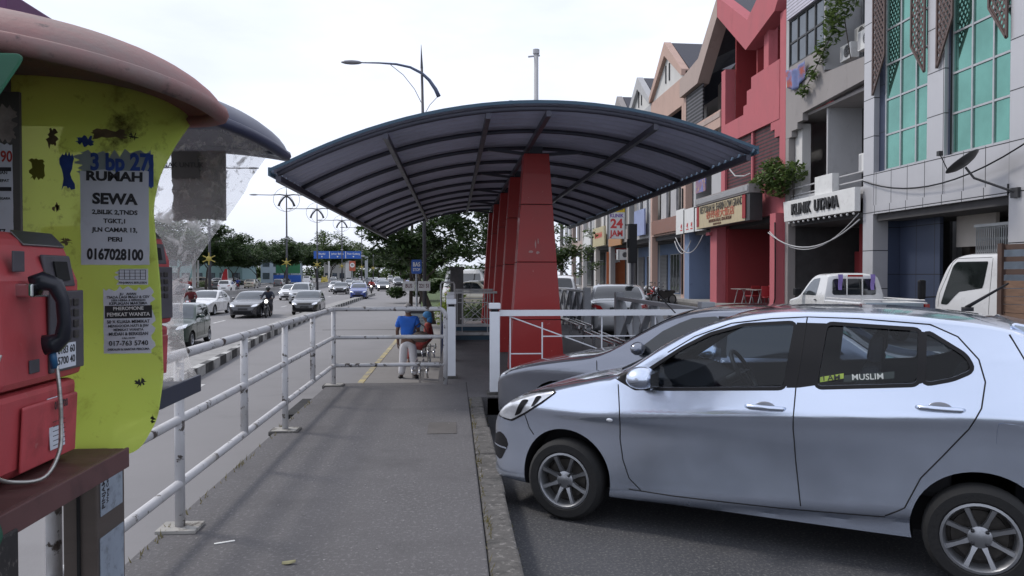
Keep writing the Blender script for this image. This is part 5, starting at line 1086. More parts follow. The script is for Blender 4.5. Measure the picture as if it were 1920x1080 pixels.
# pink dollar roundel and small red shop sign
t = thing('shop_sign', 'pink dollar roundel sign hung out from the facade beyond the tall clinic sign', 'shop sign', (FX-2.2, 66, 6.6)); MB().tube([(.95*math.cos(a), 0, .55*math.sin(a)) for a in [2*math.pi*i/24 for i in range(25)]], .16, 8).build('ring', pm('sign_pink', (.42, .12, .26), .5), t, smooth=True); letters('dollar', '$', 1.9, (0, -.1, 0), bpy.data.materials['sign_pink'], t, depth=.05, bold=.05)
t = thing('shop_sign', 'red and yellow panel with a white dollar sign in a shop front', 'shop sign', (FX+.6, 64.7, .3)); MB().box(-.8, .8, 0, .1, 0, 3.1).build('board', sb('red_orange_board', (.38, .10, .03)), t); letters('dollar', '$', 1.0, (0, -.012, 2.4), white_txt, t, depth=.004, bold=.05); MB().box(-.4, 1.2, -.3, -.1, 3.0, 3.5).build('red_header', RD, t)
ac_unit(58.6, 2.6, FX-.1, 'air conditioner unit above a blue shop front', rz=R(90), w=1.0, h=.8)
# satellite dish and cables
t = thing('satellite_dish', 'dark satellite dish on a bent arm fixed to the grey panelled column', 'satellite dish', (FX-.02, 17.15, 3.45))
ds_ = MB(); DM = Matrix.Translation((-.75, .75, .75)) @ Vector((-.45, .45, .85)).to_track_quat('Z', 'Y').to_matrix().to_4x4()
dm = MB().lathe([(.001, 0), (.15, .012), (.3, .05), (.42, .11), (.44, .13)], 28, (0, 0, 0), 'z').xf(DM); dm.build('reflector', pm('dish_grey', (.05, .05, .055), .45, .3), t, smooth=True, solid=.012)
MB().tube([(0, 0, 0), (-.2, .1, .1), (-.62, .62, .42), (-.75, .75, .70)], .03, 7).build('arm', m_frame, t); MB().tube([DM @ Vector((0, -.38, .1)), DM @ Vector((0, -.25, .62))], .014, 6).build('feed_arm', m_frame, t); MB().box(-.05, .05, -.05, .05, -.06, .06).xf(Matrix.Translation(DM @ Vector((0, -.25, .62)))).build('feed_horn', m_frame, t); MB().box(-.06, .02, -.12, .12, -.12, .12).build('wall_bracket', m_frame, t)
def cable(pts, label, r=.022, mat=None): tag(MB().tube(pts, r, 6).build('cable', mat or black, smooth=True), label, 'cable')
def sag(a, b, d, n=14): return [(a[0]+(b[0]-a[0])*i/n, a[1]+(b[1]-a[1])*i/n, a[2]+(b[2]-a[2])*i/n-d*4*(i/n)*(1-i/n)) for i in range(n+1)]
cable(sag((FX-.04, 23.95, 4.55), (FX-.3, 15.5, 4.9), .75), 'long black cable sagging across the front of the grey panelled building')
cable(sag((FX-.5, 30.3, 3.2), (FX-.1, 24.0, 3.3), .75), 'pale cable sagging below the white clinic board', .025, m_lgrey); cable(sag((FX-.45, 30.3, 3.25), (FX-.12, 24.0, 3.5), .95), 'second cable sagging below the white clinic board', .018, m_lgrey)
cable(sag((FX-.6, 43.0, 3.6), (FX-.6, 38.2, 3.5), .9), 'cable sagging under the white sign panels', .025, m_lgrey); cable(sag((FX-.6, 43.2, 3.4), (FX-.6, 40.2, 3.3), .7), 'short cable loop under the white sign panels', .025, m_lgrey)
cable([(FX-.4, 29.9, 3.6), (FX-.42, 29.8, 2), (FX-.42, 29.8, .5), (FX-.4, 30.0, .2)], 'black cable running down the red restaurant column', .03); cable([(FX-.05, 43.55, 6.5), (FX-.06, 43.52, 3.5), (FX-.06, 43.5, .3)], 'dark pipe running down the peach pilaster', .05)
# restaurant tables and chairs
m_rchair = pm('red_plastic', (.30, .02, .025), .4)
def table(x, y, lab):
    t = thing('folding_table', lab, 'table', (x, y, .08), 0, 'tables outside the restaurant'); MB().box(-.4, .4, -.6, .6, .72, .75).build('tabletop', pm('table_top', (.25, .22, .21), .4) if 'table_top' not in bpy.data.materials else bpy.data.materials['table_top'], t)
    for sx, sy in ((-1, -1), (-1, 1), (1, -1), (1, 1)): MB().bar((sx*.3, sy*.45, 0), (sx*.12, sy*.45, .718), .03, .03).build('leg', m_alu, t)
def chair(x, y, rz, lab):
    t = thing('chair', lab, 'chair', (x, y, .08), rz, 'red chairs outside the restaurant'); MB().box(-.22, .22, -.22, .22, .42, .46).build('seat', m_rchair, t, bevel=.015); MB().prism([(-.24, .48), (-.21, .48), (-.26, .9), (-.29, .9)], 'x', -.22, .22).build('backrest', m_rchair, t, bevel=.01)
    for sx, sy in ((-1, -1), (-1, 1), (1, -1), (1, 1)): MB().tube([(sx*.2, sy*.2, .42), (sx*.22, sy*.23, 0)], .013, 6).build('leg', m_frame, t)
table(FX-.1, 33.9, 'folding table outside the restaurant nearer the red side wall'); table(FX-.1, 32.1, 'folding table outside the restaurant nearer the white pickup')
for i, (x, y, r_) in enumerate(((FX+.7, 33.6, 1.4), (FX-.1, 32.95, 0.2), (FX+.75, 32.0, 1.7), (FX-.1, 31.2, 3.0))): chair(x, y, r_, ['red chair behind the nearer side of the first restaurant table', 'red chair between the two restaurant tables', 'red chair behind the table nearer the pickup', 'red chair at the column end of the restaurant tables'][i])
# ---------------------------------------------------------------- other vehicles
STY = {}
PL = [(0, .50), (.04, .60), (.12, .68), (.25, .74), (.5, .80), (.9, .83), (2.6, .84), (3.4, .83), (3.9, .80), (4.2, .74), (4.4, .66), (4.5, .56)]
PF = [(.15, .90), (.24, .975), (.45, .985), (.62, .99), (.76, 1.0), (.82, .985), (.92, .965), (1.02, .93), (1.2, .865), (1.35, .80), (1.5, .74), (1.8, .70)]
def sc(p, k): return [(a*k, b) for a, b in p]
STY['saloon'] = dict(L=4.5, top=[(0, .52), (.03, .62), (.12, .70), (.4, .80), (.9, .90), (1.2, .95), (1.35, 1.0), (1.7, 1.20), (2.05, 1.37), (2.4, 1.43), (2.8, 1.44), (3.15, 1.39), (3.5, 1.24), (3.8, 1.06), (4.0, 1.02), (4.35, 1.0), (4.44, .88), (4.5, .62)], plan=PL, wh=(.85, 3.5), R=.30,
    sw=[[(1.62, .96), (2.42, .975), (2.44, 1.345), (2.2, 1.33), (1.95, 1.22)], [(2.52, .98), (3.25, 1.0), (3.55, 1.06), (3.2, 1.28), (2.85, 1.35), (2.53, 1.355)]], ws=(1.36, 2.1), rs=(3.16, 3.78), pil=(2.42, 2.53))
STY['hatch'] = dict(L=3.7, top=[(0, .52), (.02, .62), (.1, .72), (.3, .83), (.7, .95), (.95, 1.01), (1.1, 1.08), (1.4, 1.28), (1.7, 1.43), (2.1, 1.51), (2.6, 1.53), (3.1, 1.50), (3.35, 1.44), (3.5, 1.25), (3.62, .98), (3.68, .80), (3.7, .6)], plan=[(a*.822, b*.985) for a, b in PL], wh=(.72, 3.12), R=.29,
    sw=[[(1.42, 1.0), (2.12, 1.02), (2.15, 1.41), (1.85, 1.38), (1.6, 1.25)], [(2.25, 1.03), (2.95, 1.06), (3.15, 1.13), (3.0, 1.37), (2.28, 1.42)]], ws=(1.08, 1.76), rs=(3.36, 3.58), pil=(2.12, 2.27))
STY['kancil'] = dict(L=3.3, top=[(0, .50), (.02, .64), (.1, .72), (.3, .78), (.8, .88), (.95, .93), (1.2, 1.15), (1.42, 1.33), (1.6, 1.40), (2.2, 1.42), (2.8, 1.38), (2.95, 1.30), (3.15, 1.0), (3.25, .85), (3.3, .6)], plan=[(a*.733, b*.89) for a, b in PL], wh=(.6, 2.75), R=.26,
    sw=[[(1.22, .92), (1.9, .93), (1.91, 1.30), (1.58, 1.30)], [(1.98, .93), (2.72, .95), (2.82, 1.02), (2.68, 1.28), (1.99, 1.30)]], ws=(.96, 1.5), rs=(2.9, 3.16), pil=(1.9, 1.99))
STY['mpv'] = dict(L=4.3, top=[(0, .58), (.02, .72), (.1, .84), (.4, .97), (.85, 1.06), (1.0, 1.12), (1.4, 1.42), (1.7, 1.60), (2.0, 1.68), (2.8, 1.70), (3.7, 1.66), (4.0, 1.58), (4.15, 1.3), (4.26, 1.0), (4.3, .6)], plan=sc(PL, .955), wh=(.8, 3.45), R=.31,
    sw=[[(1.45, 1.08), (2.1, 1.09), (2.12, 1.52), (1.85, 1.52)], [(2.2, 1.09), (2.95, 1.1), (2.95, 1.52), (2.21, 1.53)], [(3.04, 1.1), (3.85, 1.14), (3.75, 1.5), (3.04, 1.52)]], ws=(1.03, 1.72), rs=(4.0, 4.17), pil=(2.11, 2.21))
STY['van'] = dict(L=4.6, top=[(0, .60), (.02, .85), (.08, 1.05), (.3, 1.22), (.6, 1.50), (.9, 1.82), (1.15, 1.93), (1.6, 1.97), (3.9, 1.97), (4.4, 1.93), (4.52, 1.75), (4.58, 1.1), (4.6, .6)], plan=[(0, .68), (.05, .74), (.2, .80), (.6, .84), (4.0, .84), (4.4, .82), (4.6, .74)], wh=(.75, 3.35), R=.31,
    sw=[[(.78, 1.16), (1.45, 1.16), (1.46, 1.75), (1.05, 1.75)], [(1.58, 1.18), (2.9, 1.18), (2.9, 1.75), (1.58, 1.75)], [(3.0, 1.18), (4.2, 1.18), (4.2, 1.73), (3.0, 1.75)]], ws=(.28, .98), rs=(4.42, 4.54), pil=(1.46, 1.57))
STY['mpv']['plan'] = [(a*.955, b*1.01) for a, b in PL]
PROTO = {}
bodym = paint('car_paint', (.5, .5, .5))
def car_proto(kind, ns=56, fine=False, extras=None):
    d = STY[kind]; c = Car(d['L'], d['top'], d['plan'], [(0, .34), (.06, .22), (.2, .19), (d['L']-.25, .20), (d['L']-.05, .28), (d['L'], .36)], d.get('pf', PF), d['wh'], d['R'], r=d.get('r', .075), n=d.get('n', 2.7))
    t = thing('parked_car', 'car', 'car'); body = c.loft(0, c.L, ns).build('body', bodym, t, merge=1e-5); body.data.materials.append(darkgap)
    ar = MB()
    for s in c.wh:
        for sg in (1, -1): ar.lathe([(.001, sg*.5), (c.Rw+.05, sg*.5), (c.Rw+.05, sg*1.0), (.001, sg*1.0)], 24, (c.X(s), 0, c.Rw+.01), 'y')
    cu = ar.build('cutter', None); cu.data.materials.append(bodym); cu.data.materials.append(darkgap)
    for p in cu.data.polygons: p.material_index = 1
    boolean(body, cu); smooth_by_angle(body, 34); body.parent = t
    body.material_slots[0].link = 'OBJECT'; body.material_slots[0].material = bodym; body.material_slots[1].link = 'OBJECT'; body.material_slots[1].material = darkgap
    for w in d['sw']:
        w = rounded(w, .04); explode(c.sidepatch(w, .004, None, 7, 6).build('side_window', carglass, t, smooth=True))
    tr = MB(); a, b = d['pil']; zz = (d['sw'][0][1][1]+.0, d['sw'][0][2][1]); c.sidepatch([(a+.0, zz[0]), (b, zz[0]), (b, zz[1]), (a+.01, zz[1])], .003, tr, 3, 2)
    explode(tr.build('pillar_trim', black, t))
    k0 = d.get('wf', (.88, .86)); c.toppatch(d['ws'][0], d['ws'][1], k0[0], k0[1], .006).build('windscreen', shieldglass, t, smooth=True); c.toppatch(d['rs'][0], d['rs'][1], .84, .88, .006, None, 8, 8).build('rear_screen', carglass, t, smooth=True)
    z0 = .62 if kind not in ('van', 'mpv') else .74
    for nm_, front, mt, dz, w0 in (('headlight', True, lamp_lens, 0, .20), ('tail_light', False, red_lens, .16, .2)):
        m = MB(); yb = d['plan'][3][1]-.02; poly = rounded([(yb-w0-.1, z0+dz), (yb-.0, z0+dz+.03), (yb+.0, z0+dz+.16), (yb-w0-.02, z0+dz+.12)], .03); c.endpatch(poly, .010, front, m, 5, 6, True); explode(m.build(nm_, mt, t, smooth=True))
    m = MB(); c.endpatch(rounded([(-.36, z0+.02), (.36, z0+.02), (.40, z0+.11), (-.40, z0+.11)], .03), .008, True, m); m.build('grille', black, t)
    m = MB(); c.endpatch(rounded([(-.5, .26), (.5, .26), (.56, .42), (-.56, .42)], .03), .006, True, m); m.build('lower_grille', black, t)
    for front, zp in ((True, .46), (False, z0+.12 if kind == 'saloon' else .52)):
        m = MB(); c.endpatch([(-.25, zp), (.25, zp), (.25, zp+.11), (-.25, zp+.11)], .02, front, m, 2, 4); m.build('number_plate', plate_m, t)
    for sg in (1, -1):
        s0, zm = d['sw'][0][0][0]+.1, d['sw'][0][0][1]+.07; MB().ball((c.X(s0), sg*(c.ysurf(s0, zm-.04)+.10), zm), .07, .11, .065, 10, 6).build('mirror', bodym, t, smooth=True).data.materials
        o = t.children[-1]
        for s in c.wh: wheel(t, c.X(s), sg*(c.plan(s)*.97-.085), c.Rw, sg, 6, fine)
    for o in t.children:
        if o.name.startswith('mirror'): o.material_slots[0].link = 'OBJECT'; o.material_slots[0].material = bodym
    sm = MB()
    if kind != 'van':
        mid = (d['sw'][0][1][0]+d['sw'][1][0][0])/2; c.seam([(mid, d['sw'][0][1][1]), (mid-.01, .7), (mid+.02, .35)], .005, sm); c.seam([(d['wh'][0]+.42, .92), (d['wh'][0]+.45, .6), (d['wh'][0]+.5, .32)], .005, sm)
        explode(sm.build('panel_seam', darkgap, t))
    PROTO[kind] = (t, c); return t
for k in STY: car_proto(k)
used = set()
PAINTS = {n: paint('paint_'+n, c, m_, r_) for n, c, m_, r_ in (('white', (.62, .62, .62), 0, .3), ('black', (.012, .012, .014), .1, .25), ('dark_grey', (.045, .045, .05), .4, .3), ('silver', (.36, .37, .38), .55, .32), ('blue', (.025, .05, .23), .2, .28), ('dark_green', (.018, .04, .03), .2, .35), ('beige', (.36, .33, .26), .4, .35), ('maroon', (.14, .015, .02), .2, .3), ('red', (.35, .02, .02), .1, .3), ('dark_silver', (.22, .235, .28), .75, .2), ('yellow', (.55, .42, .04), 0, .4), ('grey_blue', (.12, .15, .20), .4, .3))}
def car(kind, colour, x, y, z, head, label, group=None, scale=1.0):
    src = PROTO[kind][0]
    if kind in used: t = dup(src)
    else: t = src; used.add(kind)
    t.name = {'van': 'van', 'mpv': 'people_carrier'}.get(kind, 'car'); t['category'] = 'van' if kind == 'van' else 'car'
    t.location = (x, y, z); t.rotation_euler = (0, 0, head); t['label'] = label; t.scale = (scale,)*3
    if group: t['group'] = group
    elif 'group' in t: del t['group']
    for o in t.children:
        if o.name.split('.')[0] in ('body', 'mirror') and o.material_slots[0].link == 'OBJECT': o.material_slots[0].material = PAINTS[colour]
    return t
TO = R(-87)      # towards the camera along the near carriageway
AW = R(94)
G1 = 'cars coming along the near carriageway'; G2 = 'cars driving away on the far carriageway'
car('kancil', 'dark_green', -9.3, 26.6, -.9, TO, 'small dark green hatchback nearest the railing, seen past the clear phone panel', G1)
car('saloon', 'white', -14.6, 46.6, -.9, TO-.05, 'white saloon coming on in the lane by the median, beside the dark saloon', G1)
car('saloon', 'dark_grey', -11.35, 44.0, -.9, TO-.03, 'dark grey saloon with pale roof reflections between the white saloon and a motorcycle', G1)
car('saloon', 'black', -8.75, 47.0, -.9, TO, 'shiny black saloon coming on alone in the lane nearest the island', G1, .98)
car('saloon', 'white', -15.0, 72.0, -.9, TO-.05, 'white saloon farther back behind the dark grey saloon', G1)
car('mpv', 'silver', -12.4, 63.5, -.9, TO, 'silver people carrier following the black saloon', G1)
car('hatch', 'white', -13.6, 71.0, -.9, TO, 'white hatchback close behind the silver people carrier', G1)
car('hatch', 'blue', -9.1, 74.6, -.9, TO, 'bright blue hatchback passing the end of the island', G1)
car('saloon', 'black', -13.3, 91.5, -.9, TO, 'black saloon to the left of the blue hatchback, farther back', G1)
car('saloon', 'black', -9.75, 107.5, -.9, TO, 'black saloon with its headlights on behind the blue hatchback', G1)
for a_ in (('saloon', 'white', -15.8, 104, TO, 'white saloon in the lane by the median behind two dark saloons', G1), ('hatch', 'silver', -12.2, 98, TO, 'silver hatchback between the black saloon and the red jersey rider', G1), ('saloon', 'silver', -16.6, 124, TO, 'silver saloon by the median level with the dark red saloon', G1), ('mpv', 'dark_grey', -15.2, 139, TO, 'dark grey people carrier far back by the median', G1), ('saloon', 'white', -12.0, 163, TO, 'white saloon far back in the middle lane', G1), ('saloon', 'blue', -9.6, 168, TO, 'blue saloon far back near the verge', G1), ('hatch', 'white', -19.5, 192, TO, 'white hatchback in the distance by the median', G1), ('saloon', 'black', -15.5, 205, TO, 'black saloon in the distance in the middle lane', G1), ('van', 'white', -18.0, 220, TO, 'white van in the distance on the near carriageway', G1), ('saloon', 'red', -14.0, 232, TO, 'red saloon in the distance on the near carriageway', G1),
    ('saloon', 'silver', -36.5, 143, AW, 'silver saloon seen from behind in the outer lane of the far carriageway', G2), ('hatch', 'dark_grey', -29.8, 133, AW, 'dark grey hatchback seen from behind close beyond the median', G2), ('saloon', 'white', -35.8, 166, AW, 'white saloon far along in the outer lane of the far carriageway', G2), ('mpv', 'black', -31.5, 205, AW, 'black people carrier far along the far carriageway', G2), ('saloon', 'silver', -29.0, 225, AW, 'silver saloon far along the far carriageway past the gantry', G2)):
    car(a_[0], a_[1], a_[2], a_[3], -.9, a_[4], a_[5], a_[6])
hl_ = emit('headlamp_on', (1, .97, .9), 9)
c_ = [o for o in S.objects if o.get('label', '').startswith('black saloon with its headlights')][0]
for sg in (1, -1): MB().lathe([(.001, .012), (.11, .01), (.13, 0)], 12, (2.26, sg*.58, .68), 'x').build('lit_headlamp', hl_, c_)
car('saloon', 'maroon', -13.0, 126.7, -.9, TO, 'dark red saloon far back along the near carriageway', G1)
car('mpv', 'black', -10.0, 141.0, -.9, TO, 'black people carrier far back near the bus bay', G1)
car('hatch', 'grey_blue', -11.2, 119, -.9, TO, 'grey blue hatchback behind the black saloon with lights', G1)
car('mpv', 'white', -12.1, 131, -.9, TO, 'white people carrier far back behind the dark red saloon', G1)
car('saloon', 'silver', -14.5, 150, -.9, TO, 'silver saloon far back under the blue gantry sign', G1); car('hatch', 'dark_grey', -8.0, 155, -.9, TO, 'dark hatchback far back at the end of the bus bay', G1)
car('saloon', 'silver', -17.0, 172, -.9, TO, 'silver saloon in the distance, left of the gantry post', G1); car('mpv', 'white', -13.5, 185, -.9, TO, 'white people carrier in the distance, right of the gantry post', G1)
car('saloon', 'black', -33.6, 112.5, -.9, AW, 'black saloon seen from behind on the far carriageway, by the nearest median lamp', G2)
car('hatch', 'white', -29.0, 100.0, -.9, AW, 'white hatchback seen from behind next to the nearest median lamp', G2, 1.05)
car('saloon', 'white', -39.0, 137, -.9, AW, 'white saloon seen from behind under the trees on the far carriageway', G2, 1.05)
car('saloon', 'beige', -33.2, 128, -.9, AW, 'pale beige saloon seen from behind on the far carriageway', G2, 1.05)
car('saloon', 'black', -33.6, 155, -.9, AW, 'black saloon seen from behind below the green hoarding', G2, 1.05)
car('van', 'white', -28.0, 149, -.9, AW, 'white van seen beyond the median, nearest of the vans', G2)
car('van', 'yellow', -31.0, 187, -.9, AW, 'yellow and white van far along the far carriageway', G2); car('van', 'white', -32.5, 172, -.9, AW, 'white van behind the yellow van on the far carriageway', G2)
car('mpv', 'white', -27.5, 178, -.9, AW, 'white people carrier beyond the median right of the yellow van', G2); car('saloon', 'white', -27, 200, -.9, AW, 'white saloon far beyond the median near the gantry', G2); car('mpv', 'silver', -24.5, 205, -.9, AW, 'silver people carrier far beyond the median near the gantry', G2); car('saloon', 'dark_grey', -25.5, 165, -.9, AW, 'dark saloon beside the median below the gantry', G2)
car('kancil', 'dark_grey', -27.6, 80, -.9, AW, 'dark small car at the left, glimpsed past the edge of the clear phone panel', G2)
G3 = 'cars parked under the trees across the road'
for i, (x, y, kd, cl_, lb) in enumerate(((-44, 128, 'saloon', 'red', 'red saloon parked on the verge under the trees'), (-42.5, 133, 'mpv', 'beige', 'beige people carrier parked on the verge beside the red saloon'), (-45, 150, 'saloon', 'white', 'white saloon parked under the trees behind the hedge'), (-47, 168, 'saloon', 'silver', 'silver saloon parked far under the trees'), (-49, 180, 'mpv', 'white', 'white people carrier parked far under the trees'))): car(kd, cl_, x, y, -.72, R(20), lb, G3)
# vehicles in the carpark
def hero_off(dn, df): n = Vector((.536, .844, 0)); h = hero.location; return h+n*dn+FWD*df
p_ = hero_off(2.12, .76)
gcar = car('saloon', 'dark_silver', p_.x, p_.y, -.22, HEAD, 'dark silver saloon parked just behind the silver hatchback')
wp2 = MB(); gc = PROTO['saloon'][1]; wp2.tube([(gc.X(1.42), -.5, 1.06), (gc.X(1.34), .1, 1.02), (gc.X(1.38), .6, .985)], .010, 6); wp2.build('wiper', black, gcar); MB().tube([(gc.X(2.0), .60, 1.36), (gc.X(1.75), .63, 1.62)], .006, 6).build('aerial', black, gcar)
car('saloon', 'silver', 4.75, 21.9, -.22, R(80), 'silver saloon seen from behind through the lattice fence', None, 1.0)
MB().box(-.26, .26, -.01, 0, 0, .12).build('number_plate', plate_m, [o for o in S.objects if o.get('label', '').startswith('silver saloon seen from behind through')][0]).location = (-2.27, 0, .75)
car('mpv', 'white', 3.9, 28.6, -.22, R(84), 'white people carrier with dark rear window parked beyond the silver saloon')
car('van', 'white', 1.2, 39.0, -.22, R(-60), 'white van glimpsed under the tree behind the red pillars'); car('saloon', 'beige', 1.5, 33.5, -.22, R(-50), 'beige car glimpsed beyond the shelter gate in front of the white van')
# white pickup with its load bed
def pickup():
    t = thing('pickup', 'white single cab pickup seen from behind with a rear window guard and purple ribbons', 'pickup', (10.9, 20.2, -.22), R(86))
    wh = PAINTS['white']
    c = Car(2.9, [(0, .70), (.03, .85), (.15, .95), (.6, 1.05), (1.0, 1.12), (1.15, 1.18), (1.6, 1.55), (1.85, 1.70), (2.1, 1.76), (2.6, 1.76), (2.78, 1.70), (2.86, 1.4), (2.9, .95)], [(0, .60), (.05, .70), (.2, .78), (.5, .84), (2.9, .84)], [(0, .5), (.1, .34), (.3, .32), (2.9, .32)], [(.3, .97), (.8, 1.0), (1.0, .985), (1.15, .95), (1.4, .88), (1.75, .78)], (.8,), .36, r=.09, n=2.6)
    b = c.loft(0, c.L, 50); b.shift(1.1); b.build('cab', wh, t, auto=34, merge=1e-5)
    def sh(m, n, mt): m.shift(1.1); return m.build(n, mt, t, smooth=True)
    for o in explode(sh(c.sidepatch(rounded([(1.32, 1.13), (2.3, 1.13), (2.32, 1.62), (1.95, 1.60), (1.7, 1.48)], .04), .004), 'side_window', m_glassr)): pass
    sh(c.toppatch(1.18, 1.9, .88, .85, .006), 'windscreen', shieldglass)
    m = MB(); c.endpatch(rounded([(-.60, 1.16), (.60, 1.16), (.57, 1.60), (-.57, 1.60)], .08), .008, False, m, 10, 10); sh(m, 'rear_window', carglass)
    for y in (-.2, .22, ): MB().box(-.39, -.36, y-.012, y+.012, 1.13, 1.66).build('window_guard', wh, t)
    MB().box(-.40, -.37, -.2, .2, 1.655, 1.71).build('brake_light', red_lens, t)
    for y in (-.46, .42): MB().grid(lambda u, v: (-.42-.02*math.sin(6*v), y+(u-.5)*.13*(1-.3*v), 1.72-.42*v), 3, 8).build('ribbon', pm('purple_ribbon', (.22, .16, .42), .7) if 'purple_ribbon' not in bpy.data.materials else bpy.data.materials['purple_ribbon'], t, solid=.01)
    bd = MB(); bd.box(-2.45, -.38, .72, .84, .5, 1.04); bd.build('bed_side', wh, t, bevel=.03); MB().box(-2.45, -.38, -.84, -.72, .5, 1.04).build('bed_side', wh, t, bevel=.03); MB().box(-2.5, -2.40, -.71, .71, .5, 1.03).build('tailgate', pm('tailgate_shade_blue_grey', (.30, .36, .41), .5, var=.08, dirt=((.2, .23, .25), .4, 2, .3)), t, bevel=.02); MB().tube([(-2.44, -.74, 1.09), (-2.44, .74, 1.09)], .02, 6).build('bed_rail', wh, t); MB().box(-2.39, -.3, -.71, .71, .5, .58).build('bed_floor', wh, t)  # tailgate blue-grey stands for shade on white paint, put into the colour
    for y in (.78, -.78): MB().tube([(-2.4, y, 1.09), (-.4, y, 1.09)], .018, 6).build('bed_rail', wh, t); MB().box(-2.53, -2.455, y-.055, y+.055, .74, 1.0).build('tail_light', red_lens, t)
    letters('lettering', '4x4', .10, (-2.0, .846, .93), black_txt, t, rz=math.pi, depth=.002, bold=.03)
    for sg in (1, -1):
        MB().box(.95+.1, 1.25, sg*.92-.02, sg*.92+.16*sg, 1.12, 1.32).build('mirror', black, t, bevel=.03); MB().box(.15, .28, sg*.845, sg*.86, 1.0, 1.03).build('door_handle', black, t)
        for x in (1.75, -1.35): wheel(t, x, sg*.72, .36, sg, 6, False, .22)
    return t
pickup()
# lorry with stake bed at the right edge, and the low blue grey load bed behind it
def lorry():
    t = thing('lorry', 'white lorry cab with a brown slatted wooden load bed at the right edge', 'lorry', (11.85, 15.7, -.22), R(100))
    wh = PAINTS['white']
    c = Car(1.75, [(0, .95), (.03, 1.15), (.1, 1.35), (.42, 2.0), (.6, 2.14), (.9, 2.19), (1.6, 2.19), (1.72, 2.1), (1.75, 1.9)], [(0, .80), (.06, .86), (.2, .89), (1.75, .89)], [(0, .5), (.1, .42), (1.75, .42)], [(.4, .97), (.9, 1.0), (1.3, .99), (1.6, .965), (2.0, .93), (2.2, .9)], (.6,), .38, r=.09, n=2.6)
    c.loft(0, c.L, 40).build('cab', wh, t, auto=34, merge=1e-5)
    explode(c.sidepatch(rounded([(.24, 1.06), (.42, 1.05), (.62, 1.25), (.78, 1.38), (1.33, 1.43), (1.42, 2.0), (.62, 2.0), (.52, 1.9)], .035), .005, None, 16, 8).build('side_window', m_glassr if False else pm('lorry_glass', (.012, .016, .015), .06, var=.3, scale=3, spec=.35), t, smooth=True))
    c.toppatch(.13, .46, .9, .88, .006).build('windscreen', shieldglass, t, smooth=True)
    sm = MB(); c.seam([(.16, 1.0), (.2, 1.3), (.5, 1.98), (.62, 2.07), (1.5, 2.08)], .005, sm); c.seam([(1.52, 2.06), (1.5, 1.2), (1.48, .6)], .005, sm); explode(sm.build('panel_seam', darkgap, t))
    for k, tx in enumerate(('J.K. ENTERPRISE', 'NO. 12 JLN INDAH', '81100 JOHOR BAHRU', 'BDM 3500 KG', 'BTM 2200 KG')): letters('door_lettering', tx, .033, (c.X(1.02), -.893, 1.26-.065*k), black_txt, t, depth=.001, bold=.03, maxw=.40-.03*(k % 2))
    MB().box(c.X(1.42), c.X(1.24), -.925, -.89, .82, .98).build('door_handle', black, t, bevel=.02)
    for sg in (1, -1): MB().box(1.0, 1.1, sg*1.02-.09, sg*1.02+.09, 1.15, 1.60).build('mirror', black, t, bevel=.04); MB().tube([(.82, sg*.84, 1.22), (1.0, sg*1.0, 1.2)], .015, 6).build('mirror_arm', black, t)
    wd = pm('stake_brown', (.17, .10, .065), .75, var=.25, scale=3, stretch=(1, 1, 6), dirt=((.09, .055, .04), .4, 4, .2)); wdd = pm('stake_dark', (.07, .04, .03), .7, var=.2)
    MB().box(-4.2, -.95, -.98, .98, .82, .95).build('bed_floor', wd, t)
    for sg in (1, -1):
        for x in (-1.0, -2.05, -3.1, -4.15): MB().box(x-.05, x+.05, sg*.98, sg*1.04, .7, 2.35).build('stake', wdd, t)
        for z0, z1, mm in ((.96, 1.12, wd), (1.13, 1.28, wd), (1.29, 1.44, wd), (1.455, 1.60, wd), (1.72, 1.83, wdd), (1.98, 2.08, wdd), (2.22, 2.33, wdd)): MB().box(-4.2, -.95, sg*.95, sg*.978, z0, z1).build('slat', mm, t)
        for x in (.26, -2.9): wheel(t, x, sg*.78, .38, sg, 6, False, .22)
    MB().box(-.95, -.92, -.95, .95, .96, 2.3).build('headboard', pm('tarp_blue', (.30, .36, .42), .7, var=.2), t)
    MB().box(-4.1, 1.0, -.35, .35, .5, .8).build('chassis', black, t); return t
lorry()
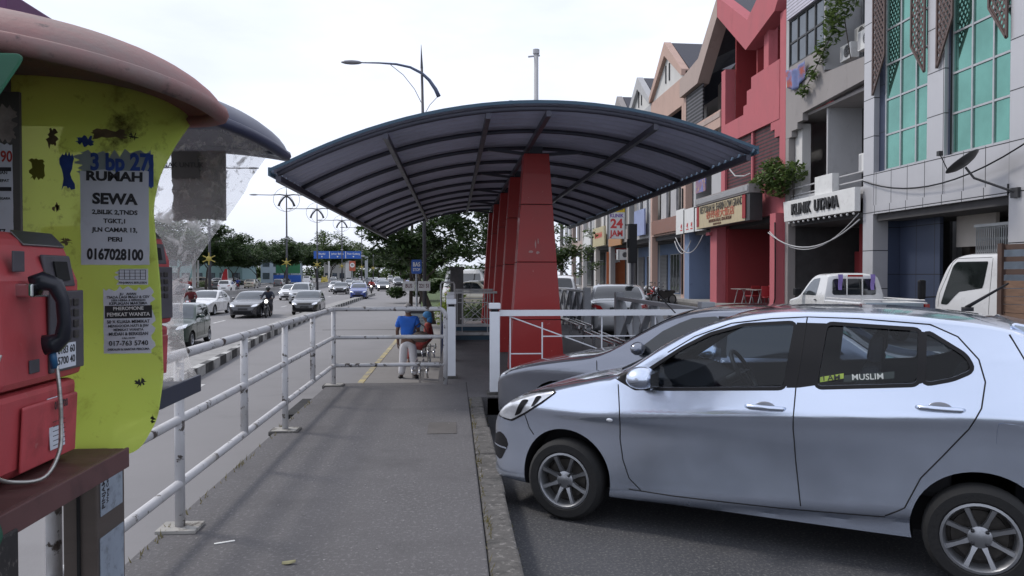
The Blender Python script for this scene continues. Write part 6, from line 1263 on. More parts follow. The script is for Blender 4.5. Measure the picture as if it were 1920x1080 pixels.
# ---------------------------------------------------------------- trees
def limb(m, p, d, L_, r0, depth, rr, spread, up):
    pts = [p]; q = p.copy(); dd = d.copy(); n = 5
    for i in range(n):
        dd = (dd+Vector((rr.uniform(-.18, .18), rr.uniform(-.18, .18), rr.uniform(-.06, .12)+up*.06))).normalized(); q = q+dd*(L_/n); pts.append(q.copy())
    m.tube(pts, [r0*(1-.55*i/n) for i in range(n+1)], 7); tips = [q]
    if depth:
        for k in range(rr.choice((2, 3))):
            a = rr.uniform(0, 6.28); side = Vector((math.cos(a), math.sin(a), 0)); tips += limb(m, pts[-1-(k % 2)], (dd*.6+side*spread+Vector((0, 0, up*.35))).normalized(), L_*rr.uniform(.6, .8), r0*.45, depth-1, rr, spread, up)
    return tips
def tree(label, cat, x, y, z, h, trunk, crown_r, crown_h, n, leaf, mat, seed, flat=.5, kind='tree', spread=.9, group=None, base=.5, r0=.22, clumps=16):
    rr = random.Random(seed); t = thing(kind, label, cat, (x, y, z), 0, group); m = MB()
    tips = limb(m, Vector((0, 0, -.2)), Vector((rr.uniform(-.08, .08), rr.uniform(-.08, .08), 1)), trunk, r0, 3, rr, spread, .5); m.build('trunk', bark, t, smooth=True)
    bl = []; zc = h-crown_h
    for tp in tips:
        if tp.z > trunk*.9: k = rr.uniform(.16, .26)*crown_r; bl.append((tp.x, tp.y, min(max(tp.z, zc+.1*crown_h), h-k*.6), k*1.25, k*1.25, k*.75))
    for i in range(clumps):
        a = rr.uniform(0, 6.28); q = math.sqrt(rr.random()); R_ = crown_r*q; zz = zc+crown_h*(base+(1-base)*rr.random())*math.sqrt(max(1-q*q*.75, .1)) if base else zc+crown_h*rr.random()*math.sqrt(max(1-q*q*.6, .1)); k = crown_r*rr.uniform(.20, .34)
        bl.append((R_*math.cos(a), R_*math.sin(a), zz, k, k, k*.6))
    foliage('crown', bl, n, leaf, mat, t, seed, flat); return t
GT = 'trees along the far side of the road'
pr = [tree('t', 'tree', 0, 0, 0, 10.6, 3.4, 5.6, 6.0, 9500, .30, leaf_a, 21, base=.25, clumps=26), tree('t', 'tree', 0, 0, 0, 9.2, 3.0, 5.2, 5.0, 8500, .30, leaf_a, 22, base=.3, clumps=24), tree('t', 'tree', 0, 0, 0, 11.5, 3.6, 6.8, 7.2, 10500, .32, leaf_b, 23, base=.2, clumps=28)]
us_ = set()
def puttree(i, px, D, topz, rz, label, group=GT, wide=1.0):
    x = (px-850)/1423*D*1.0; o = pr[i]; H0 = (10.6, 9.2, 11.5)[i]; k = (topz+.72)/H0
    if i in us_: o = dup(pr[i])
    us_.add(i); o.location = (x, D, -.75); o.rotation_euler = (0, 0, rz); o.scale = (k*wide, k*wide, k); o['label'] = label; o['group'] = group
for a in ((0, 400, 118, 9.6, .3, 'tall dark spreading tree nearest the clear phone panel, across the road'), (1, 318, 104, 8.8, 1.5, 'dark tree behind the clear phone panel'), (1, 352, 124, 9.6, 2.6, 'dark tree between the phone panel and the tallest dark tree'), (1, 452, 134, 7.4, .9, 'dark tree with a forked trunk right of the tallest dark tree'), (0, 492, 152, 7.6, 2.0, 'dark umbrella tree above the pale blue building'),
          (1, 538, 163, 8.8, 4.0, 'dark tree behind the second median lamp'), (0, 578, 186, 9.0, 5.0, 'dark tree above the green hoarding'), (2, 622, 205, 12.8, 1.1, 'broad lighter green tree behind the blue gantry sign'), (2, 668, 250, 11.5, 3.3, 'lighter green tree right of the broad one, beyond the gantry'), (1, 430, 165, 8.2, 3.9, 'dark tree behind the forked tree'), (1, 515, 196, 9.6, 5.5, 'dark tree set back behind the umbrella tree'), (0, 690, 270, 9.5, .2, 'distant tree above the gantry post')):
    puttree(*a)
for a in ((1, 385, 150, 8.8, 1.9, 'dark tree set back between the tall tree and the forked tree'), (0, 472, 175, 9.4, 3.1, 'dark tree filling the gap left of the umbrella tree'), (1, 560, 205, 9.8, 2.2, 'dark tree behind the green hoarding'), (0, 598, 222, 10.0, 4.4, 'dark tree left of the broad lighter tree'), (1, 645, 232, 10.4, .7, 'dark tree low behind the gantry sign')):
    puttree(*a)
for i, (px, D, tz, ix) in enumerate(((560, 300, 13, 0), (600, 330, 14, 1), (640, 360, 13, 0), (676, 350, 12, 1), (712, 330, 12, 2), (735, 300, 11, 0), (755, 280, 12, 1), (775, 230, 12, 2), (470, 280, 12, 1), (420, 260, 12, 0))):
    puttree(ix, px, D, tz, i*1.3, ['far tree behind the hoarding', 'far tree left of the gantry sign', 'far tree behind the gantry sign', 'far tree behind the gantry post', 'far tree where the road bends', 'far tree right of the road bend', 'far tree left of the bus stop sign', 'far tree behind the bus stop sign', 'far tree behind the pale blue building', 'far tree at the left behind the dark trees'][i], 'far trees at the end of the road', 1.4)
tree('large dark green tree hanging over the bus stop behind the shelter', 'tree', -1.0, 34.5, -.72, 9.2, 2.4, 2.55, 6.3, 10000, .16, leaf_a, 31, base=.0, r0=.25, clumps=40)
tree('second dark tree behind the shelter, right of the large one', 'tree', 1.9, 38.5, -.3, 7.6, 2.4, 3.0, 6.2, 7000, .17, leaf_a, 33, base=.0, r0=.2, clumps=26)
tree('dark tree beyond the bus stop along the near verge', 'tree', -2.6, 62, -.7, 8.0, 2.4, 2.5, 7.4, 7000, .24, leaf_a, 35, base=.0, clumps=26)
tree('dark tree farther along the near verge by the road', 'tree', -4.3, 92, -.7, 8.0, 2.4, 2.9, 7.0, 5000, .28, leaf_b, 36, base=.0, clumps=22)
tree('tree on the near verge where the cars come round', 'tree', -6.2, 128, -.7, 8.4, 2.6, 3.6, 7.0, 4500, .32, leaf_b, 37, base=.0, clumps=22)
tree('small loose green tree in front of the far shophouses, right of the pillars', 'tree', 8.0, 50.5, -.2, 5.6, 1.6, 1.9, 4.2, 2600, .15, leaf_b, 39, base=.1, r0=.10, clumps=18)
def bush(label, x, y, z, bl, n, sz, mat, seed, grp=None):
    t = thing('shrub', label, 'shrub', (x, y, z), 0, grp); foliage('foliage', bl, n, sz, mat, t, seed); MB().tube([(0, 0, -.1), (.05, .02, .4)], .02, 5).build('stem', bark, t)
t = thing('tree', 'slender tree whose tuft of leaves shows above the canopy edge', 'tree', (-2.05, 36.5, -.72)); MB().tube([(0, 0, 0), (.1, 0, 4), (0, 0, 9.0)], [.1, .07, .03], 7).build('trunk', bark, t, smooth=True)
foliage('crown', [(0, 0, 9.0, .7, .7, .45), (.35, 0, 9.25, .35, .35, .3), (-.4, .1, 8.9, .4, .4, .3)], 420, .15, leaf_b, t, 44)
bl_ = []; r9 = random.Random(9)
for i in range(120): x = -150+1.42*i; bl_.append((x, 400+r9.uniform(-15, 15), r9.uniform(.5, 3), 3.2, 3, r9.uniform(2.5, 5.5)))
fg_ = foliage('far_greenery', bl_, 17000, 1.0, leaf_b, None, 45); tag(fg_, 'distant band of greenery closing the end of the road', 'greenery', kind='stuff')
r8 = random.Random(8); wd_ = MB()
for i in range(420):
    y = r8.uniform(2.6, 9.2); y = y-.5*math.sin(y*2.1)**2; x = r8.choice((.37, .185, -1.70))+r8.uniform(0, .035); z = -.22 if x > .3 else .0; h = r8.uniform(.012, .05); a = r8.uniform(0, 6.28)
    wd_.add([(x-.004, y, z), (x+.004, y+.003, z), (x+h*.5*math.cos(a), y+h*.6*math.sin(a), z+h)], [(0, 1, 2)])
tag(wd_.build('dry_weeds', leafmat('leaves_dry', (.10, .085, .035), (.22, .19, .09)), fix=False), 'dry weeds and grass bits along the kerb and walkway edges', 'weeds', kind='stuff')
bush('bright yellow green shrub beside the bus stop notice board', -.15, 24.9, -.3, [(0, 0, .5, .45, .5, .6), (.2, .5, .9, .4, .5, .5), (-.1, 1.2, .4, .4, .5, .4)], 900, .10, leafmat('leaves_lime', (.10, .15, .02), (.25, .30, .05), .5), 41)
bush('low green shrub near the shelter gate', .7, 26.5, -.22, [(0, 0, .4, .5, .5, .4), (.5, .4, .6, .4, .4, .4)], 600, .09, leaf_b, 42)
for i, (x, y, w) in enumerate(((-39.5, 103, 3.2), (-40.5, 116, 3.6), (-42, 132, 3.6), (-44, 150, 4), (-46, 168, 4))):
    bush(['clipped hedge length nearest on the far verge', 'second hedge length on the far verge', 'third hedge length on the far verge, by the red banner', 'fourth hedge length on the far verge', 'farthest hedge length on the far verge'][i], x, y, -.72, [(0, k*2.1-w, .45, .9, 1.3, .55) for k in range(int(w))], 700, .18, leaf_b, 50+i, 'hedge lengths on the far verge')
# ---------------------------------------------------------------- street lamps
lampm = pm('lamp_pole_grey', (.06, .06, .07), .5, .3, var=.1); lamph = pm('lamp_head_grey', (.20, .20, .22), .4, .2)
t = thing('street_lamp', 'tall single arm street lamp with a curved tail behind the canopy', 'street lamp', (-1.03, 27.6, -.75))
Z0 = .75
MB().tube([(0, 0, 0), (-.02, 0, 6), (-.09, 0, Z0+8.9)], [.07, .06, .045], 8).build('pole', lampm, t, smooth=True); MB().tube([(-.09, 0, Z0+8.9), (-.1, 0, Z0+9.3), (-.11, 0, Z0+9.75)], [.05, .03, .006], 6).build('finial', lampm, t)
MB().tube([(.52, 0, Z0+7.90), (.40, 0, Z0+8.16), (.18, 0, Z0+8.48), (-.08, 0, Z0+8.72), (-.5, 0, Z0+8.93), (-1.0, 0, Z0+9.03), (-1.6, 0, Z0+9.06), (-2.25, 0, Z0+9.06)], [.075, .07, .06, .052, .045, .04, .03, .025], 8).build('arm', pm('lamp_arm_blue', (.07, .09, .15), .4, .2), t, smooth=True)
MB().ball((-2.58, 0, Z0+9.06), .38, .13, .075, 12, 8).build('lamp_head', lamph, t, smooth=True)
for pts in ([(-1.2, 0, Z0+9.0), (-.75, 0, Z0+8.65), (-.35, 0, Z0+8.15), (-.05, 0, Z0+7.55)], [(.46, 0, Z0+7.88), (.2, 0, Z0+7.6), (0, 0, Z0+7.25)]): MB().tube(pts, .012, 5).build('tie_rod', lampm, t)
gold = pm('gold_star', (.35, .28, .05), .5)
def dlamp(x, y, label):
    t = thing('street_lamp', label, 'street lamp', (x, y, -.9), 0, 'twin armed lamps along the median'); H = 11.9
    MB().tube([(0, 0, 0), (0, 0, 4), (0, 0, H+.2)], [.17, .12, .07], 8).build('pole', lampm, t, smooth=True); MB().tube([(0, 0, H+.2), (0, 0, H+1.2)], [.05, .01], 5).build('finial', lampm, t)
    for s in (1, -1):
        MB().tube([(-s*.95, 0, H-1.35), (-s*.75, 0, H-.85), (-s*.35, 0, H-.35), (s*.1, 0, H-.05), (s*.8, 0, H+.05), (s*1.8, 0, H-.02), (s*3.4, 0, H)], [.14, .13, .11, .09, .07, .05, .045], 6).build('arm', lampm, t, smooth=True); MB().ball((s*3.85, 0, H), .55, .18, .10, 10, 6).build('lamp_head', lamph, t, smooth=True)
        MB().tube([(s*(1.55*math.sin(a)), 0, H-.55+1.45*math.cos(a)) for a in [math.pi*k/14 for k in range(15)]], .022, 4).build('ring', lampm, t)
        MB().tube([(s*(.8*math.sin(a)), 0, H-1.0+1.0*math.cos(a)) for a in [math.pi*k/12 for k in range(13)]], .016, 4).build('ring', lampm, t)
    st = MB()
    st.ball((0, -.2, 3.75), .24, .1, .24, 8, 6)
    for k in range(6):
        a = math.pi/6+math.pi/3*k; st.bar((.2*math.cos(a), -.2, 3.75+.2*math.sin(a)), (.62*math.cos(a), -.2, 3.75+.55*math.sin(a)), .08, .08, (0, 1, 0))
    st.build('star_ornament', gold, t); MB().tube([(0, 0, 6.6), (0, 0, 6.75)], .2, 8).build('collar', m_lgrey, t)
for i, (px, D) in enumerate(((407, 70), (545, 93.5), (600, 113), (645, 137), (681, 158), (702, 185))): dlamp((px-850)/1423*D, D, ['nearest twin armed lamp on the median, partly behind the clear phone panel', 'twin armed median lamp second from the phone panel, whole against the sky', 'third twin armed median lamp, left of the gantry sign', 'fourth twin armed median lamp, in front of the gantry sign', 'fifth twin armed median lamp, right of the gantry sign', 'farthest twin armed median lamp, small near the canopy corner'][i])
t = thing('mast', 'thin pale mast rising above the right half of the canopy', 'mast', (2.25, 20.6, -.22)); MB().tube([(0, 0, 0), (0, 0, 7.72)], [.075, .06], 10).build('pole', m_lgrey, t, smooth=True); MB().tube([(-.22, 0, 7.62), (.1, 0, 7.66)], .025, 6).build('cross_arm', m_lgrey, t); MB().tube([(0, 0, 7.7), (0, 0, 7.82)], .09, 10).build('cap', m_lgrey, t)
t = thing('mast', 'short pale stub of a pole above the canopy ridge', 'mast', (1.75, 23.0, -.2)); MB().tube([(0, 0, 0), (0, 0, 6.75)], .05, 8).build('pole', m_lgrey, t); MB().tube([(0, 0, 6.75), (0, 0, 6.95)], .08, 8).build('cap', m_lgrey, t)
# ---------------------------------------------------------------- signs along the road
sblue = pm('road_sign_blue', (.02, .10, .42), .4, var=.05)
t = thing('gantry_sign', 'long blue overhead direction sign on a pale grey gantry across the road', 'road sign', (-15.8, 140, -.9))
MB().box(-9.4, -.95, -.1, .1, 5.15, 6.5).build('sign_face', sblue, t)
for x in (-3.7, -6.6): MB().box(x-.05, x+.05, -.125, -.101, 5.2, 6.45).build('divider', white_txt, t)
for x, tx in ((-7.95, 'Skudai'), (-5.15, 'Johor Bahru'), (-2.3, 'Pasir Gudang')): letters('lettering', tx, .34, (x, -.11, 6.02), white_txt, t, depth=.005, maxw=2.2); MB().prism([(x-.16, 5.62), (x+.16, 5.62), (x, 5.32)], 'y', -.13, -.101).build('arrow', white_txt, t)
gmat = pm('gantry_grey', (.34, .36, .38), .5, .2); MB().box(-9.4, .2, .12, .42, 5.5, 5.8).build('beam', gmat, t); MB().box(-.25, .25, -.2, .2, 0, 5.49).build('post', gmat, t); MB().box(-.95, .25, -.2, .1, 5.5, 5.8).build('bracket', gmat, t)
t = thing('speed_sign', 'orange red board with a round white speed limit disc on a post', 'road sign', (-18.2, 139, -.9)); MB().tube([(0, 0, 0), (0, 0, 3.0)], .05, 6).build('post', gmat, t); MB().box(-.55, .55, -.03, .03, 2.9, 4.7).build('board', pm('orange_red_board', (.42, .10, .05), .5), t); MB().lathe([(.001, -.05), (.40, -.05), (.42, -.031)], 20, (0, 0, 3.95), 'y').build('disc', white_txt, t); letters('lettering', '70', .34, (0, -.055, 3.95), black_txt, t, depth=.004, bold=.05)
t = thing('hoarding', 'green hoarding with a blue lower band beyond the far carriageway', 'hoarding', (-37.5, 176, -.7)); MB().box(-2.7, 2.7, 0, .3, 2.3, 4.6).build('green_board', pm('hoarding_green', (.03, .16, .07), .6), t); MB().box(-3.2, 2.9, -.1, .2, .3, 1.9).build('blue_band', sblue, t); MB().box(-2.4, -2.2, .05, .25, 0, 2.3).build('post', gmat, t); MB().box(2.2, 2.4, .05, .25, 0, 2.3).build('post', gmat, t)
t = thing('banner', 'tall red tapering banner with white edge lines on the far verge', 'banner', (-36.9, 126, -.7)); MB().prism([(-.85, .0), (.6, .0), (.5, 2.9), (.1, 3.0), (-.3, 2.2)], 'y', -.04, .04).build('cloth', pm('banner_red', (.50, .03, .04), .7), t); MB().tube([(-.82, -.07, .1), (-.3, -.07, 2.2)], .05, 5).build('white_line', white_txt, t); MB().tube([(.58, -.07, .1), (.5, -.07, 2.9)], .05, 5).build('white_line', white_txt, t)
for i, (px, D, h) in enumerate(((379, 124, 4.6), (386, 128, 4.8), (621, 178, 5.0))): tag(MB().tube([(0, 0, 0), (0, 0, h)], .30 if i == 0 else .18, 8).tube([(0, 0, h), (0, 0, h+.1)], .34 if i == 0 else .22, 8).build('white_post', m_white), ['thick white post on the far verge beside the trees', 'thinner white post behind the thick one on the far verge', 'pale post under the trees left of the gantry'][i], 'post').location = ((px-850)/1423*D, D, -.7)
# pale buildings across the road
pb = plaster('pale_blue_wall', (.36, .42, .48), .2); pg = plaster('pale_teal_wall', (.25, .37, .38), .2)
def far_building(x0, x1, y, h, wall, label, nw, seed):
    t = thing('office_building', label, 'building', ((x0+x1)/2, y, -.7)); w = (x1-x0)/2; MB().box(-w, w, 0, 12, 0, h).build('wall', wall, t); MB().box(-w-.3, w+.3, -.4, 12.3, h, h+.35).build('roof', m_lgrey, t)
    for fl in range(int(h//3)):
        for i in range(nw):
            a = -w+2*w*(i+.18)/nw; b = -w+2*w*(i+.82)/nw; o = MB().box(a, b, -.06, .02, .9+3*fl, 2.4+3*fl).build('window', m_frame, t); MB().box(a+.08, b-.08, -.08, -.061, .98+3*fl, 2.32+3*fl).build('pane', m_glassr, o)
far_building(-62, -46, 170, 6.6, pg, 'pale teal building seen between the tree trunks across the road', 6, 1); far_building(-46, -38.5, 186, 6.2, pb, 'pale blue building behind the forked tree across the road', 3, 2); far_building(-75, -55, 140, 6.4, pb, 'bluish building at the left behind the clear phone panel', 6, 3); far_building(-36, -30, 215, 5.6, m_white, 'white building far across the road beside the hoarding', 3, 4)
# bus stop sign and notice board
t = thing('bus_stop_sign', 'blue bus stop sign with two white plates and a notice board', 'bus stop sign', (-1.02, 21.0, -.75)); t.scale = (.66, .66, .89)
MB().tube([(.02, 0, 0), (.02, 0, 2.75)], .045, 10).build('pole', gmat, t, smooth=True); o = MB().prism(rounded([(-.19, 2.55), (.23, 2.55), (.23, 2.98), (-.19, 2.98)], .05), 'y', -.06, -.045).build('blue_plate', sblue, t)
letters('lettering', 'BAS', .13, (.02, -.063, 2.83), white_txt, t, depth=.002, bold=.04); letters('lettering', 'STOP', .09, (.02, -.063, 2.67), white_txt, t, depth=.002, bold=.03)
for x, tx in ((-.30, 'BUS'), (.34, '221 S1')): MB().box(x-.25, x+.25, -.075, -.061, 2.02, 2.32).build('route_plate', m_white_sign, t, bevel=.004); letters('lettering', tx, .12, (x, -.077, 2.17), pm('plate_ink', (.10, .03, .04), .6) if 'plate_ink' not in bpy.data.materials else bpy.data.materials['plate_ink'], t, depth=.002, bold=.03, maxw=.4)
MB().box(-.36, .42, -.10, -.03, .0, 1.42).build('board_frame', m_frame, t); MB().box(-.28, .36, -.115, -.101, .78, 1.32).build('route_map', pm('pale_notice', (.30, .34, .34), .4, var=.1, scale=4), t); MB().box(-.28, .36, -.115, -.101, .1, .72).build('lower_panel', pm('pale_notice_low', (.40, .42, .42), .4, var=.1), t)
nt_ = MB()
for i in range(5):
    for j in range(4):
        if (i*7+j*3) % 4: nt_.box(-.22+.11*i, -.16+.11*i, -.118, -.1155, .9+.09*j, .925+.09*j)
nt_.build('map_lines', pm('notice_ink', (.03, .05, .10), .6), t)
t = thing('signal_box', 'narrow black signal box seen from behind on a thin dark post by the parked saloon', 'traffic signal', (5.25, 22.0, -.22)); MB().box(-.12, .12, -.1, .1, 2.05, 3.2).build('box', black, t, bevel=.01); MB().tube([(0, 0, 0), (0, 0, 2.05)], .05, 8).build('post', lampm, t); MB().box(-.16, -.122, -.05, .02, 2.5, 2.75).build('visor', black, t)
# ---------------------------------------------------------------- people
def skin(name, V, E, mat, parent, sub=2, label=None):
    """V: name -> (x, y, z, radius); grows one continuous surface over the skeleton"""
    ks = list(V); me = bpy.data.meshes.new(name); me.from_pydata([V[k][:3] for k in ks], [(ks.index(a), ks.index(b)) for a, b in E], []); o = bpy.data.objects.new(name, me); COL.objects.link(o)
    o.modifiers.new('s', 'SKIN')
    sv = me.skin_vertices[0].data
    for i, k in enumerate(ks): r = V[k][3]; sv[i].radius = (r, r) if not isinstance(r, tuple) else r; sv[i].use_root = (i == 0)
    m = o.modifiers.new('u', 'SUBSURF'); m.levels = sub; m.render_levels = sub
    bpy.context.view_layer.update(); m2 = bpy.data.meshes.new_from_object(o.evaluated_get(bpy.context.evaluated_depsgraph_get())); m2.shade_smooth(); m2.name = name
    o.modifiers.clear(); o.data = m2; bpy.data.meshes.remove(me); m2.materials.clear(); m2.materials.append(mat)
    if parent: o.parent = parent
    return o
skin_m = pm('brown_skin', (.13, .068, .045), .55, var=.1); hair_g = pm('grey_hair', (.30, .29, .29), .85, var=.35, scale=40); hair_b = pm('black_hair', (.012, .011, .011), .6)
blue_sh = pm('blue_shirt', (.02, .12, .50), .85, var=.15, scale=6, bump=.3, bscale=14); white_tr = pm('white_trousers', (.56, .55, .56), .85, var=.08, scale=5, bump=.3, bscale=12); shoe = pm('dark_sandal', (.02, .018, .017), .6)
def fingers(V, E, w, c, s, d=(0, .0, -1)):
    """five short finger chains and a thumb root leaving the palm"""
    for i, (dx, L_) in enumerate(((-.03, .07), (-.01, .08), (.01, .075), (.03, .06))):
        a = f'{w}f{i}'; V[a] = (c[0]+.006*s, c[1]+dx, c[2]-.05, .010); V[a+'t'] = (c[0]-.012*s, c[1]+dx*1.1, c[2]-.05-L_, .008); E += [(w, a), (a, a+'t')]
    V[w+'th'] = (c[0]-.02*s, c[1]+.045, c[2]-.035, .010); V[w+'tt'] = (c[0]-.03*s, c[1]+.06, c[2]-.075, .008); E += [(w, w+'th'), (w+'th', w+'tt')]
t = thing('person', 'grey haired person in a bright blue shirt and white trousers standing at the bus stop', 'person', (-.98, 16.55, -.75), R(-8)); t.scale = (.93, .93, .93)
V = dict(pel=(0, 0, .93, .13), sp=(0, 0, 1.12, .12), ch=(0, .0, 1.32, .13), nk=(0, .01, 1.47, .055), hd0=(0, .02, 1.54, .075), hd1=(0, .015, 1.62, .092), hd2=(0, .01, 1.69, .07)); E = [('pel', 'sp'), ('sp', 'ch'), ('ch', 'nk'), ('nk', 'hd0'), ('hd0', 'hd1'), ('hd1', 'hd2')]
for s, n in ((-1, 'l'), (1, 'r')):
    V.update({n+'h': (s*.09, 0, .86, .095), n+'k': (s*.115, .01, .48, .062), n+'a': (s*.15, -.02, .09, .042), n+'t': (s*.18, .14, .035, .035), n+'s': (s*.17, 0, 1.39, .062), n+'e': (s*.25, -.03, 1.12, .045), n+'w': (s*(.25 if s < 0 else .20), .05 if s < 0 else .16, .88 if s < 0 else 1.06, .034)})
    E += [('pel', n+'h'), (n+'h', n+'k'), (n+'k', n+'a'), (n+'a', n+'t'), ('ch', n+'s'), (n+'s', n+'e'), (n+'e', n+'w')]
    c = (V[n+'w'][0], V[n+'w'][1]+.01, V[n+'w'][2]-.07); V[n+'p'] = (*c, .032); E.append((n+'w', n+'p')); fingers(V, E, n+'p', c, s)
skin('body', V, E, skin_m, t)
skin('shirt', dict(a=(0, 0, .90, (.195, .15)), b=(0, 0, 1.12, (.19, .145)), c=(0, 0, 1.34, (.18, .13)), d=(0, .0, 1.44, (.09, .08)), ls=(-.19, 0, 1.39, .085), le=(-.25, -.02, 1.17, .075), rs=(.19, 0, 1.39, .085), re=(.255, -.02, 1.17, .075)), [('a', 'b'), ('b', 'c'), ('c', 'd'), ('c', 'ls'), ('ls', 'le'), ('c', 'rs'), ('rs', 're')], blue_sh, t)
skin('trousers', dict(a=(0, 0, .96, (.17, .13)), b=(0, 0, .88, (.17, .13)), lh=(-.09, 0, .80, .115), lk=(-.12, .01, .48, .10), la=(-.155, -.015, .07, .085), rh=(.09, 0, .80, .115), rk=(.12, .01, .48, .10), ra=(.155, -.015, .07, .085)), [('a', 'b'), ('b', 'lh'), ('lh', 'lk'), ('lk', 'la'), ('b', 'rh'), ('rh', 'rk'), ('rk', 'ra')], white_tr, t)
for s in (-1, 1): MB().ball((s*.19, .06, .035), .055, .15, .045, 12, 7).build('shoe', shoe, t, smooth=True)
hr = MB().ball((0, -.005, 1.64), .105, .112, .115, 16, 10); hr.build('hair', hair_g, t, smooth=True)
for s in (-1, 1): MB().ball((s*.10, .02, 1.605), .016, .026, .034, 8, 6).build('ear', skin_m, t, smooth=True)
bg_ = MB().ball((.02, -.0, -.02), .20, .08, .12, 14, 9); tag(bg_.build('handbag', pm('brown_bag', (.10, .075, .06), .6, var=.35, scale=14), smooth=True), 'brown handbag held at the waist of the person in blue', 'handbag').location = (-.72, 16.40, .18)
hb_ = [o for o in S.objects if o.name.startswith('handbag')][0]; MB().tube([(-.13, 0, .08), (-.10, .02, .2), (.0, .05, .27), (.1, .02, .2), (.14, 0, .08)], .012, 6).build('strap', pm('bag_strap', (.05, .035, .03), .6), hb_)
# seated person
red_cl = pm('red_patterned_cloth', (.24, .035, .03), .9, var=.4, scale=18, dirt=((.30, .16, .10), .32, 22, .08)); scarf = pm('blue_cap', (.05, .20, .42), .8)
t = thing('person', 'seated person in a long red patterned garment with a blue headcover on the tube bench', 'person', (-.62, 18.75, -.75), R(90))
V = dict(pel=(0, -.02, .54, .13), sp=(0, -.02, .76, .115), ch=(0, .0, .96, .115), nk=(0, .02, 1.09, .05), h0=(0, .04, 1.15, .07), h1=(0, .045, 1.22, .085), h2=(0, .03, 1.28, .065), nose=(0, .135, 1.19, .016)); E = [('pel', 'sp'), ('sp', 'ch'), ('ch', 'nk'), ('nk', 'h0'), ('h0', 'h1'), ('h1', 'h2'), ('h1', 'nose')]
for s, n in ((-1, 'l'), (1, 'r')):
    V.update({n+'h': (s*.09, .08, .53, .09), n+'k': (s*.11, .42, .51, .065), n+'a': (s*.10, .46, .10, .042), n+'t': (s*.11, .60, .04, .034), n+'s': (s*.16, .0, 1.01, .058), n+'e': (s*.22, .05, .76, .044), n+'w': (s*.12, .26, .66, .034)})
    E += [('pel', n+'h'), (n+'h', n+'k'), (n+'k', n+'a'), (n+'a', n+'t'), ('ch', n+'s'), (n+'s', n+'e'), (n+'e', n+'w')]
    c = (V[n+'w'][0], V[n+'w'][1]+.06, V[n+'w'][2]-.01); V[n+'p'] = (*c, .03); E.append((n+'w', n+'p')); fingers(V, E, n+'p', c, s)
skin('body', V, E, skin_m, t)
skin('garment', dict(a=(0, 0, .52, (.20, .17)), b=(0, -.01, .76, (.17, .14)), c=(0, 0, .98, (.155, .12)), d=(0, .01, 1.06, (.08, .07)), k=(0, .40, .50, (.20, .10)), f=(0, .46, .14, (.19, .10)), ls=(-.17, 0, 1.01, .08), le=(-.22, .04, .78, .075), rs=(.17, 0, 1.01, .08), re=(.22, .04, .78, .075)), [('a', 'b'), ('b', 'c'), ('c', 'd'), ('a', 'k'), ('k', 'f'), ('c', 'ls'), ('ls', 'le'), ('c', 'rs'), ('rs', 're')], red_cl, t)
MB().ball((0, .02, 1.255), .105, .115, .095, 14, 9).build('headcover', scarf, t, smooth=True); MB().ball((0, -.03, 1.14), .10, .08, .11, 12, 8).build('headcover_drape', scarf, t, smooth=True)
# ---------------------------------------------------------------- motorcycles and riders
bike_bl = pm('bike_black', (.02, .02, .022), .35, .2, coat=1)
def motorcycle(x, y, z, rz, label, fair, lit=False, grp='motorcycles on the road'):
    t = thing('motorcycle', label, 'motorcycle', (x, y, z), rz, grp)
    for px_ in (.62, -.62):
        w = MB().lathe([(.23, -.035), (.285, -.04), (.30, 0), (.285, .04), (.23, .035)], 20, (px_, 0, .30), 'y').build('wheel', rubber, t, smooth=True); r_ = MB().lathe([(.02, -.03), (.235, -.012), (.235, .012), (.02, .03)], 14, (px_, 0, .30), 'y').build('rim', alloy, w)
    MB().prism([(.30, .55), (.42, .78), (.30, .86), (-.05, .74), (-.75, .82), (-.80, .70), (-.3, .42), (.1, .32)], 'y', -.10, .10).build('frame_body', fair, t, bevel=.03); MB().box(-.70, .0, -.12, .12, .76, .83).build('saddle', bike_bl, t, bevel=.03)
    MB().prism([(.40, .60), (.56, .72), (.50, .98), (.38, .98)], 'y', -.13, .13).build('front_fairing', fair, t, bevel=.04); MB().lathe([(.001, .03), (.07, .02), (.085, -.02)], 12, (.55, 0, .90), 'x').build('headlight', hl_ if lit else lamp_lens, t)
    MB().tube([(.62, .09, .30), (.42, .09, .95)], .022, 6).build('fork', alloy, t); MB().tube([(.62, -.09, .30), (.42, -.09, .95)], .022, 6).build('fork', alloy, t)
    MB().tube([(.30, -.36, 1.03), (.42, -.14, 1.0), (.42, .14, 1.0), (.30, .36, 1.03)], .016, 6).build('handlebar', bike_bl, t, smooth=True)
    for s in (1, -1): MB().tube([(.36, s*.26, 1.02), (.34, s*.33, 1.2)], .007, 5).build('mirror_stem', bike_bl, t); MB().ball((.34, s*.34, 1.23), .02, .06, .04, 8, 6).build('mirror', bike_bl, t)
    MB().prism([(.30, .52), (.94, .56), (.9, .60), (.62, .66), (.3, .6)], 'y', -.05, .05).build('mudguard', fair, t, bevel=.02); MB().tube([(-.1, -.14, .30), (-.85, -.16, .38)], .045, 8).build('exhaust', alloy, t); return t
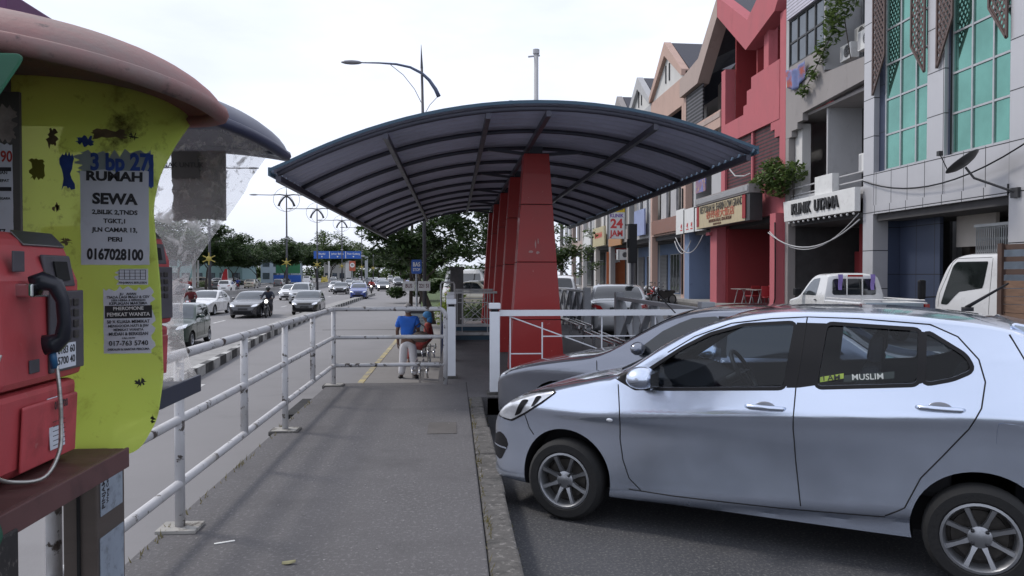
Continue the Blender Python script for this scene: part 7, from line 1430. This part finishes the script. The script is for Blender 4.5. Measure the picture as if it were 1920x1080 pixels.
def rider(x, y, z, rz, label, jacket, helmet, trousers):
    t = thing('person', label, 'person', (x, y, z), rz, None)
    V = dict(pel=(-.25, 0, .90, .13), sp=(-.22, 0, 1.1, .12), ch=(-.13, 0, 1.30, .13), nk=(-.08, 0, 1.44, .055), h0=(-.05, 0, 1.52, .08), h1=(-.05, 0, 1.60, .09)); E = [('pel', 'sp'), ('sp', 'ch'), ('ch', 'nk'), ('nk', 'h0'), ('h0', 'h1')]
    J, TR = [], []
    for s, n in ((-1, 'l'), (1, 'r')):
        V.update({n+'h': (-.18, s*.11, .86, .09), n+'k': (.20, s*.18, .68, .066), n+'a': (.02, s*.18, .30, .045), n+'t': (.16, s*.19, .25, .035), n+'s': (-.12, s*.18, 1.36, .065), n+'e': (.06, s*.32, 1.14, .048), n+'w': (.26, s*.33, 1.05, .035), n+'p': (.31, s*.33, 1.045, .04)})
        E += [('pel', n+'h'), (n+'h', n+'k'), (n+'k', n+'a'), (n+'a', n+'t'), ('ch', n+'s'), (n+'s', n+'e'), (n+'e', n+'w'), (n+'w', n+'p')]
    skin('body', V, E, skin_m, t, 1)
    skin('jacket', dict(a=(-.25, 0, .92, .155), b=(-.22, 0, 1.1, .15), c=(-.13, 0, 1.31, .155), d=(-.09, 0, 1.42, .08), ls=(-.12, -.19, 1.36, .085), le=(.06, -.33, 1.14, .068), lw=(.24, -.335, 1.06, .05), rs=(-.12, .19, 1.36, .085), re=(.06, .33, 1.14, .068), rw=(.24, .335, 1.06, .05)), [('a', 'b'), ('b', 'c'), ('c', 'd'), ('c', 'ls'), ('ls', 'le'), ('le', 'lw'), ('c', 'rs'), ('rs', 're'), ('re', 'rw')], jacket, t, 1)
    skin('trousers', dict(a=(-.25, 0, .90, .15), lh=(-.16, -.11, .86, .11), lk=(.21, -.18, .68, .085), la=(.03, -.18, .34, .065), rh=(-.16, .11, .86, .11), rk=(.21, .18, .68, .085), ra=(.03, .18, .34, .065)), [('a', 'lh'), ('lh', 'lk'), ('lk', 'la'), ('a', 'rh'), ('rh', 'rk'), ('rk', 'ra')], trousers, t, 1)
    MB().ball((-.05, 0, 1.60), .145, .13, .145, 14, 10).build('helmet', helmet, t, smooth=True); MB().grid(lambda u, v: (-.05+.15*math.cos((u-.5)*2.2), .135*math.sin((u-.5)*2.2), 1.53+.10*v), 8, 2).build('visor', carglass, t, smooth=True)
cl = lambda n, c: pm(n, c, .85, var=.15)
j1, j2, j3, j4, td = cl('dark_jacket', (.02, .025, .04)), cl('red_black_jacket', (.10, .012, .014)), cl('red_jersey', (.35, .04, .03)), cl('blue_jacket', (.02, .04, .22)), cl('dark_trousers', (.025, .025, .032))
whm, blm = pm('white_helmet', (.55, .55, .56), .25, coat=1), pm('black_helmet', (.015, .015, .018), .25, coat=1)
for (x, y, rz, mc, lit, ml, rl, jk, hm) in ((-10.25, 43.0, TO, bike_bl, True, 'black motorcycle with its headlight on beside the dark grey saloon', 'motorcyclist in a dark jacket and black helmet beside the dark grey saloon', j1, blm), (-14.6, 44.2-.3, TO, PAINTS['red'], False, 'red motorcycle in front of the white saloon', 'motorcyclist in a red and black jacket with a white helmet', j2, whm), (-9.9, 93, TO, bike_bl, True, 'motorcycle with its headlight on behind the blue hatchback', 'motorcyclist in a red jersey behind the blue hatchback', j3, blm), (-33.0, 119.5, AW, PAINTS['red'], False, 'red motorcycle ridden away on the far carriageway', 'motorcyclist in blue seen from behind on the far carriageway', j4, blm), (-7.0, 131, TO, bike_bl, False, 'dark motorcycle far back beside the near verge', 'motorcyclist in dark clothes far back beside the near verge', j1, blm)):
    if ml.startswith('red motorcycle in front'): x, y = -14.2, 42.3
    motorcycle(x, y, -.9, rz, ml, mc, lit); rider(x, y, -.9, rz, rl, jk, hm, td)
GP = 'motorcycles parked by the shops'
for i, (x, y) in enumerate(((11.6, 41.2), (11.7, 42.6), (11.6, 44.0), (11.3, 57.0))): motorcycle(x, y, -.22, R(205+7*i), ['dark parked motorcycle nearest the blue shop pier', 'red parked motorcycle between two dark ones by the shops', 'dark parked motorcycle by the peach pilaster', 'dark parked motorcycle in front of the blue shop fronts'][i], PAINTS['red'] if i == 1 else bike_bl, False, GP)
